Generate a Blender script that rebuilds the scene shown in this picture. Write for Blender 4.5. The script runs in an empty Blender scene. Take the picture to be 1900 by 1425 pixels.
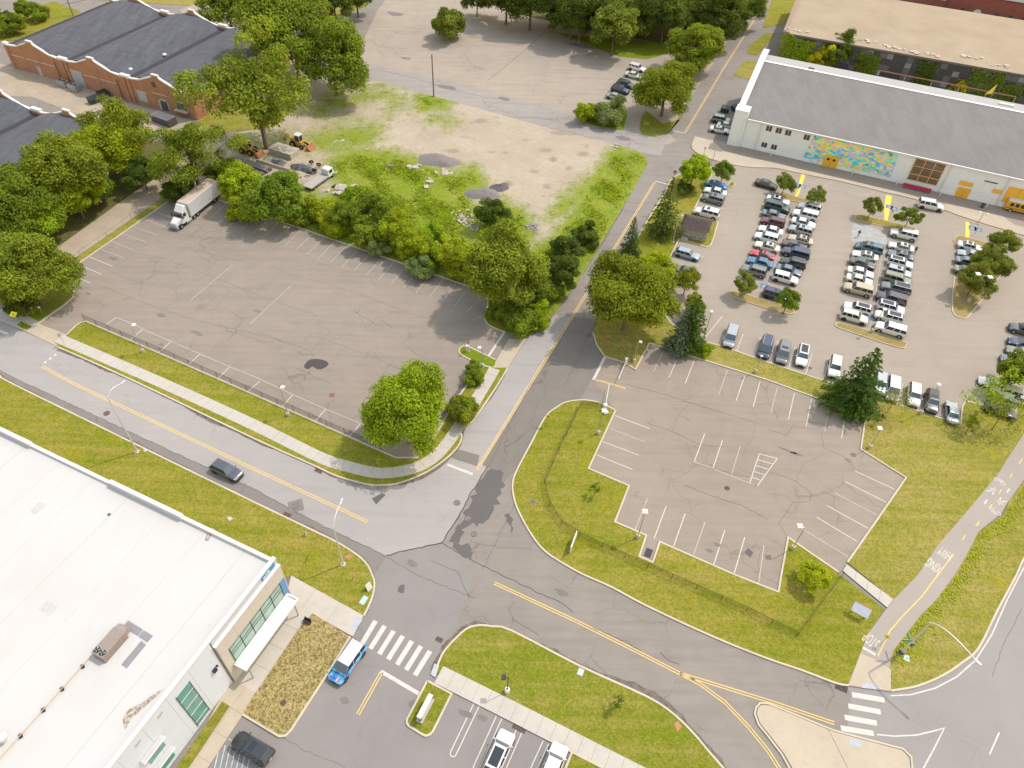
import bpy, bmesh, math, random
import numpy as np
from mathutils import Vector, Matrix, geometry

rnd = random.Random(7)
C = bpy.context.scene.collection
scene = bpy.context.scene

# ------------------------------------------------------------------ camera, sky, sun, exposure
CAM_H, FPX = 86.8, 1364.0
PITCH, ROLL = math.radians(46.4), math.radians(2.42)
_f = Vector((0, math.cos(PITCH), -math.sin(PITCH)))
_u0 = Vector((0, math.sin(PITCH), math.cos(PITCH)))
_x0 = Vector((1, 0, 0))
CX = math.cos(ROLL)*_x0 + math.sin(ROLL)*_u0
CU = -math.sin(ROLL)*_x0 + math.cos(ROLL)*_u0
CF = _f
cam_d = bpy.data.cameras.new('camera')
cam = bpy.data.objects.new('camera', cam_d)
C.objects.link(cam)
cam_d.sensor_width = 36
cam_d.lens = FPX/1900*36
cam_d.clip_start = 1
cam_d.clip_end = 6000
cam.matrix_world = Matrix(((CX.x, CU.x, -CF.x, 0), (CX.y, CU.y, -CF.y, 0), (CX.z, CU.z, -CF.z, CAM_H), (0, 0, 0, 1)))
scene.camera = cam

SUN_AZ, SUN_EL = math.radians(61), math.radians(57)      # azimuth from +Y towards +X
w = bpy.data.worlds.new('World'); scene.world = w; w.use_nodes = True
nt = w.node_tree
bg = nt.nodes['Background']
sky = nt.nodes.new('ShaderNodeTexSky'); sky.sky_type = 'NISHITA'; sky.sun_disc = False
sky.sun_elevation = SUN_EL; sky.sun_rotation = SUN_AZ
sky.air_density = 3.4; sky.dust_density = 1.0; sky.ozone_density = .5
tintn = nt.nodes.new('ShaderNodeMix'); tintn.data_type = 'RGBA'; tintn.blend_type = 'MULTIPLY'; tintn.inputs[0].default_value = 1; tintn.inputs[7].default_value = (1.10, .965, 1.0, 1)   # white balance
nt.links.new(sky.outputs[0], tintn.inputs[6]); nt.links.new(tintn.outputs[2], bg.inputs[0]); bg.inputs[1].default_value = 0.15
sd = bpy.data.lights.new('sun', 'SUN'); sd.energy = 2.0; sd.angle = math.radians(1.2); sd.color = (1.0, 0.915, 0.845)
so = bpy.data.objects.new('sun', sd); C.objects.link(so)
sdir = Vector((math.sin(SUN_AZ)*math.cos(SUN_EL), math.cos(SUN_AZ)*math.cos(SUN_EL), math.sin(SUN_EL)))
so.rotation_euler = sdir.to_track_quat('Z', 'Y').to_euler(); so.location = sdir*300
scene.view_settings.view_transform = 'Standard'; scene.view_settings.look = 'None'
scene.view_settings.exposure = 0.74; scene.view_settings.gamma = 1
scene.render.resolution_x, scene.render.resolution_y = 1024, 768

# ------------------------------------------------------------------ photo pixel -> world
def ray(px, py):
    return CX*((px-950)/FPX) + CU*((712.5-py)/FPX) + CF
def G(px, py, z=0.0):
    d = ray(px, py); t = (z-CAM_H)/d.z
    return Vector((d.x*t, d.y*t, z))
def PX(wp):
    d = Vector(wp)-Vector((0, 0, CAM_H)); k = d.dot(CF)
    return 950+FPX*d.dot(CX)/k, 712.5-FPX*d.dot(CU)/k
def GL(pts, z=0.0): return [G(p[0], p[1], z) for p in pts]
def up_to(base, top):
    """height of the point above ground pixel base that shows at pixel top"""
    b = G(*base); best = min((abs(PX(b+Vector((0, 0, z/20)))[1]-top[1])+abs(PX(b+Vector((0, 0, z/20)))[0]-top[0]), z/20) for z in range(0, 500))
    return best[1]
AZA, AZB = math.radians(22.7), math.radians(113.2)          # the site's two street directions
UA = Vector((math.sin(AZA), math.cos(AZA), 0)); UB = Vector((math.sin(AZB), math.cos(AZB), 0))
def yaw_of(v): return math.atan2(v.y, v.x)

# ------------------------------------------------------------------ objects
def tag(o, label=None, cat=None, group=None, kind=None):
    if label: o['label'] = label
    if cat: o['category'] = cat
    if group: o['group'] = group
    if kind: o['kind'] = kind
    return o
def empty(name, loc, rz=0, label=None, cat=None, group=None):
    o = bpy.data.objects.new(name, None); C.objects.link(o)
    o.location = loc; o.rotation_euler = (0, 0, rz); o.empty_display_size = .3
    return tag(o, label, cat, group)
def link(name, me, mat=None, parent=None):
    o = bpy.data.objects.new(name, me); C.objects.link(o)
    if mat is not None:
        if len(me.materials) == 0: me.materials.append(mat)
        elif me.materials[0] != mat:
            o.material_slots[0].link = 'OBJECT'; o.material_slots[0].material = mat
    if parent is not None: o.parent = parent
    return o
def copy_tree(o, parent=None):
    c = o.copy(); C.objects.link(c); c.parent = parent
    for ch in o.children: copy_tree(ch, c)
    return c
def drop(o):
    for ch in list(o.children): drop(ch)
    bpy.data.objects.remove(o)

class MB:
    """collects shapes into one mesh"""
    def __init__(s): s.v = []; s.f = []; s.sm = []
    def add(s, v, f, smooth=False):
        n = len(s.v); s.v += [tuple(p) for p in v]; s.f += [tuple(i+n for i in q) for q in f]; s.sm += [smooth]*len(f); return s
    def box(s, x0, x1, y0, y1, z0, z1, M=None):
        v = [Vector((x, y, z)) for z in (z0, z1) for x, y in ((x0, y0), (x1, y0), (x1, y1), (x0, y1))]
        if M is not None: v = [M @ p for p in v]
        return s.add(v, [(0, 3, 2, 1), (4, 5, 6, 7), (0, 1, 5, 4), (1, 2, 6, 5), (2, 3, 7, 6), (3, 0, 4, 7)])
    def hexa(s, v): return s.add(v, [(0, 3, 2, 1), (4, 5, 6, 7), (0, 1, 5, 4), (1, 2, 6, 5), (2, 3, 7, 6), (3, 0, 4, 7)])
    def tube(s, pts, r, n=8, cap=True):
        pts = [Vector(p) for p in pts]; rs = r if isinstance(r, (list, tuple)) else [r]*len(pts)
        v = []; ref = Vector((0, 0, 1))
        for i, p in enumerate(pts):
            d = (pts[min(i+1, len(pts)-1)]-pts[max(i-1, 0)]).normalized()
            a = d.cross(ref if abs(d.z) < .9 else Vector((1, 0, 0))).normalized(); b = d.cross(a)
            if i and (a.dot(pa) < 0): pass
            pa = a
            v += [p+(a*math.cos(2*math.pi*k/n)+b*math.sin(2*math.pi*k/n))*rs[i] for k in range(n)]
        f = [(i*n+k, i*n+(k+1) % n, (i+1)*n+(k+1) % n, (i+1)*n+k) for i in range(len(pts)-1) for k in range(n)]
        s.add(v, f, n > 5)
        if cap: s.add(v[:n], [tuple(range(n))]); s.add(v[-n:], [tuple(range(n-1, -1, -1))])
        return s
    def cyl(s, c, r, h, n=16, r2=None): 
        c = Vector(c); return s.tube([c, c+Vector((0, 0, h))], [r, r if r2 is None else r2], n)
    def prism(s, pts, z0, z1, bottom=True):
        """pts: closed outline (xy), may be concave"""
        p = [Vector((q[0], q[1], 0)) for q in pts]
        area = sum(p[i].x*p[(i+1) % len(p)].y-p[(i+1) % len(p)].x*p[i].y for i in range(len(p)))
        if area < 0: p = p[::-1]
        n = len(p); tris = geometry.tessellate_polygon([p])
        def ori(t):
            a, b, c = (p[i] for i in t)
            return t if (b-a).cross(c-a).z > 0 else (t[0], t[2], t[1])
        tris = [ori(t) for t in tris]
        v = [Vector((q.x, q.y, z1)) for q in p]; 
        s.add(v, tris)
        if z0 is not None:
            s.add([Vector((q.x, q.y, z0)) for q in p]+v, [(i, (i+1) % n, n+(i+1) % n, n+i) for i in range(n)])
        return s
    def mesh(s, name):
        me = bpy.data.meshes.new(name); me.from_pydata(s.v, [], s.f); 
        me.polygons.foreach_set('use_smooth', s.sm); me.update(); return me
    def build(s, name, mat=None, parent=None): return link(name, s.mesh(name), mat, parent)

def bevel_mesh(me, wdt=.02, seg=2, ang=30):
    bm = bmesh.new(); bm.from_mesh(me)
    bmesh.ops.remove_doubles(bm, verts=bm.verts, dist=1e-4)
    es = [e for e in bm.edges if len(e.link_faces) == 2 and e.calc_face_angle(0) > math.radians(ang)]
    bmesh.ops.bevel(bm, geom=es, offset=wdt, segments=seg, affect='EDGES', profile=.5)
    bm.to_mesh(me); bm.free(); me.update(); return me

# ------------------------------------------------------------------ materials
MATS = {}
class NT:
    def __init__(s, name):
        s.m = bpy.data.materials.new(name); s.m.use_nodes = True; s.t = s.m.node_tree
        s.b = s.t.nodes['Principled BSDF']; MATS[name] = s.m
        s.geo = s.t.nodes.new('ShaderNodeNewGeometry'); s.P = s.geo.outputs['Position']
    def n(s, typ, **k):
        x = s.t.nodes.new('ShaderNode'+typ)
        for a, v in k.items(): setattr(x, a, v)
        return x
    def l(s, a, b): s.t.links.new(a, b)
    def local(s):
        tc = s.n('TexCoord'); s.P = tc.outputs['Object']; return s
    def scaled(s, sc, rot=0):
        m = s.n('Mapping'); s.l(s.P, m.inputs[0]); m.inputs['Scale'].default_value = sc; m.inputs['Rotation'].default_value = (0, 0, rot); return m.outputs[0]
    def noise(s, scale, detail=4, rough=.55, vec=None, dist=0):
        x = s.n('TexNoise'); x.inputs['Scale'].default_value = scale; x.inputs['Detail'].default_value = detail
        x.inputs['Roughness'].default_value = rough; x.inputs['Distortion'].default_value = dist; s.l(vec or s.P, x.inputs['Vector']); return x.outputs['Fac']
    def ramp(s, f, a, b, ca=(0, 0, 0), cb=(1, 1, 1)):
        if b > 1: f = s.math('MULTIPLY', f, .5); a, b = a/2, b/2
        r = s.n('ValToRGB'); e = r.color_ramp.elements; e[0].position = a; e[1].position = b
        e[0].color = (*ca[:3], 1); e[1].color = (*cb[:3], 1); s.l(f, r.inputs[0]); return r.outputs[0]
    def mix(s, f, a, b, typ='MIX'):
        x = s.n('Mix', data_type='RGBA', blend_type=typ); 
        for i, v in ((0, f), (6, a), (7, b)):
            if hasattr(v, 'is_output'): s.l(v, x.inputs[i])
            elif i == 0: x.inputs[0].default_value = v
            else: x.inputs[i].default_value = (*v[:3], 1)
        return x.outputs[2]
    def math(s, op, a, b=0):
        x = s.n('Math', operation=op)
        for i, v in ((0, a), (1, b)):
            if hasattr(v, 'is_output'): s.l(v, x.inputs[i])
            else: x.inputs[i].default_value = v
        return x.outputs[0]
    def attr(s, name):
        x = s.n('Attribute', attribute_name=name); return x
    def out(s, col, rough=.8, spec=.3, bump=None, bs=.3, bd=.05, metal=0):
        if hasattr(col, 'is_output'): s.l(col, s.b.inputs['Base Color'])
        else: s.b.inputs['Base Color'].default_value = (*col[:3], 1)
        if hasattr(rough, 'is_output'): s.l(rough, s.b.inputs['Roughness'])
        else: s.b.inputs['Roughness'].default_value = rough
        s.b.inputs['Specular IOR Level'].default_value = spec; s.b.inputs['Metallic'].default_value = metal
        if bump is not None:
            x = s.n('Bump'); x.inputs['Strength'].default_value = bs; x.inputs['Distance'].default_value = bd
            s.l(bump, x.inputs['Height']); s.l(x.outputs[0], s.b.inputs['Normal'])
        return s.m
def sr(r, g, b):
    """display colour 0-255 -> linear"""
    f = lambda c: (c/255/12.92 if c/255 < .04045 else ((c/255+.055)/1.055)**2.4)
    return (f(r), f(g), f(b))
def sc(c, k): return tuple(x*k for x in c)
def simple(name, col, rough=.6, spec=.4, var=.12, scale=3, metal=0, local=False, bump=0):
    t = NT(name)
    if local: t.local()
    a = t.noise(scale, 5); b = t.noise(scale*9, 3)
    c = t.mix(t.ramp(a, .3, .7), sc(col, 1-var), sc(col, 1+var))
    c = t.mix(t.math('MULTIPLY', t.ramp(b, .35, .75), .5), c, sc(col, 1-var*.8))
    return t.out(c, rough, spec, b if bump else None, bump, .02, metal)
def gloss(name, col, rough=.25, spec=.5, metal=0, coat=0):
    """plain coated surface with faint dirt"""
    t = NT(name).local()
    c = t.mix(t.math('MULTIPLY', t.ramp(t.noise(2.5, 5), .4, .8), .18), col, sc(col, .72))
    r = t.math('ADD', t.math('MULTIPLY', t.noise(6, 4), .15), rough-.07)
    t.out(c, r, spec, metal=metal); t.b.inputs['Coat Weight'].default_value = coat; t.b.inputs['Coat Roughness'].default_value = .06
    return t.m
# ------------------------------------------------------------------ surface materials
def asphalt(name, c0, c1, cdark, stain=.35, crack=0., grain=.10, streak=None, csc=.16):
    t = NT(name)
    big = t.ramp(t.noise(.045, 5, .6), .32, .68)
    mid = t.ramp(t.noise(.32, 5, .6), .35, .7)
    fine = t.noise(7, 3, .7); 
    c = t.mix(big, c0, c1)
    c = t.mix(t.math('MULTIPLY', mid, stain*.6), c, cdark)
    if streak is not None:
        sv = t.scaled((.05, .9, 1), streak)
        c = t.mix(t.math('MULTIPLY', t.ramp(t.noise(1, 4, .6, sv), .45, .75), stain), c, cdark)
    c = t.mix(t.ramp(fine, .25, .8), sc(c0, 0), (1, 1, 1)) if False else c
    g = t.math('ADD', t.math('MULTIPLY', fine, grain*2), 1-grain)
    cg = t.n('VectorMath', operation='SCALE'); t.l(c, cg.inputs[0]); t.l(g, cg.inputs['Scale'])
    c = cg.outputs[0]
    spots = t.ramp(t.noise(.55, 3, .5), .70, .78)
    c = t.mix(t.math('MULTIPLY', spots, stain*.7), c, sc(cdark, .8))
    if crack > 0:
        wv = t.n('TexNoise'); wv.inputs['Scale'].default_value = .5; wv.inputs['Detail'].default_value = 5; t.l(t.P, wv.inputs['Vector'])
        ad = t.n('VectorMath', operation='MULTIPLY_ADD'); t.l(wv.outputs['Color'], ad.inputs[0]); ad.inputs[1].default_value = (2.4, 2.4, 0); t.l(t.P, ad.inputs[2])
        vo = t.n('TexVoronoi', feature='DISTANCE_TO_EDGE'); vo.inputs['Scale'].default_value = csc; t.l(ad.outputs[0], vo.inputs['Vector'])
        line = t.ramp(vo.outputs['Distance'], .004, .016, (1, 1, 1), (0, 0, 0))
        gate = t.ramp(t.noise(.09, 3), .45, .6)
        c = t.mix(t.math('MULTIPLY', t.math('MULTIPLY', line, gate), crack), c, sc(cdark, .45))
    return t.out(c, .92, .2, fine, .25, .02)
A_LOT = asphalt('lot_asphalt', (0.273, 0.229, 0.187), (0.234, 0.198, 0.163), (0.166, 0.139, 0.116), .40, .35, streak=AZB+.1)
A_LOT2 = asphalt('side_lot_asphalt', (0.284, 0.237, 0.190), (0.245, 0.206, 0.168), (0.172, 0.145, 0.118), .36, .30, streak=AZB+.1)
A_BIG = asphalt('car_park_asphalt', (0.316, 0.269, 0.216), (0.289, 0.247, 0.201), (0.208, 0.176, 0.145), .25, .12, streak=AZB)
A_ROAD = asphalt('road_asphalt', (0.246, 0.218, 0.189), (0.211, 0.187, 0.164), (0.143, 0.127, 0.112), .4, .4, streak=AZB)
A_DARK = asphalt('dark_road_asphalt', (0.197, 0.175, 0.152), (0.170, 0.150, 0.133), (0.114, 0.102, 0.091), .4, .4)
A_PALE = asphalt('pale_road_paving', (0.324, 0.303, 0.283), (0.293, 0.274, 0.257), (0.225, 0.209, 0.195), .3, .15, streak=AZB)
A_EDGE = asphalt('gutter_asphalt', (0.209, 0.189, 0.171), (0.182, 0.164, 0.150), (0.123, 0.111, 0.101), .4, .35)
A_FAR = asphalt('worn_far_paving', (0.343, 0.285, 0.222), (0.299, 0.255, 0.206), (0.216, 0.186, 0.155), .5, .3, streak=AZB, csc=.1)
A_HWY = asphalt('highway_asphalt', (0.270, 0.248, 0.231), (0.245, 0.227, 0.214), (0.183, 0.168, 0.157), .3, .08)
A_PATH = asphalt('path_asphalt', (0.323, 0.283, 0.246), (0.292, 0.259, 0.227), (0.215, 0.189, 0.170), .25, .1)
TAR = asphalt('tar_stain', (0.084, 0.078, 0.074), (0.064, 0.059, 0.057), (0.048, 0.044, 0.042), .4, 0)
PATCH = asphalt('asphalt_patch', (0.120, 0.111, 0.106), (0.104, 0.096, 0.092), (0.080, 0.074, 0.070), .3, 0)
def concrete(name, c, c2, stain=.3):
    t = NT(name); a = t.ramp(t.noise(.25, 6, .6), .35, .7); f = t.noise(9, 3, .7)
    k = t.mix(a, c, c2); k = t.mix(t.math('MULTIPLY', t.ramp(t.noise(1.1, 5, .65), .5, .8), stain), k, sc(c2, .6))
    k = t.mix(t.math('MULTIPLY', f, .25), k, sc(c, .7))
    return t.out(k, .9, .2, f, .2, .02)
CONC = concrete('sidewalk_concrete', (.455, .42, .365), (.41, .38, .33))
CONC_T = concrete('tan_concrete', (.44, .375, .285), (.395, .335, .255))
CONC_P = concrete('plaza_concrete', (.46, .415, .355), (.415, .375, .32))
CONC_G = concrete('brown_plaza_paving', (.30, .25, .205), (.265, .225, .185))
CONC_O = concrete('old_concrete_drive', (.38, .315, .23), (.31, .26, .195), .5)
KERB = concrete('kerb_stone', (.52, .455, .35), (.43, .375, .29))
KERB_R = concrete('rust_stained_kerb', (.50, .38, .25), (.40, .30, .2))
JOINT = simple('joint_filler', (.16, .14, .12), .95)
def grass(name, g, dry, dark, dryness=.5, fleck=.5, streak=AZB, yellow=None, brown=0.):
    t = NT(name)
    big = t.noise(.06, 5, .62); mid = t.noise(.45, 5, .7); fine = t.noise(2.6, 5, .8); tiny = t.noise(7.5, 3, .85)
    st = t.noise(1, 5, .65, t.scaled((.05, .9, 1), -streak))
    d = t.math('ADD', t.math('MULTIPLY', big, .7), t.math('MULTIPLY', mid, .65)); d = t.math('ADD', d, t.math('MULTIPLY', st, 1.0))
    c = t.mix(t.ramp(d, 1.19-dryness*.35, 1.53-dryness*.35), g, dry)
    if yellow: c = t.mix(t.ramp(t.noise(.21, 4, .6), .56, .68), c, yellow)
    if brown: c = t.mix(t.math('MULTIPLY', t.ramp(t.noise(.8, 5, .7), .55, .72), brown), c, (.22, .13, .07))
    c = t.mix(t.math('MULTIPLY', t.ramp(fine, .46, .58), fleck), c, dark)
    c = t.mix(t.math('MULTIPLY', t.ramp(tiny, .5, .60), fleck), c, sc(dark, .8))
    c = t.mix(t.math('MULTIPLY', t.ramp(t.noise(4.2, 4, .8), .53, .62), fleck), c, sc(dry, 1.15))
    return t.out(c, .95, .1, t.math('ADD', fine, t.math('MULTIPLY', tiny, .6)), .8, .12)
GRASS = grass('lawn_grass', (.178, .198, .012), (.320, .252, .058), (.092, .116, .008), .46, .56, yellow=(.255, .235, .018), brown=.12)
GRASS_N = grass('strip_grass', (.168, .196, .013), (.30, .245, .06), (.09, .114, .008), .40, .56, brown=.18)
GRASS_DRY = grass('dry_lawn_grass', (.195, .204, .018), (.335, .268, .080), (.105, .122, .012), .58, .56, yellow=(.275, .25, .02), brown=.3)
GRASS_BR = grass('straw_brown_lawn', (.33, .26, .10), (.42, .325, .145), (.12, .10, .03), .6, .9)
GRASS_LUSH = grass('lush_grass', (.155, .22, .010), (.23, .24, .022), (.07, .11, .006), .25, .55)
GRASS_ISL = grass('parched_island_grass', (.26, .21, .075), (.34, .26, .115), (.17, .14, .045), .6, .5, brown=.3)
def paint(name, col, wear=.3):
    t = NT(name); a = t.ramp(t.noise(2.2, 6, .75), .58-wear*.5, .72-wear*.3); f = t.noise(14, 3, .7)
    c = t.mix(t.math('MULTIPLY', a, wear*1.5), col, (.23, .21, .19)); c = t.mix(t.math('MULTIPLY', f, .2), c, sc(col, .7))
    return t.out(c, .75, .3)
P_WHITE = paint('white_road_paint', (.54, .505, .45), .25)
P_FAINT = paint('worn_white_paint', (.36, .325, .285), .7)
P_MID = paint('aged_white_paint', (.45, .415, .365), .4)
P_YEL = paint('yellow_road_paint', (.70, .47, .13), .25)
P_YELB = paint('bright_yellow_paint', (.80, .55, .06), .2)
P_BLUE = paint('blue_stall_paint', (.06, .17, .30), .3)
P_LBLUE = paint('pale_blue_paint', (.40, .58, .62), .4)
TACTILE = simple('tactile_plate', (.36, .38, .42), .8)
WHITE_P = gloss('white_coating', (.60, .60, .585), .45)
STEEL = gloss('galvanised_steel', (.42, .43, .43), .45, .5, .6)
STEEL_L = gloss('pale_lamp_steel', (.55, .56, .55), .45, .5, .3)
BLACKM = gloss('black_metal', (.018, .018, .018), .5)
DARKM = gloss('dark_grey_metal', (.07, .07, .075), .5)
IRON = simple('rusty_iron', (.13, .085, .065), .8, var=.3)
IRON_D = simple('dark_iron', (.06, .05, .05), .8, var=.3)
RUBBER = simple('tyre_rubber', (.022, .022, .023), .85, .2, local=True)
GLASSM = gloss('tinted_glass', (.012, .016, .018), .06, .8)
def glass_mat(name, col, rough=.08):
    t = NT(name).local(); c = t.mix(t.ramp(t.noise(.7, 3), .3, .7), col, sc(col, .7)); t.out(c, rough, .8); return t.m
GLASS_G = glass_mat('green_tinted_glazing', (.13, .34, .32))
GLASS_L = glass_mat('pale_green_glazing', (.30, .46, .40))
GLASS_D = glass_mat('dark_window_glass', (.05, .055, .055))
# ------------------------------------------------------------------ ground sheets
def structure(o): return tag(o, kind='structure')
def sheet(name, px, z, mat, parent=None, world=False):
    pts = px if world else GL(px)
    o = MB().prism(pts, None, z).build(name, mat, parent)
    if parent is None: structure(o)
    return o
def smooth_line(px, n=4, closed=False):
    """Catmull-Rom through pixel points"""
    P = [Vector((p[0], p[1])) for p in px]; out = []
    m = len(P); rng = range(m if closed else m-1)
    for i in rng:
        p0 = P[(i-1) % m] if closed or i else P[0]; p1 = P[i]; p2 = P[(i+1) % m]; p3 = P[(i+2) % m] if closed or i+2 < m else P[-1]
        for k in range(n):
            t = k/n
            q = .5*((2*p1)+(p2-p0)*t+(2*p0-5*p1+4*p2-p3)*t*t+(3*p1-p0-3*p2+p3)*t**3); out.append((q.x, q.y))
    if not closed: out.append(tuple(P[-1]))
    return out
def ribbon(mb, pts, wl, wr, z0, z1, closed=False):
    """solid strip along world points; wl / wr metres to the left / right"""
    P = [Vector((p[0], p[1], 0)) for p in pts]
    q = [P[0]]
    for p in P[1:]:
        if (p-q[-1]).length > .02: q.append(p)
    P = q; n = len(P); v = []
    for i in range(n):
        a = P[i-1] if (i or closed) else P[i]; b = P[(i+1) % n] if (i < n-1 or closed) else P[i]
        d1 = (P[i]-a); d2 = (b-P[i])
        d1 = d1.normalized() if d1.length > 1e-6 else d2.normalized(); d2 = d2.normalized() if d2.length > 1e-6 else d1
        n1 = Vector((-d1.y, d1.x, 0)); n2 = Vector((-d2.y, d2.x, 0)); nn = (n1+n2)
        nn = nn.normalized() if nn.length > 1e-4 else n1
        k = 1/max(.45, nn.dot(n1))
        for off, z in ((wl, z0), (wl, z1), (-wr, z1), (-wr, z0)):
            p = P[i]+nn*off*k; v.append((p.x, p.y, z if z is not None else 0))
    f = []; m = n if closed else n-1
    for i in range(m):
        a, b = i*4, ((i+1) % n)*4
        if z0 is None: f.append((b+1, a+1, a+2, b+2))
        else: f += [(a+j, b+j, b+j+1, a+j+1)[::-1] if False else (b+j, a+j, a+j+1, b+j+1) for j in range(3)]
    if not closed and z0 is not None: f += [(0, 3, 2, 1), tuple((n-1)*4+j for j in range(4))]
    mb.add(v, f); return mb
LZ = [0]
def lawn(px, mat, kerb=None, z=.12, name='lawn', kmat=None, kw=.24, closed=False):
    """raised turf; kerb = list of pixel polylines that carry a kerb stone"""
    LZ[0] += 1; z += .0013*(LZ[0] % 19)
    o = structure(MB().prism(GL(px), -.03, z).build(name, mat))
    if kerb:
        for line in kerb:
            mb = ribbon(MB(), GL(line), kw/2, kw/2, -.02, z+.035, closed)
            mb.build('kerb', kmat or KERB, o)
    return o
def line(a, b, wdt=.12, mat=None, parent=None, name='parking_line', z=.016):
    o = ribbon(MB(), GL([a, b]) if not isinstance(a, Vector) else [a, b], wdt/2, wdt/2, None, z).build(name, mat or P_WHITE, parent); return o
def polyline(px, wdt, mat, parent, name, z=.016, offs=0):
    return ribbon(MB(), GL(px), wdt/2+offs, wdt/2-offs, None, z).build(name, mat, parent)
def clip(poly, p, nrm):
    out = []; m = len(poly)
    for i in range(m):
        a, b = poly[i], poly[(i+1) % m]; da = (a-p).dot(nrm); db = (b-p).dot(nrm)
        if da >= 0: out.append(a)
        if (da >= 0) != (db >= 0): out.append(a+(b-a)*(da/(da-db)))
    return out
def panels(px, mat, z0, z1, azim, su, sv, parent, gap=.03, name='slab', zj=0):
    """cut a (roughly convex) outline into slabs"""
    P = [Vector((p.x, p.y, 0)) for p in GL(px)]
    u = Vector((math.sin(azim), math.cos(azim), 0)); v = Vector((u.y, -u.x, 0))
    us = [p.dot(u) for p in P]; vs = [p.dot(v) for p in P]
    nu = max(1, round((max(us)-min(us))/su)); nv = max(1, round((max(vs)-min(vs))/sv))
    du = (max(us)-min(us))/nu; dv = (max(vs)-min(vs))/nv; rr = random.Random(len(px)*7+nu)
    for i in range(nu):
        for j in range(nv):
            q = P
            for n_, o_ in ((u, min(us)+i*du+gap/2), (-u, -(min(us)+(i+1)*du-gap/2)), (v, min(vs)+j*dv+gap/2), (-v, -(min(vs)+(j+1)*dv-gap/2))):
                q = clip(q, n_*o_, n_) if len(q) > 2 else q
            if len(q) < 3: continue
            ar = abs(sum(q[k].x*q[(k+1) % len(q)].y-q[(k+1) % len(q)].x*q[k].y for k in range(len(q))))/2
            if ar < .08: continue
            MB().prism(q, z0, z1+rr.uniform(-.004, .004)).build(name, mat, parent)
def walk(cl_px, wdt, mat, spacing=1.52, z=.142, name='sidewalk'):
    """footpath of separate concrete slabs along a centre line"""
    P = [Vector((p.x, p.y, 0)) for p in GL(smooth_line(cl_px, 6))]
    base = structure(ribbon(MB(), P, wdt/2, wdt/2, -.03, z-.02).build(name, JOINT))
    L = [0]
    for a, b in zip(P, P[1:]): L.append(L[-1]+(b-a).length)
    n = max(1, round(L[-1]/spacing))
    def at(s):
        s = min(max(s, 0), L[-1]-1e-6)
        for i in range(len(P)-1):
            if L[i+1] >= s: 
                t = (s-L[i])/max(1e-6, L[i+1]-L[i]); return P[i].lerp(P[i+1], t), (P[i+1]-P[i]).normalized()
        return P[-1], (P[-1]-P[-2]).normalized()
    rr = random.Random(n)
    for k in range(n):
        a, da = at(L[-1]*k/n+.014); b, db = at(L[-1]*(k+1)/n-.014)
        na = Vector((-da.y, da.x, 0))*wdt/2; nb = Vector((-db.y, db.x, 0))*wdt/2; h = z+rr.uniform(-.005, .005)
        v = [a-na, b-nb, b+nb, a+na]
        MB().hexa([Vector((p.x, p.y, zz)) for zz in (z-.06, h) for p in v]).build('slab', mat, base)
    return base

# base terrain and base paving
terr = NT('terrain'); tg = terr.mix(terr.ramp(terr.noise(.01, 5), .4, .6), (.12, .13, .035), (.2, .17, .09))
terr.out(terr.mix(terr.math('MULTIPLY', terr.noise(.4, 5), .5), tg, (.07, .08, .02)), .95, .1)
structure(MB().prism([(-2500, -600), (2500, -600), (2500, 3500), (-2500, 3500)], None, -.06).build('ground', MATS['terrain']))
road = structure(MB().prism([(-150, 2), (150, 2), (190, 380), (60, 380), (-40, 330), (-210, 300)], None, 0).build('road', A_ROAD))

# --- carriageways and lots as thin sheets
pale = sheet('pale_road', [(-60, 655), (-60, 573), (0, 597), (104, 641), (250, 706), (475, 812), (582, 862), (675, 896), (700, 899), (737, 896), (787, 877), (825, 852), (850, 827), (857, 800), (875, 782), (925, 712), (942, 683), (977, 631), (1031, 584), (1059, 588), (985, 711), (893, 862), (903, 868), (820, 1007), (765, 1020), (717, 1031), (595, 974), (475, 909), (350, 852), (225, 794), (50, 712)], .004, A_PALE)
sheet('gutter_lane', [(-60, 655), (50, 712), (225, 794), (350, 852), (475, 909), (595, 974), (717, 1031), (700, 1060), (640, 1010), (475, 932), (0, 697), (-60, 668)], .004, A_EDGE)
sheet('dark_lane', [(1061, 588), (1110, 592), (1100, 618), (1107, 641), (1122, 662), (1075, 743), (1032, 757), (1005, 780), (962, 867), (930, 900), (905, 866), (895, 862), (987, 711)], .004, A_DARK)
lot_l = sheet('parking_lot', [(125, 503), (300, 382), (346, 351), (422, 377), (865, 530), (905, 545), (905, 575), (940, 617), (944, 629), (912, 683), (880, 715), (800, 840), (705, 840), (160, 599), (104, 643), (50, 616), (80, 590), (128, 545)], .008, A_LOT)
lot_r = sheet('parking_lot', [(1122, 663), (1179, 688), (1205, 636), (1425, 705), (1608, 771), (1599, 832), (1684, 887), (1570, 1046), (1555, 1064), (1462, 1000), (1444, 1101), (1360, 1070), (1224, 1010), (1211, 1046), (1184, 1035), (1197, 996), (1139, 971), (1165, 904), (1090, 872), (1142, 762), (1101, 705)], .008, A_LOT2)
lot_b = sheet('car_park', [(1245, 480), (1330, 300), (1480, 318), (1700, 370), (1920, 440), (1990, 520), (1990, 800), (1872, 790), (1782, 790), (1700, 763), (1525, 707), (1287, 630), (1215, 560)], .008, A_BIG)
far = sheet('far_paving', [(640, 150), (700, 20), (760, -60), (1000, -75), (1405, -40), (1360, 62), (1257, 220), (1242, 247), (1255, 262), (1187, 284), (1150, 273), (1000, 235), (800, 180)], .006, A_FAR)
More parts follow.
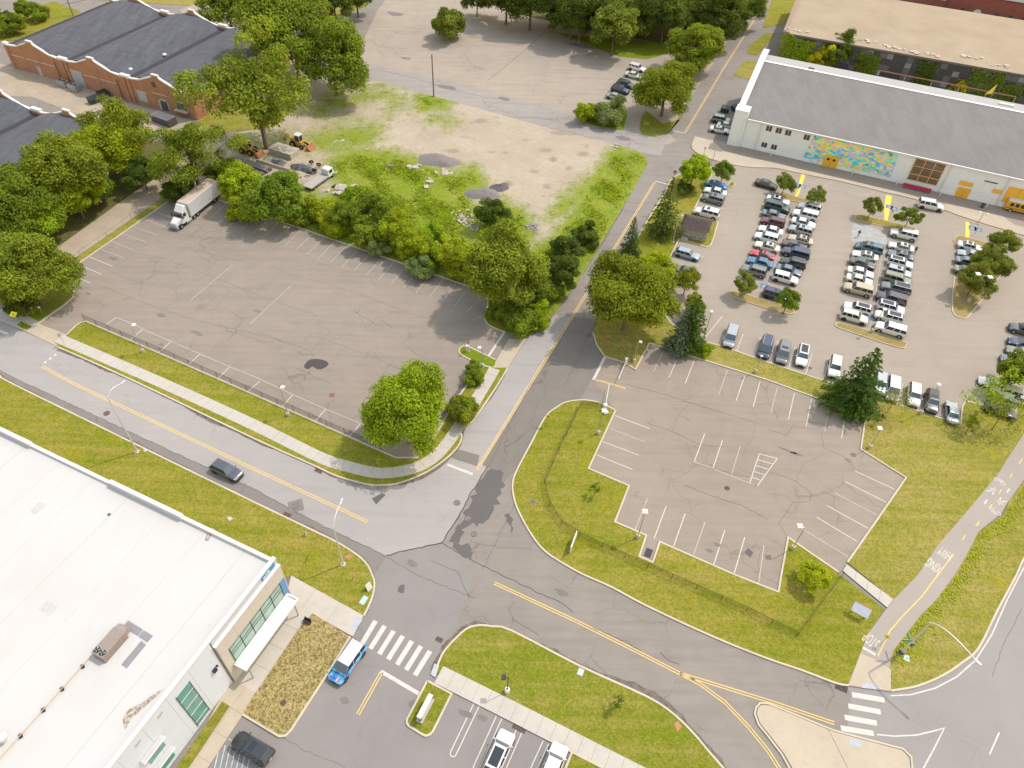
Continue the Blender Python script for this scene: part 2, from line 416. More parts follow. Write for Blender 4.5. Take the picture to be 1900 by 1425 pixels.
sheet('service_road', [(640, 150), (700, 122), (900, 165), (1060, 213), (1160, 240), (1242, 249), (1225, 290), (1187, 282), (1150, 271), (1000, 232), (800, 176)], .010, asphalt('service_road_paving', (.31, .28, .25), (.27, .245, .222), (.19, .17, .155), .5, .5, streak=AZB))
sheet('highway', [(1560, 1424), (1580, 1290), (1572, 1274), (1652, 1284), (1700, 1276), (1750, 1255), (1787, 1230), (1815, 1205), (1850, 1135), (1885, 1070), (1960, 935), (2080, 935), (2080, 1500), (1500, 1500)], .006, A_HWY)
sheet('forecourt', [(655, 1182), (700, 1062), (717, 1031), (820, 1010), (880, 1060), (838, 1193), (806, 1261), (1118, 1424), (1060, 1500), (330, 1500), (390, 1418), (450, 1330), (520, 1367)], .006, asphalt('forecourt_asphalt', (.232, .212, .198), (.205, .19, .18), (.15, .137, .13), .3, .12))
sheet('tar_patch', smooth_line([(740, 1089), (745, 1085), (751, 1086), (750, 1093), (749, 1100), (742, 1100), (738, 1096)], 3, True), .012, PATCH, road)
sheet('tar_patch', smooth_line([(564, 680), (572, 669), (584, 666), (600, 668), (610, 675), (600, 684), (588, 685), (580, 680), (572, 685)], 3, True), .012, TAR, lot_l)
sheet('tar_patch', [(690, 925), (708, 915), (716, 918), (698, 936)], .012, PATCH, pale)
sheet('tar_patch', [(845, 832), (890, 845), (885, 865), (838, 850)], .012, A_DARK, pale)
# ------------------------------------------------------------------ turf, kerbs, footpaths
S = smooth_line
kA = [(104, 643), (250, 708), (475, 816), (582, 864), (625, 884), (675, 898), (700, 901), (737, 898), (787, 879), (825, 854), (850, 829), (857, 812), (855, 804), (859, 796), (875, 784), (885, 772), (925, 712), (942, 683)]
iA = [(118, 627), (125, 621), (140, 606), (150, 599), (160, 597), (300, 658), (430, 715), (575, 779), (705, 837), (735, 850), (775, 850), (805, 815), (837, 757), (870, 710), (890, 678)]
lawn(kA+[(916, 683), (890, 678)]+iA[::-1][1:], GRASS, [S(kA, 3), iA])
tipA = [(919, 668), (892, 655), (866, 643), (856, 645), (852, 651), (857, 660), (890, 676), (912, 683)]
lawn(S(tipA, 2, True), GRASS_LUSH, [S(tipA, 2)], name='turf_island')
walk([(110, 629), (302, 712), (475, 791), (595, 850), (648, 867), (692, 877.5), (725, 878), (767, 870), (800, 854), (828, 826), (847, 798), (870, 764), (902, 712), (918, 685)], 1.9, CONC)
# driveway aprons
ap = structure(MB().prism(GL([(50, 616), (73, 601), (125, 622), (104, 642)]), -.02, .05).build('driveway_apron', CONC_T))
ap2 = structure(MB().prism(GL([(944, 629), (977, 629), (940, 686), (912, 684)]), -.02, .05).build('driveway_apron', JOINT))
panels([(944, 629), (977, 629), (940, 686), (912, 684)], CONC_T, 0, .06, AZA, 3.2, 9, ap2)
# lower lawn along the white-roofed building
kB = [(-60, 668), (0, 698), (22, 712), (250, 824), (475, 934), (600, 994), (635, 1012), (665, 1032), (682, 1049), (691, 1068), (695, 1083), (692, 1105), (682, 1130), (675, 1143)]
lawn(kB+[(540, 1068), (500, 1090), (430, 1080), (-60, 800)], GRASS, [S(kB, 3)])
# plaza in front of the entrance
pl = structure(MB().prism(GL([(490, 1045), (540, 1068), (675, 1143), (655, 1182), (580, 1139), (560, 1160), (475, 1286), (450, 1325), (390, 1419), (340, 1500), (290, 1500), (430, 1270), (540, 1105)]), -.02, .10).build('plaza', JOINT))
panels([(541, 1068), (675, 1143), (655, 1182), (530, 1112)], CONC_P, .05, .118, AZB, 3.4, 5.2, pl)
panels([(430, 1258), (530, 1112), (580, 1139), (475, 1287)], CONC_P, .05, .118, AZA, 3.0, 2.9, pl)
panels([(300, 1500), (430, 1258), (475, 1287), (452, 1325), (390, 1419), (340, 1500)], CONC_T, .05, .118, AZA, 3.0, 2.6, pl)
MB().prism(GL([(663, 1145), (673, 1151), (659, 1171), (650, 1165)]), .1, .126).build('tactile_plate', TACTILE, pl)
st = [(413, 1302), (427, 1311), (352, 1424), (320, 1472), (300, 1472), (328, 1424)]
lawn(st, GRASS_N, None, .15)
pB = [(580, 1139), (650, 1182), (613, 1243), (540, 1356), (530, 1366), (518, 1367), (500, 1356), (450, 1326), (475, 1286), (560, 1160)]
lawn(pB, GRASS_BR, [[(650, 1182), (613, 1243), (540, 1356), (530, 1366), (518, 1367), (500, 1356), (450, 1326)]], .16)
# island round the side lot
kC = [(1142, 762), (1115, 749), (1095, 744), (1075, 743), (1050, 747), (1032, 757), (1012, 774), (985, 824), (962, 867), (952, 892), (952, 917), (962, 949), (987, 994), (1012, 1024), (1050, 1049), (1085, 1068), (1135, 1090), (1200, 1125), (1325, 1183), (1425, 1223), (1487, 1244), (1550, 1268), (1574, 1272)]
iC = [(1142, 762), (1092, 870), (1167, 902), (1141, 969), (1199, 994), (1186, 1033), (1211, 1044), (1224, 1006), (1365, 1068), (1444, 1099), (1449, 1068), (1462, 998), (1555, 1062)]
lawn(kC+[(1597, 1210), (1612, 1173), (1640, 1131), (1560, 1068)]+iC[::-1], GRASS, [S(kC, 3), iC])
# north-east lawn
iD = [(1100, 618), (1107, 641), (1122, 662), (1157, 673), (1179, 686), (1205, 637), (1425, 706), (1606, 772), (1597, 834), (1681, 887), (1572, 1044)]
oD = [(1216, 560), (1245, 600), (1287, 630), (1340, 643), (1425, 673), (1525, 706), (1700, 762), (1750, 778), (1782, 788)]
oD2 = [(1782, 788), (1785, 755), (1790, 747), (1800, 746), (1817, 752), (1872, 781), (1930, 690)]
lawn(iD+[(1657, 1114), (1702, 1068), (1740, 1012), (1787, 957), (1850, 882), (1900, 804), (1960, 715), (1930, 690)]+oD2[::-1][1:]+oD[::-1][1:]+[(1180, 530), (1110, 592)], GRASS_DRY, [iD, oD, oD2])
wk = structure(MB().prism(GL([(1570, 1048), (1563, 1060), (1645, 1128), (1657, 1113)]), -.02, .13).build('sidewalk', JOINT))
panels([(1570, 1048), (1563, 1060), (1645, 1128), (1657, 1113)], CONC, .05, .15, math.radians(115), 1.6, 3, wk)
# cycle path
lp = [(1652, 1284), (1572, 1273), (1597, 1210), (1612, 1173), (1645, 1129), (1657, 1114), (1702, 1068), (1740, 1012), (1787, 957), (1850, 882), (1900, 804), (1960, 712)]
rp = [(2010, 740), (1960, 800), (1900, 890), (1872, 929), (1855, 955), (1815, 987), (1785, 1044), (1770, 1068), (1737, 1113), (1707, 1143), (1657, 1208), (1652, 1223), (1650, 1243)]
path = structure(MB().prism(GL(lp+rp), -.02, .128).build('cycle_path', A_PATH))
pr = structure(MB().prism(GL([(1596, 1213), (1620, 1223), (1652, 1243), (1652, 1282), (1574, 1272)]), 0, .125).build('path_ramp', JOINT))
panels([(1596, 1213), (1620, 1223), (1652, 1243), (1652, 1282), (1574, 1272)], CONC_T, .05, .142, AZB, 4.5, 4.5, pr)
MB().prism(GL([(1600, 1268), (1598, 1277), (1625, 1280), (1627, 1271)]), .1, .152).build('tactile_plate', TACTILE, pr)
kE = [(1652, 1282), (1700, 1274), (1750, 1253), (1787, 1228), (1815, 1203), (1850, 1133), (1885, 1068), (1900, 1035), (1960, 930)]
lawn([(1650, 1243), (1652, 1223), (1657, 1208), (1707, 1143), (1737, 1113), (1770, 1068), (1785, 1044), (1815, 987), (1860, 957), (1872, 929), (1900, 892), (1960, 800), (2000, 850)]+kE[::-1], GRASS_DRY, [S(kE, 3)])
# bottom lawn
kF = [(806, 1252), (820, 1216), (838, 1193), (865, 1168), (888, 1161), (913, 1163), (950, 1171), (1075, 1236), (1200, 1293), (1250, 1326), (1288, 1363), (1313, 1393), (1340, 1424), (1385, 1480)]
lawn(kF+[(1250, 1480), (1188, 1432), (838, 1246)], GRASS_N, [S(kF, 3)])
wk2 = walk([(814, 1252), (950, 1320), (1153, 1424), (1260, 1478)], 2.2, CONC, 1.6)
MB().prism(GL([(806, 1232), (815, 1236), (808, 1258), (799, 1252)]), .05, .156).build('tactile_plate', TACTILE, wk2)
lawn([(1061, 1396), (1120, 1426), (1190, 1478), (1030, 1478), (1050, 1424)], GRASS_N, [[(1030, 1478), (1050, 1424), (1061, 1396), (1120, 1426)]])
kG = [(793, 1264), (838, 1288), (803, 1358), (797, 1364), (790, 1366), (783, 1363), (758, 1347), (755, 1342), (755, 1336)]
lawn(kG, GRASS_N, [kG+[kG[0]]], name='turf_island')
# concrete traffic island
ci = [(1425, 1306), (1410, 1305), (1402, 1314), (1400, 1325), (1407, 1345), (1425, 1367), (1450, 1400), (1500, 1490), (1660, 1490), (1692, 1424), (1690, 1405), (1675, 1390), (1625, 1377), (1547, 1356)]
isl = structure(MB().prism(GL(ci), -.02, .12).build('traffic_island', JOINT))
ribbon(MB(), GL(ci), .1, .1, -.02, .15, True).build('kerb', KERB, isl)
panels([(1428, 1310), (1412, 1309), (1406, 1315), (1404, 1325), (1410, 1343), (1428, 1365), (1455, 1400), (1505, 1488), (1657, 1488), (1688, 1424), (1686, 1407), (1673, 1393), (1625, 1380), (1547, 1359)], CONC_T, .05, .152, math.radians(75), 7.2, 8.5, isl, .05)
MB().prism(GL([(1578, 1372), (1600, 1378), (1596, 1388), (1573, 1381)]), .1, .16).build('tactile_plate', TACTILE, isl)
# left: strip by the drive, corner turf, drive
lawn([(124, 505), (300, 383), (346, 352), (335, 345), (290, 376), (114, 497)], GRASS_DRY, [[(124, 505), (300, 383), (346, 351), (422, 377), (865, 530), (888, 540)]])
structure(MB().prism(GL([(103, 462), (122, 494), (300, 372), (350, 330), (420, 262), (385, 262), (310, 318), (250, 356)]), -.02, .06).build('old_drive', CONC_O))
cn = [(80, 594), (120, 566), (135, 553), (139, 543), (132, 536), (124, 505)]
lawn(cn+[(114, 497), (100, 470), (-80, 540), (-80, 575), (0, 560), (40, 572)], GRASS_N, [cn])
sw = structure(MB().prism(GL([(-70, 565), (0, 575), (40, 572), (62, 568), (108, 562), (120, 567), (75, 600), (50, 616), (0, 596), (-70, 566)]), -.02, .125).build('sidewalk', CONC_P))
MB().prism(GL([(50, 586), (65, 577), (90, 583), (74, 598)]), .05, .14).build('turf_square', GRASS_LUSH, sw)
MB().prism(GL([(32, 604), (40, 597), (60, 607), (50, 614)]), .05, .14).build('turf_square', GRASS_LUSH, sw)
MB().prism(GL([(12, 600), (22, 595), (32, 600), (24, 606)]), .05, .145).build('tactile_plate', TACTILE, sw)
# corner by the far-left entrance of the lot and hedge-side turf of the far kerb
cnr = [(866, 530), (890, 540), (905, 556), (903, 575), (899, 585), (901, 597), (912, 607), (938, 617)]
lawn(cnr+[(975, 627), (1030, 581), (1000, 520)], GRASS_N, [S(cnr, 2)], .10, name='turf_corner')
# wedge between main road and car park
kM = [(1110, 592), (1150, 510), (1190, 428), (1235, 356), (1242, 337), (1255, 327), (1268, 322), (1285, 318), (1305, 300)]
pM = [(1216, 560), (1242, 480), (1260, 444), (1310, 459), (1318, 456), (1322, 448), (1332, 413), (1300, 405), (1285, 394), (1305, 356), (1322, 322), (1318, 310)]
lawn(kM+[(1318, 310)]+pM[::-1][1:], GRASS, [kM, pM])
# car-park islands
def island(px, mat=GRASS_ISL, k=KERB_R): 
    q = S(px, 3, True); o = lawn(q, mat, None, .12, 'turf_island'); ribbon(MB(), GL(q), .1, .1, -.02, .155, True).build('kerb', k, o); return o
island([(1355, 544), (1361, 552), (1425, 573), (1466, 583), (1474, 577), (1464, 570), (1425, 559), (1364, 541)])
island([(1550, 603), (1557, 609), (1610, 627), (1670, 646), (1681, 641), (1678, 635), (1620, 616), (1565, 601), (1555, 599)])
island([(1587, 402), (1593, 410), (1640, 420), (1690, 430), (1697, 424), (1650, 412), (1597, 399)], GRASS_DRY)
island([(1767, 578), (1785, 590), (1797, 587), (1830, 545), (1866, 498), (1867, 482), (1858, 466), (1832, 452), (1822, 470), (1810, 500), (1775, 516), (1770, 520)], GRASS_ISL, KERB)
island([(1772, 441), (1770, 449), (1785, 455), (1825, 462), (1832, 452), (1800, 443), (1780, 438)], GRASS_ISL, KERB_R)
island([(1352, 342), (1350, 346), (1360, 347), (1363, 341), (1357, 337)], GRASS_N, KERB)
island([(1446, 362), (1455, 370), (1500, 379), (1512, 376), (1470, 364), (1452, 357)], GRASS_ISL, KERB_R)
# hall forecourt paving
hp = [(1290, 254), (1284, 269), (1286, 278), (1306, 291), (1354, 305), (1396, 311), (1438, 312), (1480, 321), (1560, 337), (1637, 356), (1697, 370), (1787, 403), (1882, 432), (1980, 460), (1980, 410), (1848, 379), (1480, 293), (1350, 264)]
hpo = structure(MB().prism(GL(S(hp[:14], 2)+hp[14:]), -.02, .13).build('hall_forecourt', CONC_G))
tan = [(1290, 254), (1284, 269), (1286, 278), (1306, 291), (1354, 305), (1396, 311), (1438, 312), (1480, 321), (1560, 337), (1637, 356), (1697, 370), (1787, 403), (1882, 432), (1980, 460), (1980, 440), (1882, 418), (1860, 402), (1790, 386), (1755, 379), (1745, 385), (1690, 362), (1637, 350), (1560, 331), (1480, 314), (1438, 302), (1396, 295), (1342, 281), (1322, 262)]
MB().prism(GL(tan), None, .135).build('tan_border', CONC_T, hpo)
ribbon(MB(), GL(S(hp[:14], 2)), .1, .1, -.02, .16).build('kerb', KERB_R, hpo)
# ------------------------------------------------------------------ road markings
Z6 = lambda x, y: (475+x/4, 356+y/4)
Z5 = lambda x, y: (x/4, 356+y/4)
# left lot: far row
for (a, b) in [((255,252),(128,375)),((340,280),(210,405)),((425,310),(297,432)),((505,340),(378,463)),((587,368),(465,492)),((672,400),(552,525)),((757,428),(640,555)),((845,460),(728,585)),((937,490),(815,620)),((1025,520),(908,655)),((1115,552),(1000,688)),((1207,580),(1093,718)),((1295,615),(1187,752)),((1390,645),(1285,785)),((1485,677),(1380,820)),((1553,740),(1472,852)),((1605,842),(1573,885)),((180,222),(45,345)),((100,195),(-30,312)),((20,170),(-105,280)),((-60,130),(-190,250)),((-140,105),(-270,225)),((-215,80),(-345,200))]:
    line(Z6(*a), Z6(*b), .12, P_MID, lot_l)
for (a, b) in [((1155,150),(1285,195)),((1075,205),(1232,262)),((1000,262),(1165,318)),((920,315),(1083,373)),((838,372),(990,432)),((755,428),(925,492)),((668,485),(835,552)),((582,540),(755,612)),((498,603),(665,675))]:
    line(Z5(*a), Z5(*b), .12, P_WHITE if a[0] < 700 else P_MID, lot_l)
# near row along the fence
near = [Z5(862, 932), Z5(1000, 985), Z5(1060, 1020), Z5(1270, 1110), Z5(1485, 1203), Z5(1705, 1298), (475, 700), (543, 732), (607, 760), (670, 786), (690, 795)]
polyline(near, .12, P_MID, lot_l, 'parking_line')
for (a, b) in [(Z5(862,932),Z5(790,985)),(Z5(1060,1020),Z5(965,1100)),(Z5(1270,1110),Z5(1175,1195)),(Z5(1485,1203),Z5(1390,1290)),(Z5(1705,1298),Z5(1620,1385)),((475+30/4,707),(462,725)),((475+275/4,712+80/4),(475+195/4,712+170/4)),((475+520/4,712+185/4),(475+435/4,712+285/4)),((475+780/4,712+290/4),(475+695/4,712+390/4))]:
    line(a, b, .12, P_WHITE, lot_l)
# double rows in the middle, worn
mid = [Z5(1490,440),Z5(1650,505),Z5(1730,540),Z5(1818,568),Z5(1990,630),Z6(172,665),Z6(260,697),Z6(352,732),Z6(445,765),Z6(538,797),Z6(628,835),Z6(722,870),Z6(818,905),Z6(912,945),Z6(1012,978),Z6(1112,1015),Z6(1215,1050)]
for i, m in enumerate(mid):
    p = G(*m); d = -UA
    f = (1, .95, 1, 1, .9, .3, 1, .9, .5, 1, .75, .6, .9, .55, .5, .35, .25)[i]
    line(p, p+d*11.6*f, .12, P_MID if i in (2, 6) else P_FAINT, lot_l)
for m in (Z5(1210, 655), Z5(1325, 660)):
    p = G(*m); line(p, p-UA*4, .12, P_FAINT, lot_l)
line(Z5(1320, 570), Z5(1900, 790), .12, P_FAINT, lot_l); line(Z6(0, 800), Z6(180, 870), .12, P_FAINT, lot_l); line(Z6(240, 850), Z6(900, 1130), .1, P_FAINT, lot_l)
line((936, 616), (907, 660), .42, P_WHITE, lot_l, 'stop_line')
# side lot
Z9 = lambda x, y: (950+x/4, 712+y/4)
ZB = lambda x, y: (1425+x/4, 712+y/4)
ZT = lambda x, y: (1320+x/6.333, 620+y/6.333)
Z7 = lambda x, y: (950+x/4, 356+y/4)
L = [(Z7(1130,1170),Z7(1050,1335)),(Z7(1240,1205),Z7(1165,1378)),(Z7(1355,1245),Z7(1285,1424)),(ZT(190,420),ZT(88,710)),(ZT(392,488),ZT(290,783)),(ZT(572,555),ZT(490,855)),(ZT(775,625),ZT(698,928)),(ZT(975,693),ZT(905,1000)),(ZT(1175,765),ZT(1113,1080)),(ZT(1383,838),ZT(1330,1150)),(ZT(1580,912),ZT(1530,1222)),
     (Z9(765,237),Z9(1025,335)),(Z9(722,330),Z9(988,433)),(Z9(675,430),Z9(940,530)),(Z9(632,530),Z9(895,637)),
     (Z9(1008,845),Z9(912,1088)),(Z9(1145,907),Z9(1055,1150)),(Z9(1285,965),Z9(1200,1205)),(Z9(1433,1025),Z9(1347,1270)),(Z9(1580,1085),Z9(1498,1340)),(Z9(1727,1140),Z9(1650,1405)),(Z9(1870,1200),(1407,1085)),
     (ZB(640,645),ZB(942,785)),(ZB(570,725),ZB(878,880)),(ZB(498,812),ZB(810,975)),(ZB(432,902),ZB(742,1073)),(ZB(362,992),ZB(665,1173)),(ZB(250,1075),ZB(592,1282)),
     (Z9(1430,372),Z9(1352,580)),(Z9(1562,420),Z9(1490,632)),(Z9(1693,467),Z9(1625,685))]
for i, (a, b) in enumerate(L): line(a, b, .12, P_WHITE if i % 3 else P_MID, lot_r)
polyline([Z9(1352, 580), Z9(1490, 630), Z9(1625, 685), Z9(1820, 760)], .12, P_MID, lot_r, 'parking_line')
hz = [Z9(1835, 520), (1442, 851), (1405, 902), Z9(1765, 735), Z9(1835, 520)]
polyline(hz, .12, P_WHITE, lot_r, 'hatched_bay')
for k in range(1, 5):
    t = k/5; a = (1409+(1391-1409)*t, 842+(896-842)*t); b = (1442+(1405-1442)*t, 851+(902-851)*t); line(a, b, .12, P_WHITE, lot_r, 'hatched_bay')
line((1122, 663), (1101, 705), .45, P_WHITE, lot_r, 'stop_line')
polyline([(1102, 704), (1130, 711), (1161, 721)], .11, P_YEL, lot_r, 'centre_line', offs=.12); polyline([(1102, 704), (1130, 711), (1161, 721)], .11, P_YEL, lot_r, 'centre_line', offs=-.12)
# double yellow lines
def dbl(px, par=road, gap=.16):
    for s in (-1, 1): polyline(px, .12, P_YEL, par, 'centre_line', .016, s*gap)
dbl([(78, 680), (137, 712), (300, 789), (475, 872), (682, 968)])
dbl([(885, 872), (985, 711), (1062, 587), (1130, 477), (1215, 338)]); dbl([(1272, 245), (1305, 190), (1342, 128), (1380, 68), (1425, -5), (1470, -80)])
dbl([(917, 1082), (950, 1097), (1070, 1153), (1190, 1213), (1262, 1250), (1300, 1270), (1345, 1303), (1390, 1350), (1425, 1393), (1455, 1440)])
dbl([(1262, 1250), (1340, 1274), (1430, 1302), (1548, 1342)])
dbl([(708, 1247), (664, 1326)])
line((707, 1246), (777, 1287), .45, P_WHITE, road, 'stop_line')
line((830, 862), (877, 880), .45, P_WHITE, road, 'stop_line')
line((1216, 336), (1238, 342), .3, P_WHITE, road, 'stop_line'); line((1250, 243), (1272, 247), .3, P_WHITE, road, 'stop_line')
# zebra crossings
for k in range(7):
    t = k/6; a = (697+(798-697)*t, 1152+(1208-1152)*t); b = (672+(771-672)*t, 1194+(1254-1194)*t)
    if k: b = (687+(770-687)*(k-1)/5, 1204+(1253-1204)*(k-1)/5)
    line(a, b, .6, P_WHITE, road, 'crossing_bar')
for a, b in (((1581, 1289), (1641, 1299)), ((1574, 1310), (1634, 1321)), ((1567, 1331), (1627, 1342)), ((1560, 1351), (1621, 1361))):
    line(a, b, .62, P_WHITE, road, 'crossing_bar')
for k in range(4): # shark teeth
    x, y = 83+k*9.3, 672-k*6.8+0; p = G(x, y); MB().prism([p+UB*.45, p-UB*.1+UA*.4, p-UB*.1-UA*.4], None, .014).build('yield_tooth', P_WHITE, road)
line((-4, 612), (14, 620), .5, P_WHITE, road, 'crossing_bar')
polyline([(1652, 1291), (1690, 1289), (1735, 1277), (1775, 1256), (1810, 1225), (1840, 1178), (1870, 1110), (1895, 1062), (1960, 945)], .16, P_WHITE, road, 'edge_line')
polyline([(1627, 1363), (1660, 1366), (1700, 1364), (1730, 1357), (1752, 1351), (1735, 1385), (1712, 1428)], .16, P_WHITE, road, 'edge_line')
line((1854, 1359), (1836, 1400), .16, P_WHITE, road, 'lane_dash')
# forecourt bay markings
def hairpin(a, b, c):
    A, B = G(*a), G(*b); d = (B-A).normalized(); n = Vector((-d.y, d.x, 0))*c
    end = [B+n*math.cos(t)+d*c*math.sin(t) for t in [math.pi*k/6 for k in range(7)]]
    ribbon(MB(), [A+n]+end+[A-n], .06, .06, None, .016).build('parking_line', P_WHITE, road)
hairpin((884, 1308), (841, 1398), .34); hairpin((926, 1331), (884, 1424), .34); hairpin((966, 1350), (930, 1432), .34); hairpin((1013, 1377), (980, 1450), .34)
for k in range(7):
    a = (409+9*k, 1378+5*k); b = (a[0]-12, a[1]+52); line(a, b, .12, P_LBLUE, road, 'hatched_bay')
line((424, 1371), (478, 1398), .12, P_LBLUE, road, 'hatched_bay')
# cycle path
polyline([(1628, 1219), (1650, 1172), (1675, 1143), (1710, 1107), (1742, 1064), (1768, 1030)], .14, P_YEL, path, 'centre_line', .134)
for a, b in (((1785, 1002), (1791, 994)), ((1810, 977), (1816, 969)), ((1834, 945), (1840, 937)), ((1852, 917), (1858, 909)), ((1873, 887), (1877, 880)), ((1890, 861), (1896, 852))):
    line(a, b, .14, P_YEL, path, 'centre_dash', .134)
line((1600, 1202), (1624, 1216), .32, P_WHITE, path, 'stop_line', .134)
def words(txt, centre, up_to_px, length, wdt, parent, z=.139, mat=P_WHITE):
    """painted word; letters stand up towards the second pixel"""
    c = G(*centre); u = (G(*up_to_px)-c).normalized(); r = Vector((u.y, -u.x, 0))
    cu = bpy.data.curves.new('t', 'FONT'); cu.body = txt; cu.size = 1; cu.align_x = 'CENTER'; cu.align_y = 'CENTER'
    to = bpy.data.objects.new('t', cu); C.objects.link(to); bpy.context.view_layer.update()
    me = bpy.data.meshes.new_from_object(to.evaluated_get(bpy.context.evaluated_depsgraph_get())); bpy.data.objects.remove(to)
    xs = [v.co.x for v in me.vertices]; ys = [v.co.y for v in me.vertices]
    for v in me.vertices:
        a = (v.co.x-(min(xs)+max(xs))/2)/(max(xs)-min(xs))*wdt; b = (v.co.y-(min(ys)+max(ys))/2)/(max(ys)-min(ys))*length
        q = c+r*a+u*b; v.co = (q.x, q.y, z)
    return link('painted_word', me, mat, parent)
words('STOP', (1615, 1189), (1603, 1204), 1.6, 1.75, path); words('XING', (1732, 1051), (1720, 1066), 1.7, 1.95, path); words('HWY', (1752, 1028), (1740, 1043), 1.7, 1.6, path)
def glyph(kind, c, up, s, parent):
    c = G(*c); u = (G(*up)-c).normalized(); r = Vector((u.y, -u.x, 0)); T = lambda x, y: c+r*x*s+u*y*s
    mb = MB(); R = lambda pts, wd: ribbon(mb, [T(*p) for p in pts], wd*s/2, wd*s/2, None, .136)
    if kind == 'bike':
        for x in (-.55, .55): R([(x+.34*math.cos(a), -.2+.34*math.sin(a)) for a in [2*math.pi*k/12 for k in range(13)]], .09)
        R([(-.55, -.2), (-.2, .25), (.35, .25), (.55, -.2)], .09); R([(-.2, .25), (.05, -.2), (.35, .25)], .09); R([(.2, .45), (.45, .45)], .09); R([(-.3, .4), (-.1, .4)], .12)
    elif kind == 'walker':
        R([(.1, .62), (.1, .82)], .24); R([(.05, .55), (-.02, .05)], .28); R([(-.02, .1), (.35, -.3), (.3, -.8)], .17); R([(-.02, .1), (-.2, -.35), (-.6, -.7)], .17); R([(.1, .45), (.5, .15)], .13); R([(0, .45), (-.45, .2)], .13)
    else:
        R([(0, -.8), (0, .2)], .26); mb.prism([T(-.32, .15), T(.32, .15), T(0, .85)], None, .136)
    return mb.build('painted_symbol', P_WHITE, parent)
glyph('bike', (1855, 893), (1870, 872), .9, path); glyph('walker', (1840, 911), (1852, 893), .95, path); glyph('arrow', (1870, 911), (1880, 896), .7, path)
glyph('arrow', (1828, 932), (1818, 947), .7, path); glyph('walker', (1857, 932), (1846, 948), .95, path); glyph('bike', (1844, 951), (1832, 966), .9, path)
# car park
Z8 = lambda x, y: (1425+x/4, 356+y/4)
line((1462, 404), (1418, 558), .13, P_MID, lot_b); line((1637, 468), (1614, 612), .13, P_MID, lot_b)
rows = [((1462, 404), (1418, 558), 12, 1, 1), ((1637, 468), (1614, 612), 11, 1, 1)]
for a, b, n, l_, r_ in rows:
    A, B = G(*a), G(*b)
    for k in range(n+1):
        p = A.lerp(B, k/n); line(p+UB*5.6, p-UB*5.6, .11, P_MID, lot_b)
for a, b in ((ZT(145, 0), ZT(95, 140)), (ZT(375, 0), ZT(293, 205)), (ZT(575, 40), ZT(497, 268)), (ZT(780, 85), ZT(700, 340)), (ZT(985, 150), ZT(907, 400)), (ZT(1185, 220), ZT(1110, 480)), (ZT(1385, 280), ZT(1322, 530)), ((1340, 587), (1304, 632)), (ZB(1135, 30), ZB(1115, 190)), (ZB(1285, 200), ZB(1262, 245)), (ZB(860, 10), ZB(840, 100)), (ZB(1000, 0), ZB(985, 70))):
    line(a, b, .12, P_WHITE, lot_b)
ZL = lambda x, y: (1230+x/6.333, 300+y/6.333)
for a, b in ((ZL(440, 485), ZL(715, 553)), (ZL(110, 1130), ZL(435, 1222)), (ZL(735, 375), ZL(830, 390)), (ZL(440, 1105), ZL(480, 1120)), (ZL(355, 1310), ZL(385, 1320))): line(a, b, .12, P_WHITE, lot_b)
polyline([(1368, 309), (1403, 315), (1424, 320), (1450, 327)], .12, P_MID, lot_b, 'parking_line'); polyline([(1495, 337), (1540, 347), (1600, 362), (1640, 372), (1700, 388)], .12, P_MID, lot_b, 'parking_line')
for a, b in ((ZL(1100, 95), ZL(1060, 105)), (ZL(1345, 95), ZL(1225, 135)), (ZL(1840, 215), ZL(1715, 250)), ((1545, 338), (1526, 345)), ((1622, 357), (1600, 363)), ((1645, 362), (1630, 367)), ((1697, 372), (1675, 382)), (Z8(1290, 140), Z8(1500, 200))): line(a, b, .12, P_MID, lot_b)
for q in ([(1487, 323), (1494, 325), (1484, 356), (1478, 368), (1473, 368), (1480, 350)], [(1644, 362), (1655, 364), (1651, 385), (1647, 410), (1641, 409), (1641, 385)], [(1792, 411), (1799, 413), (1798, 445), (1791, 444)]):
    MB().prism(GL(q), None, .017).build('yellow_walkway', P_YELB, lot_b)
for c in ((1479, 343), (1489, 346), (1650, 384), (1659, 387), (1804, 423), (1815, 426), (1621, 591), (1633, 593), (1418, 531)):
    p = G(*c); h = .75; MB().prism([p+UA*h+UB*h, p+UA*h-UB*h, p-UA*h-UB*h, p-UA*h+UB*h], None, .018).build('accessible_square', P_BLUE, lot_b)
    r = UB; u = UA; mb = MB(); T = lambda x, y: p+r*x+u*y
    ribbon(mb, [T(.05, .45), T(-.02, 0), T(.3, -.02), T(.4, -.4)], .06, .06, None, .021); ribbon(mb, [T(.2*math.cos(a)-.08, -.2+.28*math.sin(a)) for a in [math.pi*.6+k*.45 for k in range(10)]], .05, .05, None, .021)
    mb.build('wheelchair_symbol', P_WHITE, lot_b)
wash = [(1583, 418), (1592, 414), (1625, 424), (1645, 440), (1640, 455), (1610, 447), (1585, 450), (1580, 440)]
t = NT('chalk_paint'); cc = t.mix(t.ramp(t.noise(.9, 4), .4, .65), (.31, .285, .255), (.335, .37, .37)); cc = t.mix(t.ramp(t.noise(.55, 3), .56, .7), cc, (.36, .31, .29)); t.out(cc, .9, .2)
MB().prism(GL(S(wash, 3, True)), None, .014).build('chalk_wash', MATS['chalk_paint'], lot_b)
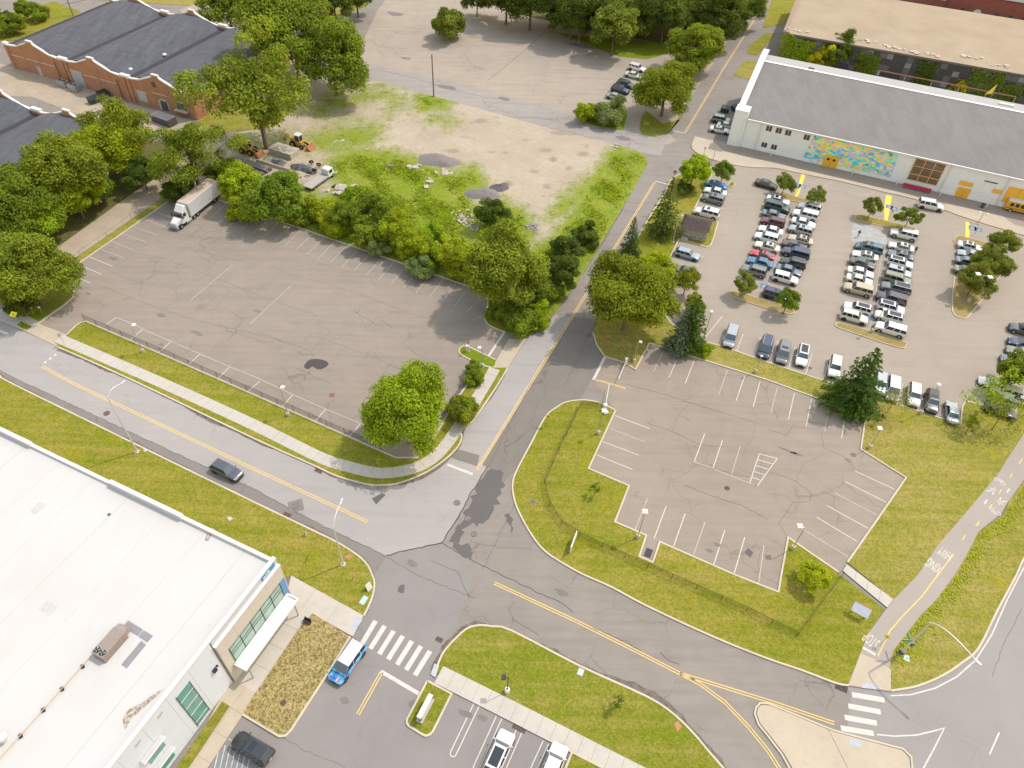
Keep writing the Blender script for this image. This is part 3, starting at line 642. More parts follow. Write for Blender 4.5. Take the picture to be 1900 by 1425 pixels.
# crack lines traced on the lots and the road
def crack(px, wdt=.05, mat=None, parent=None, seed=1):
    rr = random.Random(seed+len(px)); P = GL(px); q = []
    for a, b in zip(P, P[1:]):
        n = max(2, int((b-a).length/.5)); d = (b-a).normalized(); m = Vector((-d.y, d.x, 0))
        q += [a.lerp(b, k/n)+m*rr.uniform(-.11, .11) for k in range(n)]
    q.append(P[-1]); mb = MB(); ribbon(mb, q, wdt/2, wdt/2, None, .020); mb.build('crack', mat or CRK, parent or road)
CRK = simple('crack_fill', (.10, .092, .082), .95); CRG = simple('weedy_crack', (.17, .155, .085), .95, var=.3)
for i, (pts, wd, m, par) in enumerate([
    ([Z5(700,680),Z5(880,750),Z5(1060,820),Z5(1400,940),(475,620),Z6(200,1110)], .06, CRG, lot_l), ([Z5(1040,460),Z5(1200,490),Z5(1400,560),Z5(1700,680),Z6(0,760),Z6(280,860),Z6(460,920)], .05, CRG, lot_l),
    ([Z6(20,1035),Z6(200,1110),Z6(320,1150),Z6(410,1190),Z6(430,1230)], .07, CRG, lot_l), ([Z6(410,1190),Z6(560,1030)], .06, CRG, lot_l), ([Z6(320,1150),Z6(390,1065),Z6(500,1085)], .06, CRG, lot_l),
    ([Z6(100,540),Z6(250,610),Z6(480,670),Z6(800,770),Z6(1080,880),Z6(1250,930)], .05, CRG, lot_l), ([Z6(380,470),Z6(390,500),Z6(560,560),Z6(730,600)], .05, CRG, lot_l), ([Z5(1060,680),Z5(1270,510),Z5(1390,390)], .05, CRG, lot_l),
    ([Z5(1480,480),Z5(1560,520)], .06, CRK, lot_l), ([Z5(1380,410),Z5(1500,450),Z5(1900,540)], .05, CRG, lot_l), ([Z6(720,880),Z6(890,985)], .06, CRK, lot_l), ([Z6(930,950),Z6(1010,1005)], .07, CRK, lot_l), ([Z6(520,1100),Z6(830,1210),Z6(1000,1280)], .06, CRG, lot_l),
    ([Z6(820,1200),Z6(900,1140)], .05, CRG, lot_l), ([Z6(570,1240),Z6(640,1170)], .05, CRG, lot_l), ([Z6(930,1370),Z6(1040,1220)], .06, CRG, lot_l), ([Z5(780,570),Z5(900,630),Z5(1060,680)], .05, CRG, lot_l), ([Z6(300,1310),Z6(560,1424)], .05, CRK, lot_l), ([Z5(1570,880),Z5(1720,730)], .05, CRG, lot_l), ([Z6(960,1280),Z6(1100,1320)], .05, CRK, lot_l),
    ([Z9(0+820,0),Z9(1100,70),Z9(1320,140),Z9(1550,210),Z9(1810,290)], .05, CRK, lot_r), ([Z9(1320,140),Z9(1220,250),Z9(1190,350)], .05, CRG, lot_r), ([Z9(1000,290),Z9(1180,350),Z9(1380,450),Z9(1560,470)], .05, CRK, lot_r), ([Z9(1290,430),Z9(1320,510),Z9(1360,610),Z9(1270,680),Z9(1170,720),Z9(1155,790)], .05, CRG, lot_r),
    ([Z9(1280,750),Z9(1450,820),Z9(1700,900),Z9(1900,1010)], .06, CRK, lot_r), ([Z9(1360,590),Z9(1560,650),Z9(1760,690)], .05, CRK, lot_r), ([Z9(1810,290),Z9(1790,400),Z9(1730,470),Z9(1720,560)], .045, CRG, lot_r), ([ZB(0,340),ZB(135,380),ZB(190,310),ZB(280,330)], .05, CRK, lot_r), ([ZB(400,370),ZB(410,470),ZB(590,560),ZB(650,650)], .05, CRK, lot_r), ([ZB(410,520),ZB(260,600),ZB(215,690),ZB(210,720)], .045, CRG, lot_r), ([ZB(0,650),ZB(200,720),ZB(320,810),ZB(310,870),ZB(190,880),ZB(80,1030),ZB(140,1130)], .045, CRK, lot_r), ([ZB(400,800),ZB(520,850)], .06, CRK, lot_r), ([ZB(0,820),ZB(120,830),ZB(200,880),ZB(210,970)], .045, CRG, lot_r),
    ([(820, 1007), (850, 960), (880, 905), (905, 866)], .14, TAR, road), ([(717, 1031), (760, 1020), (820, 1007)], .16, TAR, road), ([(50, 712), (225, 794), (350, 852), (475, 909), (595, 974), (700, 1024)], .07, CRK, road), ([(985, 711), (940, 800), (905, 866)], .05, CRK, road),
    ([(700, 1024), (780, 1070), (880, 1110)], .05, CRK, road), ([(820, 1007), (860, 1030), (900, 1052), (950, 1076), (1000, 1100), (1040, 1118), (1063, 1136)], .10, CRK, road), ([(950, 1147), (968, 1158), (1000, 1180)], .05, CRK, road), ([(895, 1058), (930, 985), (955, 935)], .05, CRK, road), ([(1105, 601), (1085, 640), (1060, 690), (1045, 720)], .06, CRK, road), ([(800, 1040), (850, 1060), (870, 1110)], .05, CRK, road),
    ([(1200, 1335), (1205, 1322)], .1, CRK, road), ([(1225, 1210), (1240, 1225), (1260, 1232)], .08, CRK, road), ([(1100, 1165), (1160, 1190), (1190, 1208)], .05, CRK, road), ([(1840, 1255), (1860, 1200), (1895, 1130)], .04, CRK, road), ([(470, 1330), (560, 1390), (640, 1424)], .03, CRK, road), ([(1000, 235), (1060, 245), (1110, 262)], .12, CRK, road), ([(700, 130), (760, 142), (830, 165), (900, 180)], .1, CRK, far), ([(905, 150), (960, 105), (1010, 60)], .12, CRK, far)]):
    crack(pts, wd, m, par, i)
def blotch(c, a, b, mat, parent, seed=0):
    rr = random.Random(seed); p = G(*c); q = [p+UB*a*math.cos(t)*rr.uniform(.6, 1.2)+UA*b*math.sin(t)*rr.uniform(.6, 1.2) for t in [2*math.pi*k/14 for k in range(14)]]
    MB().prism(q, None, .0222).build('stain', mat, parent)
STN = asphalt('oil_and_shadow_spot', (.19, .17, .153), (.165, .148, .134), (.115, .105, .097), .7)
for i, (c, a, b, par) in enumerate([((300, 585), .9, .5, lot_l), ((210, 480), 1.2, .5, lot_l), ((365, 618), 1.3, .5, lot_l), ((300, 640), .5, .4, lot_l), ((478, 577), 1.0, .4, lot_l), ((163, 545), .6, .3, lot_l), ((145, 533), 1.1, .6, lot_l), ((630, 1045), 1.0, .5, road), ((765, 1045), 1.1, .5, road), ((1043, 1099), 1.0, .45, road), ((1462, 836), 1.5, .22, lot_r), ((1478, 843), 1.0, .3, lot_r), ((1573, 854), .7, .35, lot_r), ((1331, 1010), .6, .3, lot_r), ((1317, 1022), .7, .25, lot_r), ((767, 1307), .7, .5, road), ((865, 1325), 1.0, .4, road), ((895, 1332), .6, .4, road), ((735, 26), 3.2, 1.6, far), ((752, 108), 1.8, .8, far), ((1080, 85), 5, 1.5, far), ((830, 162), 3.0, 1.2, far), ((935, 183), 1.6, 1.2, far), ((1155, 256), 1.8, 1.3, road), ((640, 1300), .6, .4, road)]):
    blotch(c, a, b, STN, par, i)  # stains, except the spot left of the notch lamp: its head's shadow, painted

# leaf litter and dirt lying in the gutters
GDRT = NT('gutter_dirt'); _n = GDRT.noise(1.1, 5, .7); GDRT.out(GDRT.mix(GDRT.ramp(_n, .4, .65), (.115, .09, .072), (.19, .165, .145)), .95, .1)
def gutter(px, side, seed, par=road, wmax=.5):
    rr = random.Random(seed); P = GL(S(px, 4)); q = []
    for a, b in zip(P, P[1:]):
        n = max(1, int((b-a).length/.6)); q += [a.lerp(b, k/n) for k in range(n)]
    mb = MB(); L_, R_ = [], []; ph = rr.uniform(0, 6)
    for i in range(1, len(q)-1):
        d = (q[i+1]-q[i-1]).normalized(); n_ = Vector((-d.y, d.x, 0))*side; wd = max(.02, wmax*(.35+.4*math.sin(i*.13+ph)+.25*math.sin(i*.37+ph*2)+rr.uniform(-.2, .2))); L_.append(q[i]+n_*.08); R_.append(q[i]+n_*(.14+wd))
    v = [Vector((p.x, p.y, .0245)) for a, b in zip(L_, R_) for p in (a, b)]; f = [(2*i, 2*i+1, 2*i+3, 2*i+2) if side < 0 else (2*i+2, 2*i+3, 2*i+1, 2*i) for i in range(len(L_)-1)]
    mb.add(v, f).build('gutter_dirt', GDRT.m, par)
gutter(kA, -1, 1); gutter(kB, 1, 2, wmax=.3); gutter(kC, 1, 3, wmax=.4); gutter(kF, 1, 4, wmax=.9); gutter(kM[:5], 1, 5, wmax=.3); gutter([(1172, 356), (1132, 423), (1062, 536), (977, 631)], 1, 6, wmax=.3)
def jag(px, amp, seed, step=.5):
    rr = random.Random(seed); P = GL(px); out = []
    for a, b in zip(P, P[1:]+P[:1]):
        n = max(1, int((b-a).length/step)); out += [a.lerp(b, k/n)+Vector((rr.gauss(0, amp), rr.gauss(0, amp), 0)) for k in range(n)]
    return out
for i, (px, am) in enumerate([([(905, 870), (932, 872), (933, 885), (927, 920), (915, 950), (900, 965), (885, 980), (870, 972), (848, 1006), (836, 1004), (862, 950), (885, 905)], .22), ([(838, 1005), (868, 1008), (880, 1025), (872, 1040), (850, 1030)], .3), ([(936, 950), (950, 960), (955, 985), (945, 975)], .25), ([(625, 885), (675, 897), (735, 897), (752, 903), (720, 912), (690, 905), (650, 905), (628, 893)], .25)]):
    MB().prism(jag(px, am, i), None, .0235+.0007*i).build('tar_stain', PATCH if i < 3 else A_EDGE, road)
# ------------------------------------------------------------------ buildings
BEIGE = simple('beige_wall_panel', (.51, .47, .42), .8, var=.06)
WHITEW = simple('white_metal_cladding', (.58, .63, .70), .55, var=.04)
COPING = simple('white_coping', (.60, .595, .58), .6, var=.05)
FASCIA = simple('grey_fascia', (.47, .49, .55), .6, var=.05)
ROOFW = NT('white_membrane_roof')
_b = ROOFW.ramp(ROOFW.noise(.12, 5, .6), .35, .75); _c = ROOFW.mix(_b, (.475, .465, .45), (.445, .433, .415))
_s = ROOFW.ramp(ROOFW.noise(1, 5, .7, ROOFW.scaled((.55, .05, 1), -AZA-math.radians(90))), .52, .75)
_c = ROOFW.mix(ROOFW.math('MULTIPLY', _s, .35), _c, (.44, .405, .36)); _c = ROOFW.mix(ROOFW.math('MULTIPLY', ROOFW.ramp(ROOFW.noise(1.3, 5, .75), .62, .72), .45), _c, (.40, .36, .33))
_w = ROOFW.n('TexWave', wave_type='BANDS', bands_direction='X'); _w.inputs['Scale'].default_value = .105; ROOFW.l(ROOFW.scaled((1, 1, 1), math.radians(23)), _w.inputs['Vector'])
_c = ROOFW.mix(ROOFW.math('MULTIPLY', ROOFW.ramp(_w.outputs['Fac'], .994, .999), .3), _c, (.45, .44, .43)); ROOFW.out(_c, .8, .2)
BLUE_P = gloss('blue_panel', (.10, .25, .52), .4)
class Frame:
    """local frame: x along the facade, y into the building, origin on the ground"""
    def __init__(s, o, az):
        s.o = Vector((o[0], o[1], 0)); a = math.radians(az); s.u = Vector((math.sin(a), math.cos(a), 0)); s.v = Vector((-s.u.y, s.u.x, 0)); s.yaw = math.radians(90-az)
    def wall(s, px, py, y=0):
        d = ray(px, py); o = Vector((0, 0, CAM_H)); t = ((s.o+s.v*y)-o).dot(s.v)/d.dot(s.v); p = o+d*t; q = p-s.o
        return q.dot(s.u), p.z
    def top(s, px, py, z):
        q = G(px, py, z)-s.o; return q.dot(s.u), q.dot(s.v)
    def root(s, name, label, cat, group=None): return empty(name, s.o, s.yaw, label, cat, group)
def pbox(name, mat, par, *b): return MB().box(*b).build(name, mat, par)
def gable_roof(mb, x0, x1, y0, y1, ze, zr, n=1): pass

# ---- white-roofed building (front faces +x' = towards the plaza)
# local x runs along the front towards the lower left of the picture, y goes into the building
FW = Frame((-26.47, 43.23), 203.4)
FW.v = Vector((FW.u.y, -FW.u.x, 0)); 
# use a right-handed frame instead: x' = into building (left), y' = along the front (upwards)
wb = empty('white_roofed_building', FW.o, math.radians(90-23.4), 'large flat building with white membrane roof, beige entrance front and green glazing', 'building')
# in wb's frame: x = -along front (towards the road corner), y = into the building
def wbp(name, mat, s0, s1, d0, d1, z0, z1, par=None): return MB().box(-s1, -s0, d0, d1, z0, z1).build(name, mat, par or wb)
HR = 9.7
wbp('wall', WHITEW, 0, 45, .35, 75, 0, HR-.05)
wbp('roof', ROOFW.m, 0.3, 45, .3, 75, HR-.02, HR)
SEAM = simple('membrane_seam', (.422, .408, .388), .85, var=.12)
for k_ in range(12): wbp('roof_seam', SEAM, .6, 45, 4.2+k_*5.9, 4.2+k_*5.9+(.07 if k_ % 3 else .13), HR, HR+.006)
for s_, d_, a_, b_ in ((6, 30, 1.6, 1.1), (15, 18, 1.2, 1.8), (22, 40, 2.2, 1.0), (9, 52, 1.5, 1.5), (28, 26, 1.2, .9)): wbp('roof_patch', SEAM, s_, s_+a_, d_, d_+b_, HR, HR+.009)
for s_, d_ in ((3.5, 22), (12, 36)): wbp('roof_drain', DARKM, s_, s_+.35, d_, d_+.35, HR, HR+.03)
# cladding panels of the white front
x = 11.3; k = 0
while x < 44:
    for (z0, z1) in ((0.15, 3.35), (3.37, 6.6), (6.62, 10.35)): wbp('cladding_panel', WHITEW, x, x+3.18, .02+.004*(k % 2), .34, z0, z1)
    x += 3.2; k += 1
wbp('parapet', COPING, 11.2, 45, -.02, .42, 10.36, 10.6)
wbp('parapet', WHITEW, 11.2, 45, .36, .44, HR, 10.38)
# beige entrance block
beige = wbp('entrance_wall', BEIGE, -.02, 11.1, -.25, .33, 0, 9.15)
for i in range(4): wbp('wall_panel', BEIGE, .05+i*2.75, .05+i*2.75+2.73, -.275, -.25, 6.75, 9.1)
wbp('coping', COPING, -.05, 11.15, -.34, .1, 9.15, 9.3)
wbp('fascia', FASCIA, 0.02, 11.1, .05, .32, 9.3, 10.35)
wbp('parapet', COPING, -.05, 11.2, -.02, .45, 10.36, 10.6)
sg = wbp('wall_sign', gloss('sign_blue', (.04, .22, .45), .4), .45, 2.7, -.02, .05, 9.5, 10.25)
wbp('sign_letters', WHITE_P, 1.35, 1.75, -.045, -.02, 9.7, 10.1, sg); wbp('sign_letters', WHITE_P, 1.85, 2.0, -.045, -.02, 9.65, 10.1, sg); wbp('sign_letters', WHITE_P, 2.1, 2.5, -.045, -.02, 9.7, 9.95, sg)
gz = wbp('glazing', GLASS_L, 1.0, 9.9, -.30, -.26, 3.0, 6.55)
for i in range(6): wbp('mullion', BLACKM, 1.0+i*1.78-.035, 1.0+i*1.78+.035, -.35, -.30, 3.0, 6.55, gz)
for z in (5.0, 5.55, 6.5): wbp('transom', DARKM, 1.0, 9.9, -.345, -.302, z-.03, z+.03, gz)
wbp('blue_wall_panel', BLUE_P, .12, .98, -.29, -.25, .4, 6.5)
cn_ = wbp('canopy', WHITE_P, .55, 10.3, -2.0, -.36, 2.95, 3.25)
wbp('canopy_lip', COPING, .5, 10.35, -2.08, -1.85, 3.25, 3.42, cn_); wbp('canopy_lip', COPING, .5, .72, -1.85, -.36, 3.25, 3.42, cn_); wbp('canopy_lip', COPING, 10.12, 10.35, -1.85, -.36, 3.25, 3.42, cn_); wbp('canopy_lip', COPING, .72, 10.12, -.62, -.36, 3.25, 3.5, cn_)
for s_ in (1.2, 9.8): wbp('canopy_post', STEEL, s_, s_+.12, -1.9, -1.78, .1, 2.95, cn_)
wbp('entrance_glazing', GLASS_G, 1.2, 9.6, -.29, -.255, .15, 2.9)
# tall green window
w1 = wbp('window', GLASS_G, 15.0, 16.85, -.03, .015, .7, 8.85)
for z in (.7, 1.6, 3.6, 5.4, 7.2, 8.85): wbp('mullion', WHITE_P, 14.97, 16.88, -.06, -.031, z-.05, z+.05, w1)
for s_ in (14.95, 16.85): wbp('window_frame', DARKM, s_, s_+.07, -.07, -.03, .7, 8.85, w1)
for (s0, z0) in ((20.0, 4.2), (20.0, .9), (24.4, 4.2), (28.8, 4.2)):
    ww = wbp('window', GLASS_G, s0+.3, s0+2.4, -.02, .015, z0, z0+1.6)
    wbp('sunshade', WHITE_P, s0, s0+2.9, -.75, -.62, z0+2.4, z0+2.5, ww)
    for q in range(6): wbp('sunshade_slat', WHITE_P, s0, s0+2.9, -.60+q*.1, -.55+q*.1, z0+2.35, z0+2.42, ww)
lt = wbp('wall_lamp', BLACKM, 12.05, 12.55, -.28, .02, 5.55, 6.05); wbp('wall_camera', BLACKM, 11.75, 11.95, -.2, .02, 5.85, 6.05)
for s_ in (18.6, 21.6): wbp('scupper', STEEL, s_, s_+.6, -.12, .0, 9.3, 9.42)
# rear parapet: low kerb with two raised lengths
for d0, d1, h in ((.42, 13.7, .45), (13.7, 25.2, .85), (25.2, 38.9, .40), (38.9, 49, .75), (49, 75, .35)):
    wbp('parapet', COPING, 0, .42 if h < .7 else .5, d0, d1, HR, HR+h)
    if h > .7: wbp('parapet_liner', FASCIA, .5, .54, d0+.05, d1-.05, HR, HR+h-.06)
# side wall facing the road is the wall itself; roof plant
def roofpt(px, py, z=HR):
    p = wb_inv @ G(px, py, z); return p
wb_inv = (Matrix.Translation(FW.o) @ Matrix.Rotation(math.radians(90-23.4), 4, 'Z')).inverted()
def roofpoly(px, z0, z1, mat, name, par=wb): 
    q = [roofpt(*p, z1) for p in px]; return MB().prism([(a.x, a.y) for a in q], z0, z1).build(name, mat, par)
PADG = simple('grey_walk_pad', (.22, .215, .225), .9, var=.1)
for q in ([(227, 1163), (238, 1151), (265, 1168), (256, 1180)], [(257, 1181), (266, 1169), (284, 1180), (273, 1192)], [(225, 1233), (262, 1189), (271, 1196), (235, 1240)], [(218, 1168), (226, 1167), (235, 1173), (228, 1180)]):
    roofpoly(q, HR, HR+.03, PADG, 'walk_pad')
RUSTG = NT('roof_debris'); RUSTG.out(RUSTG.mix(RUSTG.ramp(RUSTG.noise(3, 6, .75), .4, .6), (.16, .115, .085), (.50, .43, .36)), .95, .1)
roofpoly(S([(228, 1336), (234, 1322), (246, 1312), (262, 1305), (282, 1290), (305, 1277), (290, 1292), (275, 1305), (258, 1322), (246, 1330), (240, 1340), (232, 1354)], 2, True), None, HR+.012, RUSTG.m, 'debris_stain')
roofpoly(S([(389, 983), (397, 980), (400, 985), (392, 993), (386, 1004), (380, 1000)], 2, True), None, HR+.012, RUSTG.m, 'debris_stain')
# rooftop unit (stands on the roof: own thing)
TAUPE = simple('taupe_sheet_metal', (.25, .205, .18), .6, var=.1, local=True)
p0 = G(207, 1201, HR); ac = empty('rooftop_unit', (p0.x, p0.y, HR), math.radians(90-23.4), 'taupe rooftop air handling unit with two black fans on white roof', 'air conditioner')
m = MB(); m.box(-1.9, 2.0, -.95, .95, .12, 1.25); bevel_mesh(b := m.mesh('cabinet'), .04); link('cabinet', b, TAUPE, ac)
m = MB(); m.hexa([Vector(v) for v in ((2.0, -.9, .3), (3.0, -.5, .3), (3.0, .9, .3), (2.0, .9, .3), (2.0, -.9, 1.2), (2.7, -.5, 1.0), (2.7, .9, 1.0), (2.0, .9, 1.2))]); m.build('intake_hood', TAUPE, ac)
for yy in (-.45, .45):
    fb = MB().cyl((-1.3, yy, 1.25), .40, .09, 20).build('fan_shroud', BLACKM, ac)
    mb = MB()
    for q in range(4):
        a = q*math.pi/2+.4; mb.add([Vector((-1.3+.05*math.cos(a), yy+.05*math.sin(a), 1.36)), Vector((-1.3+.36*math.cos(a-.25), yy+.36*math.sin(a-.25), 1.345)), Vector((-1.3+.36*math.cos(a+.3), yy+.36*math.sin(a+.3), 1.375))], [(0, 1, 2)])
    mb.build('fan_blade', STEEL, fb)
MB().box(-1.95, 2.05, -1.0, 1.0, .0, .12).build('base_rail', TAUPE, ac)
for q in range(4): MB().box(-.6+q*.65, -.58+q*.65, -.955, -.945, .2, 1.2).build('panel_seam', DARKM, ac)
ac.scale = (.80, .82, .9)
# gas pipe on blocks
pa, pb = G(182, 1202, HR+.2), G(-30, 1440, HR+.2)
pipe = empty('gas_pipe', (pa.x, pa.y, HR), 0, 'thin tan gas pipe on black blocks across the white roof', 'pipe')
o = MB().tube([pa, pb], .045, 8).build('pipe_run', simple('tan_pipe', (.52, .38, .22), .6), pipe); o.location = (-pa.x, -pa.y, -HR)
for q in ((183, 1204), (154, 1237), (116, 1279), (81, 1318), (39, 1366)):
    p = G(*q, HR); o = MB().box(-.16, .16, -.22, .22, 0, .17).build('block', BLACKM, pipe); o.location = (p.x-pa.x, p.y-pa.y, 0); o.rotation_euler = (0, 0, .6)
p0 = G(8, 1372, HR); rv = empty('roof_vent', (p0.x, p0.y, HR), 0, 'round white turbine vent at the left edge of the white roof', 'vent')
MB().cyl((0, 0, 0), .42, .5, 20).build('vent_neck', WHITE_P, rv); MB().tube([(0, 0, .5), (0, 0, .62), (0, 0, .85), (0, 0, 1.0)], [.45, .62, .55, .2], 20).build('vent_cap', STEEL_L, rv)

# ---- brick building with three humped roofs
def brick_mat(name, c1, c2, mortar, scale=1.0):
    t = NT(name).local(); mp = t.n('Mapping'); t.l(t.P, mp.inputs[0]); mp.inputs['Rotation'].default_value = (math.radians(90), 0, 0)
    b = t.n('TexBrick'); b.inputs['Scale'].default_value = 1; b.inputs['Brick Width'].default_value = .24*scale; b.inputs['Row Height'].default_value = .08*scale; b.inputs['Mortar Size'].default_value = .010
    b.inputs['Color1'].default_value = (*c1, 1); b.inputs['Color2'].default_value = (*c2, 1); b.inputs['Mortar'].default_value = (*mortar, 1); t.l(mp.outputs[0], b.inputs['Vector'])
    c = t.mix(t.math('MULTIPLY', t.ramp(t.noise(.5, 6, .65), .4, .75), .5), b.outputs['Color'], sc(c1, .6)); return t.out(c, .9, .15)
BRICK = brick_mat('red_brick', (.37, .165, .082), (.43, .205, .105), (.38, .28, .2))
BRICK_I = brick_mat('infill_brick', (.43, .215, .14), (.40, .19, .12), (.36, .25, .19))
BRICK_R = brick_mat('dark_red_brick', (.30, .085, .06), (.25, .07, .05), (.25, .15, .12))
def tar_roof(name, c0, c1, st, rot):
    t = NT(name); a = t.ramp(t.noise(1, 4, .6, t.scaled((.9, .12, 1), rot)), .35, .7); c = t.mix(a, c0, c1)
    c = t.mix(t.math('MULTIPLY', t.ramp(t.noise(1, 4, .6, t.scaled((.12, 1.6, 1), rot)), .5, .7), .5), c, st); c = t.mix(t.math('MULTIPLY', t.ramp(t.noise(.08, 4), .5, .7), .5), c, sc(c0, 1.35))
    return t.out(c, .85, .25)
ROOFB = tar_roof('blue_black_roofing', (.068, .070, .082), (.098, .101, .115), (.04, .041, .048), AZA)
VALLEY = simple('valley_felt', (.035, .035, .042), .9)
def brick_block(fr, label, bays, depth, x_end, detail=True, zshift=0):
    r = fr.root('brick_building', label, 'building')
    zp, zv = 8.5, 5.9
    # profile of the parapet along x (negative to the left)
    w_ = 20.45
    for b in range(bays):
        x1 = x_end-b*w_; x0 = x1-w_; xm = (x0+x1)/2
        prof = [(x0+1.4, zv), (x0+4.5, zv+.35), (xm-1.9, zp-.9), (xm-1.1, zp-.55), (xm-1.0, zp), (xm+1.0, zp), (xm+1.1, zp-.55), (xm+1.9, zp-.9), (x1-4.5, zv+.35), (x1-1.4, zv)]
        for yy, nm in ((0, 'wall'), (depth-.4, 'wall')):
            pts = [(x0, 0), (x1, 0), (x1, zv+.05), (x1-1.4, zv+.05)]+prof[::-1][1:-1]+[(x0+1.4, zv+.05), (x0, zv+.05)]
            mb = MB(); n = len(pts); f = [Vector((p[0], yy, p[1])) for p in pts]; bk = [Vector((p[0], yy+.4, p[1])) for p in pts]
            tr = geometry.tessellate_polygon([f]); mb.add(f, tr); mb.add(bk, [t[::-1] for t in tr]); mb.add(f+bk, [(i, (i+1) % n, n+(i+1) % n, n+i) for i in range(n)])
            bm = bmesh.new(); me = mb.mesh(nm); bm.from_mesh(me); bmesh.ops.remove_doubles(bm, verts=bm.verts, dist=1e-4); bmesh.ops.recalc_face_normals(bm, faces=bm.faces); bm.to_mesh(me); bm.free()
            wl = link(nm, me, BRICK, r)
            cp = MB()
            for (a, za), (c, zc) in zip(prof, prof[1:]):
                cp.hexa([Vector((a, yy-.08, za+.02)), Vector((c, yy-.08, zc+.02)), Vector((c, yy+.48, zc+.02)), Vector((a, yy+.48, za+.02)), Vector((a, yy-.08, za+.34)), Vector((c, yy-.08, zc+.34)), Vector((c, yy+.48, zc+.34)), Vector((a, yy+.48, za+.34))])
            cp.build('coping', COPING, wl)
        # humped roof: parabola across x
        n = 14; v = []; f = []
        for i in range(n+1):
            t_ = i/n; xx = x0+.25+(w_-.5)*t_; zz = zv-.9+(1-(2*t_-1)**2)**.8*2.5
            v += [Vector((xx, .42, zz)), Vector((xx, depth-.42, zz))]
        f = [(2*i+2, 2*i+3, 2*i+1, 2*i)[::-1] for i in range(n)]
        MB().add(v, f, True).build('roof', ROOFB, r)
        MB().box(x0-.75, x0+.75, .5, depth-.5, zv-1.3, zv-.45).build('valley_gutter', VALLEY, r)
        if b == 0: MB().box(x1-.45, x1-.05, .42, depth-.42, 0, zv-.6).build('wall', BRICK, r)
        MB().box(x0+.02, x0+.4, .42, depth-.42, 0, zv-1.25).build('wall', BRICK, r)
        # piers either side of the valley
        for xx in (x0+.2, x0-1.3) if b < bays-1 else (x0+.2,):
            for yy in (-.22, depth-.5):
                MB().box(xx, xx+1.1, yy, yy+.75, 0, zv+.25).build('pier', BRICK, r); MB().box(xx-.1, xx+1.2, yy-.1, yy+.85, zv+.25, zv+.85).build('pier_cap', COPING, r)
    if detail:
        for xx, yy in ((x_end-1.35, -.22), (x_end-1.35, depth-.5)):
            MB().box(xx, xx+1.3, yy, yy+.9, 0, 7.1).build('pier', BRICK, r); MB().box(xx-.1, xx+1.4, yy-.1, yy+1.0, 7.1, 7.5).build('pier_cap', COPING, r)
    return r
FB = Frame((-78.65, 166.32), 113)
bk = brick_block(FB, 'long red brick building with three humped dark roofs and white copings', 3, 36, .35)
# openings: bricked-up bays, doors, shutters (local x, z)
def front(name, mat, x0, x1, z0, z1, y=-.03, par=bk, t=.06): return MB().box(x0, x1, y, y+t, z0, z1).build(name, mat, par)
LINTEL = simple('pale_lintel', (.50, .42, .33), .8); SHUT = simple('grey_shutter', (.40, .42, .43), .6, local=True)
for x0, x1 in ((-60, -55.2), (-54.2, -50), (-49, -44.6), (-38.5, -36), (-34.5, -30.2), (-28.8, -24.3)):
    if x0 == -38.5: continue
    o = front('bricked_bay', BRICK_I, x0, x1, .1, 3.6); front('lintel', LINTEL, x0-.2, x1+.2, 3.6, 3.85, -.06, o, .09)
o = front('roller_door', SHUT, -39.2, -35.4, .05, 3.9); front('lintel', LINTEL, -39.5, -35.1, 3.9, 4.2, -.06, o, .09)
for q in range(8): front('slat', SHUT, -39.15, -35.45, .15+q*.46, .15+q*.46+.4, -.055, o, .03)
o = front('door', SHUT, -51.6, -50.3, .05, 2.4, -.06)
o = front('window', SHUT, -17.6, -14.8, .9, 3.3); front('lintel', LINTEL, -17.9, -14.5, 3.3, 3.55, -.06, o, .09)
o = front('doorway', DARKM, -10.6, -8.4, .05, 2.5, -.05); front('frame', SHUT, -11.2, -10.6, .05, 2.9, -.08, o, .1); front('frame', SHUT, -8.4, -8.1, .05, 2.9, -.08, o, .1); front('frame', SHUT, -11.2, -8.1, 2.5, 2.9, -.08, o, .1)
o = front('lintel', LINTEL, -12.4, -7.6, 3.9, 4.15, -.06); 
o = front('window', GLASS_D, -5.2, -2.6, 1.6, 3.2); front('lintel', LINTEL, -5.4, -2.4, 3.2, 3.45, -.06, o, .09)
for q in range(4): front('bar', SHUT, -4.7+q*.5, -4.62+q*.5, 1.6, 3.2, -.06, o, .03)
front('louvre', DARKM, -11.6, -10.4, 5.6, 6.9, -.05)
MB().box(-5.8, -2.0, -1.0, -.04, 1.35, 1.5).build('canopy', CONC_P, bk)
for xx in (-22.9, -43.4): MB().tube([(xx, -.38, 0), (xx, -.38, 5.2)], .1, 8).build('downpipe', DARKM, bk)
for i in range(8): front('bricked_bay', BRICK_I, -60, -60, 0, 0) if False else None
for i in range(7):
    mb = MB().box(-.08, -.02, 2+i*4.6, 4.8+i*4.6, .3, 3.6).build('bricked_bay', BRICK_I, bk); mb.location.x = .36
# flue caps on the roof valleys
for (x, y) in ((243, 131), (306, 104)):
    p = G(x, y, 5.6); vn = empty('roof_flue', (p.x, p.y, 4.9), 0, 'white capped flue on the dark roof, %s of the two' % ('nearer' if x < 300 else 'farther'), 'flue', 'flues on the brick building')
    MB().cyl((0, 0, 0), .14, 1.1, 10).build('pipe', STEEL, vn); MB().cyl((0, 0, 1.1), .55, .22, 16, .35).build('cap', WHITE_P, vn)
FB2 = Frame((-92, 127), 113)
# neighbouring block at the left edge, same build
pk = G(63, 170, 6.0); a = FB.o
FB2 = Frame((pk.x, pk.y-6), 113)
q = G(70, 207, 5.9); FB2.o = q-FB.v*36; FB2.o.z = 0
bk2 = brick_block(FB2, 'dark-roofed brick building with white coping at the left edge', 3, 36, 20.45, False)
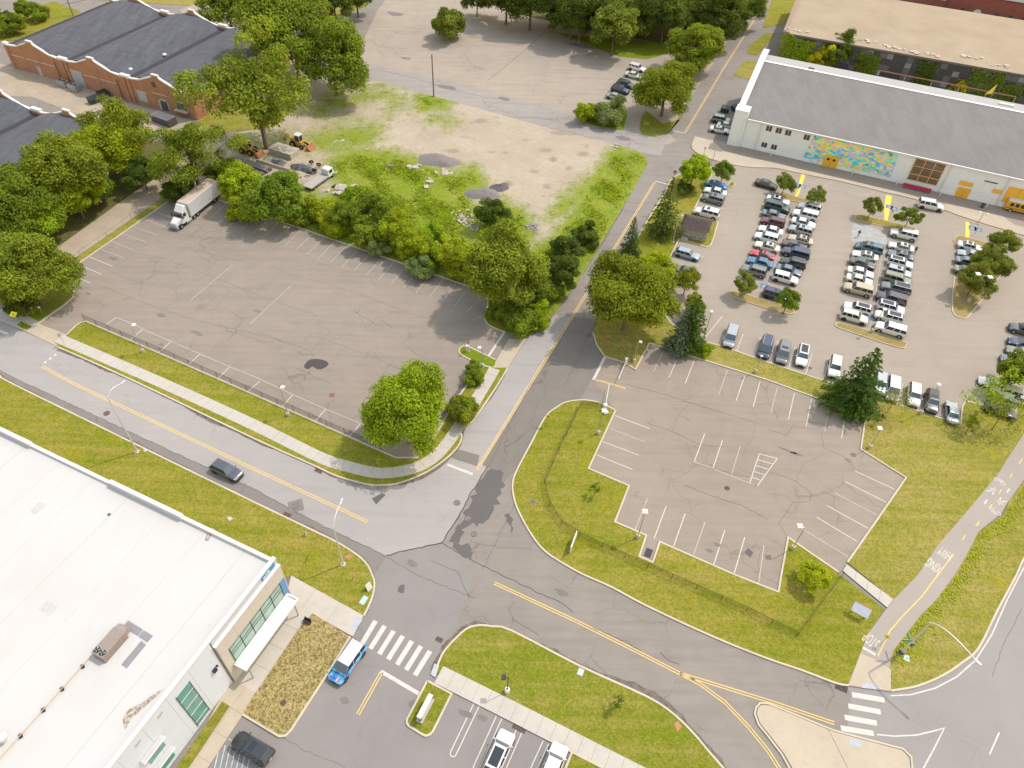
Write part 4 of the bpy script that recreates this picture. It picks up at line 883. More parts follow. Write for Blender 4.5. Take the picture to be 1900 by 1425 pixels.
# ------------------------------------------------------------------ pale hall with the mural
FH = Frame((49.4, 165.4), 112.4)
hall = FH.root('mural_hall', 'long pale grey hall with mural, grey pitched roof and yellow doors', 'building')
HALLW = simple('pale_grey_render', (.68, .715, .76), .75, var=.06)
HALLT = simple('hall_trim', (.74, .765, .80), .7, var=.05)
t = NT('grey_shingle_roof'); c = t.mix(t.ramp(t.noise(1, 4, .6, t.scaled((.9, .07, 1), -math.radians(67.6)+math.radians(90))), .3, .75), (.178, .166, .156), (.208, .195, .184))
c = t.mix(t.math('MULTIPLY', t.ramp(t.noise(1, 5, .65, t.scaled((.28, .02, 1), -math.radians(67.6)+math.radians(90))), .42, .72), .6), c, (.135, .126, .12)); f_ = t.noise(4.5, 3, .7); c = t.mix(t.math('MULTIPLY', t.ramp(f_, .4, .7), .35), c, (.15, .145, .145)); c = t.mix(t.math('MULTIPLY', t.ramp(t.noise(13, 2, .7), .5, .75), .4), c, (.36, .35, .34)); SHING = t.out(c, .95, .15, f_, .4, .04)
XL, D2, ZE, ZR, YR, YB = 78, 29.0, 7.15, 11.1, 23.8, 28.4
def hb(name, mat, x0, x1, y0, y1, z0, z1, par=None): return MB().box(x0, x1, y0, y1, z0, z1).build(name, mat, par or hall)
hb('wall', HALLW, .6, XL, .06, .5, 0, ZE); hb('wall', HALLW, .6, XL, D2-.5, D2, 0, ZE)
# wall panels
xs = [3.2]; 
while xs[-1] < XL-4: xs.append(xs[-1]+3.72)
for i, (a, b) in enumerate(zip(xs, xs[1:])):
    for z0, z1 in ((1.25, 4.1), (4.12, ZE-.45)): hb('wall_panel', HALLW, a+.012, b-.012, .0+.004*(i % 2), .06, z0, z1)
hb('plinth', HALLT, 3.0, XL, -.05, .06, 0, 1.22)
mb = MB(); e = [Vector((0, .0, ZE)), Vector((XL, .0, ZE)), Vector((XL, YR, ZR)), Vector((0, YR, ZR)), Vector((XL, YB, ZR)), Vector((0, YB, ZR)), Vector((XL, D2+.2, ZE)), Vector((0, D2+.2, ZE))]
front_r = MB().add([v+Vector((0, -.35 if v.y == 0 else 0, .1 if v.y else .02)) for v in e[:4]], [(0, 1, 2, 3)]).build('roof', SHING, hall)
PRS = simple('pale_roof_slope', (.34, .33, .32), .9)
MB().add([e[3]+Vector((0, 0, .1)), e[2]+Vector((0, 0, .1)), e[4]+Vector((0, 0, .05)), e[5]+Vector((0, 0, .05)), e[6], e[7]], [(0, 1, 2, 3), (3, 2, 4, 5)]).build('roof', PRS, hall)
hb('ridge_cap', HALLT, 0.6, XL, YR-.3, YR+.3, ZR+.08, ZR+.2)
gut = hb('gutter', HALLT, 3.1, XL, -.5, -.3, ZE-.12, ZE+.06)
hb('eaves_board', HALLT, 3.1, XL, -.04, .02, ZE-.42, ZE-.1)
# gable end with parapet
g0 = [(0, 0), (D2, 0), (D2, ZE+.9), (D2, ZR+.8), (YR, ZR+.85), (3.2, ZE+.75), (3, ZE+.9), (0, ZE+.9)]
def gable(x0, x1, prof, nm, mat):
    mb = MB(); n = len(prof); A = [Vector((x0, p[0], p[1])) for p in prof]; B = [Vector((x1, p[0], p[1])) for p in prof]
    tr = geometry.tessellate_polygon([A]); mb.add(A, tr); mb.add(B, [t[::-1] for t in tr]); mb.add(A+B, [(i, (i+1) % n, n+(i+1) % n, n+i) for i in range(n)])
    me = mb.mesh(nm); bm = bmesh.new(); bm.from_mesh(me); bmesh.ops.remove_doubles(bm, verts=bm.verts, dist=1e-4); bmesh.ops.recalc_face_normals(bm, faces=bm.faces); bm.to_mesh(me); bm.free(); return link(nm, me, mat, hall)
gable(0, .6, g0, 'gable_wall', HALLW)
for (a, za), (b, zb) in zip(g0[3:7], g0[4:7]):
    MB().hexa([Vector((-.1, a, za+.01)), Vector((1.35, a, za+.01)), Vector((1.35, b, zb+.01)), Vector((-.1, b, zb+.01)), Vector((-.1, a, za+.3)), Vector((1.35, a, za+.3)), Vector((1.35, b, zb+.3)), Vector((-.1, b, zb+.3))]).build('parapet_coping', COPING, hall)
hb('corner_pier', HALLW, -.15, 2.9, -.35, 2.6, 0, 8.5); hb('pier_cap', HALLT, -.2, 2.95, -.4, 2.65, 8.5, 8.85); hb('corner_pier', HALLW, -.15, 2.2, -.55, -.35, 0, 7.4)
# windows on the front
def hwin(px, py, wd, ht, name='window', mat=GLASS_D):
    x, z = FH.wall(px, py); o = hb(name, mat, x-wd/2, x+wd/2, -.02, .03, z-ht/2, z+ht/2)
    fr = hb('window_frame', simple('cream_frame', (.55, .53, .45), .7) if 'cream_frame' not in MATS else MATS['cream_frame'], x-wd/2-.14, x+wd/2+.14, -.012, .02, z-ht/2-.14, z+ht/2+.14, o)
    hb('mullion', HALLT, x-.03, x+.03, -.05, -.02, z-ht/2, z+ht/2, o); return o
for p in ((1427, 238.5), (1445, 242.5), (1462.5, 246.5), (1497, 255)): hwin(*p, 1.25, 1.2)
for p in ((1418, 269), (1436, 273)): hwin(*p, 1.2, 1.15)
for (xt, yt), (xb, yb) in (((1413, 226), (1400, 277)), ((1535, 251), (1518, 304)), ((1763, 306), (1741, 357)), ((1873, 330), (1846, 381))):
    x, z = FH.wall(xb, yb); MB().tube([(x, -.22, .1), (x, -.22, ZE-.1)], .09, 8).build('downpipe', WHITE_P, hall)
# mural: flat paint on the wall
t = NT('mural_paint').local()
v1 = t.n('TexVoronoi', feature='F1'); v1.inputs['Scale'].default_value = 1.15; v1.inputs['Randomness'].default_value = 1
wn = t.n('TexNoise'); wn.inputs['Scale'].default_value = .7; wn.inputs['Detail'].default_value = 3; t.l(t.P, wn.inputs['Vector'])
ad = t.n('VectorMath', operation='MULTIPLY_ADD'); t.l(wn.outputs['Color'], ad.inputs[0]); ad.inputs[1].default_value = (2.2, 2.2, 2.2); t.l(t.P, ad.inputs[2])
mp = t.n('Mapping'); t.l(ad.outputs[0], mp.inputs[0]); mp.inputs['Scale'].default_value = (.75, 1, 1.9); mp.inputs['Rotation'].default_value = (0, math.radians(12), 0); t.l(mp.outputs[0], v1.inputs['Vector'])
r = t.n('ValToRGB'); r.color_ramp.interpolation = 'CONSTANT'; e = r.color_ramp.elements
cols = [(.08, .58, .70), (.55, .75, .06), (.85, .62, .05), (.08, .42, .85), (.68, .66, .72), (.88, .45, .42), (.18, .68, .42), (.80, .75, .08), (.58, .46, .80), (.25, .78, .74), (.88, .62, .35), (.06, .40, .40)]
e[0].position = 0; e[0].color = (*cols[0], 1); e[1].position = 1/12; e[1].color = (*cols[1], 1)
for i in range(2, 12): el = e.new(i/12); el.color = (*cols[i], 1)
sp = t.n('SeparateColor'); t.l(v1.outputs['Color'], sp.inputs[0]); t.l(sp.outputs[0], r.inputs[0]); t.out(t.mix(t.math('MULTIPLY', t.noise(9, 3), .12), r.outputs[0], (.6, .6, .6)), .8, .2)
MB().add([Vector((17.6, -.075, 1.0)), Vector((37.0, -.075, 1.0)), Vector((36.6, -.075, ZE-.5)), Vector((18.4, -.075, ZE-.5))], [(0, 1, 2, 3)]).build('mural', MATS['mural_paint'], hall)
YEL = gloss('orange_yellow_paint', (.72, .40, .035), .5)
d = hb('double_door', YEL, 22.1, 25.3, -.16, -.08, .05, 2.9); hb('porthole', BLACKM, 22.7, 23.3, -.18, -.16, 1.7, 2.25, d); hb('porthole', BLACKM, 24.0, 24.6, -.18, -.16, 1.7, 2.25, d); hb('door_gap', DARKM, 23.66, 23.7, -.175, -.16, .05, 2.9, d)
# big paned window
big = hb('paned_window', GLASS_D, 40.4, 46.6, -.06, -.02, 1.55, 6.6); TIM = simple('ochre_timber', (.42, .25, .09), .7)
PEACH = simple('peach_frame', (.60, .38, .20), .7)
for i in range(4): hb('post', PEACH, 40.35+i*2.05-.06, 40.35+i*2.05+.1, -.14, -.06, 1.5, 6.65, big)
for z in (1.5, 2.9, 4.8, 6.55): hb('rail', PEACH, 40.3, 46.65, -.13, -.06, z, z+.13, big)
for i in range(3):
    for k in range(1, 5): hb('glazing_bar', TIM, 40.4+i*2.05+k*.41-.025, 40.4+i*2.05+k*.41+.025, -.1, -.06, 1.6, 6.6, big)
for k in range(12): hb('glazing_bar', TIM, 40.4, 46.6, -.098, -.061, 1.95+k*.4, 2.0+k*.4, big)
# yellow doors and hatches
for (px, py, wd, ht) in ((1786, 358, 2.6, 2.5), (1793, 341, 2.7, .95), (1851, 355, 2.0, .9), (1887, 364, 4.6, 3.6)):
    x, z = FH.wall(px, py); o = hb('yellow_door' if ht > 2 else 'yellow_hatch', YEL, x-wd/2, x+wd/2, -.12, -.06, max(.03, z-ht/2), z+ht/2)
    if ht > 2: hb('door_gap', DARKM, x-.02, x+.02, -.135, -.12, .05, z+ht/2-.1, o)
x, z = FH.wall(1839, 338); hb('vent_slot', DARKM, x-1.3, x+1.3, -.1, -.02, z-.12, z+.12)
for q in (1506, 1893): pass
for (px, py) in ((1507, 125), (1870, 195)): 
    pass
x, y = FH.top(1867, 194, ZR-.6); hb('roof_vent', COPING, x-2, x+1.2, YR+2.0, YR+2.6, ZR+.05, ZR+.4)
x, y = FH.top(1507, 126, ZR-.6); hb('roof_vent', DARKM, x-.8, x+.6, YR+1.0, YR+1.4, ZR+.05, ZR+.3)
# ---- derelict sheds behind
FD = Frame((73.66-2.0, 215.2-.3), 110.6)
der = FD.root('derelict_shed', 'derelict shed with straw-coloured roof and broken gridded windows behind the hall', 'building')
t = NT('straw_roof'); c = t.mix(t.ramp(t.noise(.12, 6, .65), .35, .7), (.34, .275, .195), (.285, .228, .16)); c = t.mix(t.math('MULTIPLY', t.ramp(t.noise(1, 5, .6, t.scaled((.04, .5, 1), .55)), .56, .72), .6), c, (.26, .235, .19)); c = t.mix(t.math('MULTIPLY', t.ramp(t.noise(2.5, 5, .75), .55, .75), .45), c, (.30, .21, .12)); STRAW = t.out(c, .95, .1)
DRW = simple('shed_wall', (.15, .13, .115), .9, var=.3); DRB = simple('shed_parapet_brick', (.28, .2, .15), .9, var=.3)
def db(name, mat, x0, x1, y0, y1, z0, z1, par=None): return MB().box(x0, x1, y0, y1, z0, z1).build(name, mat, par or der)
DX = 82; db('wall', DRW, 0, DX, .1, .5, 0, 7.85); db('wall', DRB, 0, .5, .5, 42, 0, 8.0); db('roof', STRAW, .4, DX, -.25, 42, 7.85, 8.1); db('parapet', DRB, -.2, .7, 0, 42, 8.0, 8.6); db('wall', DRW, 0, DX, 41.6, 42, 0, 7.85)
db('eaves_board', DRW, .4, DX, -.32, -.26, 7.6, 8.05); db('corner_pier', DRB, -.3, 1.6, -.3, .4, 0, 8.4)
WG = [glass_mat('grimy_pane', (.10, .105, .11), .3), glass_mat('dark_pane', (.035, .037, .04), .2), glass_mat('pale_pane', (.22, .23, .23), .4)]
FRM = simple('rusted_frame', (.10, .075, .06), .9); pm = None
for i in range(46):
    x0 = 2.2+i*1.72
    for k in range(4):
        z0 = 1.3+k*1.52; g = rnd.choice([0, 0, 1, 1, 1, 2]); w_ = MB().box(x0+.06, x0+1.66, .02, .09, z0+.05, z0+1.45).build('window', WG[g], der)
    MB().box(x0-.06, x0+.06, -.06, .1, 1.2, 7.6).build('mullion', FRM, der)
for k in range(5): db('transom', FRM, 2, DX-1, -.05, .1, 1.22+k*1.52, 1.36+k*1.52)
# heaps of rubble along the roof edge
RUB = simple('crumbled_roofing', (.45, .38, .31), .95, var=.3)
for (px, py, n) in ((1605, 76, 7), (1660, 90, 14), (1700, 98, 10), (1740, 104, 9), (1805, 107, 8), (1850, 122, 8), (1480, 57, 6)):
    mb = MB(); x, y = FD.top(px, py, 8.1)
    for i in range(n): a = x+rnd.uniform(-3, 3); b = y+rnd.uniform(-.8, 1.0); s_ = rnd.uniform(.2, .55); mb.hexa([Vector((a+dx*s_*rnd.uniform(.6, 1.3), b+dy*s_*rnd.uniform(.6, 1.3), 8.1+dz*s_*.5)) for dz in (0, 1) for dx, dy in ((-1, -1), (1, -1), (1, 1), (-1, 1))])
    tag(mb.build('roof_rubble', RUB, der), kind='stuff')
# red brick house behind, arched white door
qa, qb = G(1735, 20), G(1900, 45)
FR = Frame((G(1733, 16).x, G(1733, 16).y+2), 111)
FR.o = FD.o+FD.v*58+FD.u*22; 
rb = FR.root('red_brick_house', 'dark red brick house with arched white door at the top right', 'building')
def rbx(name, mat, x0, x1, y0, y1, z0, z1, par=None): return MB().box(x0, x1, y0, y1, z0, z1).build(name, mat, par or rb)
rbx('wall', BRICK_R, 9, 55, 0, .4, 0, 8); rbx('wall', BRICK_R, 9, 9.4, .4, 16, 0, 8); rbx('roof', DARKM, 8.7, 55, -.3, 16, 8, 8.3); rbx('wing_wall', BRICK_R, 9, 21, -3, -.01, 0, 6.2); rbx('wing_roof', A_DARK, 8.8, 21.2, -3.2, -.02, 6.2, 6.4)
x, z = FR.wall(1818, 12); arch = [(x-1.3, 0.05), (x+1.3, .05), (x+1.3, 3.2)]+[(x+1.3*math.cos(a), 3.2+1.3*math.sin(a)) for a in [math.pi*k/10 for k in range(1, 10)]]+[(x-1.3, 3.2)]
mb = MB(); A = [Vector((p[0], -.1, p[1])) for p in arch]; B = [Vector((p[0], -.02, p[1])) for p in arch]; n = len(A); tr = geometry.tessellate_polygon([A]); mb.add(A, tr); mb.add(A+B, [(i, (i+1) % n, n+(i+1) % n, n+i) for i in range(n)])
dd = mb.build('arched_door', WHITE_P, rb); rbx('door_gap', DARKM, x-.03, x+.03, -.13, -.1, .1, 3.1, dd)
for xx in (x+5, x+9, x+13, x-5): o = rbx('window', GLASS_D, xx, xx+1.3, -.05, .02, 2, 4.2); rbx('window_frame', WHITE_P, xx-.1, xx+1.4, -.03, .01, 1.9, 2.0, o)
# ---- small booth by the car park
p = G(1262, 443); FO = Frame((32.9, 126.0), 108)
bo = FO.root('attendant_booth', 'small stained booth with dark brown roof between parked cars', 'booth')
BST = NT('stained_render').local(); c = BST.mix(BST.ramp(BST.noise(1.6, 6, .75), .42, .6), (.42, .39, .34), (.16, .135, .10)); BST.out(c, .9, .15)
DKR = simple('brown_shingle', (.07, .05, .048), .9, var=.25, local=True)
MB().box(0, 5.1, 0, 4.2, 0, 2.7).build('wall', BST.m, bo)
MB().hexa([Vector(v) for v in ((-.35, -.35, 2.7), (5.45, -.35, 2.7), (5.45, 4.55, 2.7), (-.35, 4.55, 2.7), (.4, 1.9, 3.75), (4.7, 1.9, 3.75), (4.7, 2.3, 3.75), (.4, 2.3, 3.75))]).build('roof', DKR, bo)
MB().box(-.38, 5.48, -.38, 4.58, 2.58, 2.7).build('fascia', simple('fascia_brown', (.2, .17, .14), .8), bo)
o = MB().box(1.2, 3.9, -.04, .0, 1.15, 2.2).build('window', simple('boarded_window', (.30, .27, .22), .9), bo); MB().box(1.1, 4.0, -.06, -.001, 1.05, 1.15).build('sill', CONC_P, o)
MB().box(5.1, 5.15, 1.2, 2.1, .05, 2.15).build('door', SHUT, bo); MB().tube([(2.9, 1.2, 3.3), (2.9, 1.2, 4.1)], .05, 6).build('roof_pipe', STEEL, bo); MB().box(.3, 1.7, -1.0, -.3, .12, .5).build('planter_step', CONC_P, bo)
# ------------------------------------------------------------------ vacant lot: earth with grown-over patches
def inpoly(x, y, poly):
    ins = np.zeros(x.shape, bool); n = len(poly)
    for i in range(n):
        (x0, y0), (x1, y1) = poly[i], poly[(i+1) % n]
        c = ((y0 > y) != (y1 > y)) & (x < (x1-x0)*(y-y0)/(y1-y0+1e-12)+x0); ins ^= c
    return ins
def pdist(x, y, poly):
    d = np.full(x.shape, 1e9); n = len(poly)
    for i in range(n):
        (x0, y0), (x1, y1) = poly[i], poly[(i+1) % n]; dx, dy = x1-x0, y1-y0
        t = np.clip(((x-x0)*dx+(y-y0)*dy)/(dx*dx+dy*dy+1e-9), 0, 1); d = np.minimum(d, np.hypot(x-x0-t*dx, y-y0-t*dy))
    return np.where(inpoly(x, y, poly), d, -d)
def px_arr(X, Y, Z=0):
    dz = Z-CAM_H; k = X*CF.x+Y*CF.y+dz*CF.z
    return 950+FPX*(X*CX.x+Y*CX.y+dz*CX.z)/k, 712.5-FPX*(X*CU.x+Y*CU.y+dz*CU.z)/k
VAC = [(346, 352), (422, 377), (640, 453), (865, 530), (905, 556), (938, 617), (975, 628), (1030, 581), (1062, 536), (1105, 473), (1132, 423), (1172, 356), (1202, 302), (1201, 294), (1187, 282), (1162, 273), (1000, 233), (800, 177), (700, 150), (640, 150), (570, 175), (510, 232), (430, 248), (400, 290)]
VEG = [(1.0, [(610, 300), (660, 282), (740, 290), (770, 300), (830, 322), (880, 318), (900, 345), (865, 360), (880, 390), (925, 375), (975, 400), (985, 440), (975, 470), (1030, 440), (1060, 400), (1085, 360), (1110, 320), (1140, 280), (1190, 284), (1202, 300), (1172, 356), (1105, 473), (1030, 581), (975, 628), (938, 617), (905, 556), (865, 530), (640, 455), (560, 430), (480, 400), (430, 382), (400, 350), (440, 330), (520, 345), (600, 370), (640, 350), (620, 330)]),
       (.62, [(640, 175), (700, 158), (745, 160), (735, 185), (660, 195), (600, 222), (565, 205), (600, 180)]), (1.0, [(775, 180), (800, 175), (832, 187), (822, 200), (785, 203)]),
       (.60, [(560, 250), (640, 225), (700, 225), (715, 262), (690, 285), (610, 290), (570, 280)]), (.5, [(700, 175), (760, 168), (775, 205), (720, 225)]), (.55, [(1000, 420), (1030, 360), (1080, 330), (1120, 300), (1130, 330), (1060, 420)]), (.5, [(780, 200), (840, 195), (850, 235), (790, 240)]), (.5, [(430, 255), (500, 245), (560, 240), (540, 275), (440, 290)])]
P_ = GL(VAC); x0, x1 = min(p.x for p in P_), max(p.x for p in P_); y0, y1 = min(p.y for p in P_), max(p.y for p in P_); st = .9
gx, gy = np.meshgrid(np.arange(x0-1, x1+1, st), np.arange(y0-1, y1+1, st)); ppx, ppy = px_arr(gx, gy)
veg = np.zeros(gx.shape)
for wgt, poly in VEG: veg = np.maximum(veg, wgt*np.clip(.5+pdist(ppx, ppy, poly)/60, 0, 1))
inside = pdist(ppx, ppy, VAC)
nr = np.random.default_rng(3)
bumps = sum(a*np.sin(gx*f+p)*np.sin(gy*f*1.1+q) for a, f, p, q in ((.06, .35, 1, 2), (.05, .6, 0, 1), (.04, 1.1, 2, 0)))
gz = np.clip(inside/4, -1, 1)*.07+np.clip(inside/10, 0, 1)*(.10+bumps)
ny, nx = gx.shape; idx = -np.ones(gx.shape, int); keep = inside > -9; idx[keep] = np.arange(keep.sum())
V = np.stack([gx[keep], gy[keep], gz[keep]], 1); F_ = []
for j in range(ny-1):
    for i in range(nx-1):
        q = (idx[j, i], idx[j, i+1], idx[j+1, i+1], idx[j+1, i])
        if min(q) >= 0: F_.append(q)
me = bpy.data.meshes.new('vacant_lot'); me.from_pydata(V.tolist(), [], F_); me.polygons.foreach_set('use_smooth', [True]*len(F_))
at_ = me.attributes.new('veg', 'FLOAT', 'POINT'); at_.data.foreach_set('value', veg[keep].astype(np.float32))
wet = np.zeros(gx.shape)
for (sx_, sy_, ra, rb_, am_) in [(891, 226, 13, 5, 1), (847, 235, 9, 4, .7), (921, 219, 9, 3, .7), (1013, 280, 15, 5, .8), (1026, 297, 10, 6, .8), (1082, 287, 14, 6, .8), (991, 319, 12, 4, .8), (1016, 347, 11, 6, .9), (938, 285, 9, 4, .7), (911, 284, 15, 5, .6), (1054, 314, 8, 5, .8), (1050, 247, 28, 5, 1.2), (640, 212, 40, 8, .6), (705, 178, 14, 5, .7), (745, 205, 16, 5, .6), (650, 300, 24, 6, .5), (860, 255, 20, 4, .5), (975, 262, 16, 4, .5), (560, 215, 30, 8, .6), (600, 235, 30, 6, .5)]:
    wet = np.maximum(wet, am_*np.exp(-(((ppx-sx_)/ra)**2+((ppy-sy_)/rb_)**2)))
a2 = me.attributes.new('wet', 'FLOAT', 'POINT'); a2.data.foreach_set('value', wet[keep].astype(np.float32))
t = NT('vacant_earth'); a = t.attr('veg').outputs['Fac']
n1 = t.noise(.25, 6, .7); n2 = t.noise(1.3, 5, .7); n3 = t.noise(5, 3, .75)
dirt = t.mix(t.ramp(t.noise(.08, 5, .6), .35, .7), (.385, .325, .245), (.325, .27, .20)); dirt = t.mix(t.math('MULTIPLY', t.ramp(n2, .5, .75), .55), dirt, (.25, .20, .145)); dirt = t.mix(t.math('MULTIPLY', t.ramp(n3, .5, .8), .35), dirt, (.45, .385, .29))
pud = t.ramp(t.noise(.22, 2, .4), .66, .72); dirt = t.mix(t.math('MULTIPLY', pud, .6), dirt, (.22, .175, .125))
wt = t.attr('wet').outputs['Fac']; dirt = t.mix(t.ramp(t.math('ADD', wt, t.math('MULTIPLY', n2, .5)), .5, .85), dirt, (.265, .215, .165)); dirt = t.mix(t.ramp(t.noise(.35, 5, .7), .55, .75), dirt, (.40, .36, .30)); gr = t.mix(t.ramp(n1, .4, .65), (.18, .24, .016), (.27, .275, .04)); gr = t.mix(t.ramp(t.noise(.5, 5, .7), .52, .66), gr, (.105, .155, .012)); gr = t.mix(t.math('MULTIPLY', t.ramp(n3, .42, .62), .7), gr, (.085, .125, .010)); gr = t.mix(t.math('MULTIPLY', t.ramp(n2, .55, .7), .6), gr, (.34, .29, .15))
thr = t.math('ADD', t.math('ADD', t.math('MULTIPLY', n1, 1.0), t.math('MULTIPLY', n2, .8)), t.math('MULTIPLY', n3, .6))
m_ = t.ramp(t.math('ADD', t.math('MULTIPLY', a, 1.1), thr), 1.36, 1.76); t.out(t.mix(m_, dirt, gr), .95, .1, n3, .6, .1)
structure(link('vacant_lot', me, t.m))
# rest of the open ground
structure(MB().prism(GL([(-60, 120), (0, 118), (110, 147), (235, 190), (366, 226), (395, 245), (330, 258), (230, 240), (150, 215), (60, 180), (-60, 175)]), -.02, .03).build('service_yard', CONC_O))
lawn([(-60, 30), (0, 30), (40, 20), (100, 3), (150, 22), (105, 48), (45, 74), (-60, 82)], GRASS, None, .08)
lawn([(-80, 545), (-80, 330), (0, 325), (150, 235), (260, 262), (330, 262), (385, 262), (310, 318), (250, 356), (103, 462), (100, 470)], grass('dark_litter_grass', (.095, .11, .03), (.17, .135, .06), (.05, .055, .015), .45, brown=.4), None, .07)  # dark grass with brown leaf litter
lawn([(366, 228), (372, 222), (400, 200), (440, 185), (575, 190), (520, 236), (430, 244), (395, 250)], GRASS_DRY, None, .07)
lawn([(1030, 60), (1100, 70), (1170, 75), (1240, 80), (1245, 98), (1200, 110), (1150, 105), (1085, 82)], GRASS_LUSH, None, .05)
lawn([(900, -60), (1405, -60), (1360, 40), (1250, 85), (1050, 45), (940, 22)], MATS['dark_litter_grass'], None, .06)
lawn([(1190, 218), (1198, 205), (1230, 230), (1262, 222), (1285, 175), (1262, 215), (1240, 248), (1215, 254), (1192, 250), (1187, 240)], GRASS_N, None, .06)
lawn(S([(1068, 207), (1075, 197), (1100, 193), (1160, 195), (1158, 235), (1150, 241), (1100, 232), (1080, 222)], 2, True), GRASS_LUSH, None, .1, name='turf_island')
lawn([(1386, 100), (1390, 85), (1420, 62), (1440, 62), (1405, 103)], GRASS, None, .06); lawn([(1360, 140), (1382, 112), (1405, 114), (1390, 148)], GRASS_DRY, None, .06); lawn([(1432, 0), (1470, -30), (1478, 0), (1455, 45), (1415, 52)], GRASS, None, .06)
lawn([(-60, -40), (700, -60), (680, 12), (600, 40), (480, 15), (340, 10), (100, -5)], GRASS_DRY, None, .05)
sheet('side_street', [(-60, 10), (60, -25), (200, -60), (260, -40), (160, 0), (0, 30), (-60, 45)], .075, A_ROAD)
sheet('yard_paving', [(330, 20), (370, 5), (480, 15), (600, 40), (640, 150), (575, 180), (470, 60), (400, 45)], .075, A_FAR)
# ------------------------------------------------------------------ vegetation
def leaf_mat(name, c, k=.16, warm=0):
    t = NT(name); a = t.attr('tint')
    sp = t.n('SeparateColor'); t.l(a.outputs['Color'], sp.inputs[0])
    col = t.mix(sp.outputs[0], sc(c, .66), (c[0]*1.5+.015, c[1]*1.42+.012, c[2]*1.2)); col = t.mix(t.math('MULTIPLY', sp.outputs[1], .16), col, (c[0]*1.5, c[1]*1.05, c[2]*.8))
    oi = t.n('ObjectInfo'); hs = t.n('HueSaturation'); t.l(col, hs.inputs['Color']); hs.inputs['Value'].default_value = 1
    t.l(t.math('ADD', t.math('MULTIPLY', oi.outputs['Random'], .03), .485), hs.inputs['Hue'])
    t.out(hs.outputs[0], .7, .08)
    tr = t.n('BsdfTranslucent'); t.l(hs.outputs[0], tr.inputs['Color']); ms = t.n('MixShader'); ms.inputs[0].default_value = .40
    t.l(t.b.outputs[0], ms.inputs[1]); t.l(tr.outputs[0], ms.inputs[2]); o = next(n for n in t.t.nodes if n.type == 'OUTPUT_MATERIAL'); t.l(ms.outputs[0], o.inputs[0]); return t.m
LEAF = {k: leaf_mat(n, c) for k, n, c in [('bright', 'bright_leaf', (.268, .362, .020)), ('green', 'green_leaf', (.180, .252, .026)), ('olive', 'olive_leaf', (.195, .245, .020)), ('dark', 'dark_leaf', (.100, .150, .026)), ('yellow', 'yellow_leaf', (.48, .46, .018)), ('lime', 'lime_leaf', (.30, .405, .016)), ('grey', 'grey_leaf', (.215, .285, .10)), ('blue', 'blue_needle', (.175, .235, .165)), ('pine', 'pine_needle', (.078, .135, .024)), ('spruce', 'spruce_needle', (.095, .150, .034)), ('dull', 'dull_leaf', (.172, .228, .036))]}
BARK = simple('bark', (.15, .115, .085), .95, var=.3, local=True)
def quads(cent, nrm, size, rng, tint):
    n = len(cent); r = rng.normal(size=(n, 3)); nrm = nrm/np.linalg.norm(nrm, axis=1, keepdims=True)
    a = np.cross(nrm, r); a /= np.linalg.norm(a, axis=1, keepdims=True)+1e-9; b = np.cross(nrm, a)
    s = size*rng.uniform(.65, 1.3, (n, 1)); a *= s; b *= s*.62
    v = np.stack([cent-a, cent-b*.9+a*.15, cent+a, cent+b*.9+a*.15], 1).reshape(-1, 3); return v, np.repeat(tint, 4, axis=0)
def leaf_mesh(name, v, tint):
    n = len(v)//4; me = bpy.data.meshes.new(name); me.vertices.add(len(v)); me.vertices.foreach_set('co', v.astype(np.float32).ravel())
    me.loops.add(4*n); me.loops.foreach_set('vertex_index', np.arange(4*n, dtype=np.int32)); me.polygons.add(n); me.polygons.foreach_set('loop_start', np.arange(0, 4*n, 4, dtype=np.int32)); me.update(calc_edges=True)
    c = me.color_attributes.new('tint', 'FLOAT_COLOR', 'POINT'); c.data.foreach_set('color', np.concatenate([tint, np.ones((len(tint), 1))], 1).astype(np.float32).ravel()); return me
def crown(seed, R, vr, nclump, per, leaf, lob=.25, rc=(.20, .33), flat=-.55, hollow=.5):
    """leafy crown of radius R about the origin; vr = vertical / horizontal"""
    rng = np.random.default_rng(seed); d = rng.normal(size=(nclump*3, 3)); d /= np.linalg.norm(d, axis=1, keepdims=True); d = d[d[:, 2] > flat][:nclump]
    ph = rng.uniform(0, 6.28, 6); az = np.arctan2(d[:, 1], d[:, 0])
    lobe = 1+lob*(np.sin(az*2+ph[0])*.5+np.sin(az*3+ph[1])*.5+np.sin(d[:, 2]*4+ph[2]+az)*.5)
    rad = rng.uniform(hollow, .88, len(d))**.7*lobe; C_ = d*rad[:, None]*R; C_[:, 2] *= vr; rcs = rng.uniform(*rc, len(d))*R
    vs, ts = [], []
    for c, r in zip(C_, rcs):
        m = int(per*rng.uniform(.7, 1.3)*(r/(R*.27))**1.5); e = rng.normal(size=(m, 3)); e /= np.linalg.norm(e, axis=1, keepdims=True); e[:, 2] = np.abs(e[:, 2])*np.where(rng.random(m) < .78, 1, -1)
        p = c+e*r*rng.uniform(.55, 1.08, (m, 1))*np.array([1, 1, .8]); nm = e*.9+rng.normal(size=(m, 3))*.55+np.array([0, 0, .35])
        tt = np.clip(np.stack([rng.normal(.45, .2)+rng.normal(0, .18, m), np.full(m, max(0, rng.normal(.2, .25)))+rng.normal(0, .12, m), np.zeros(m)], 1), 0, 1)
        v, t_ = quads(p, nm, leaf, rng, tt); vs.append(v); ts.append(t_)
    return np.concatenate(vs), np.concatenate(ts), C_
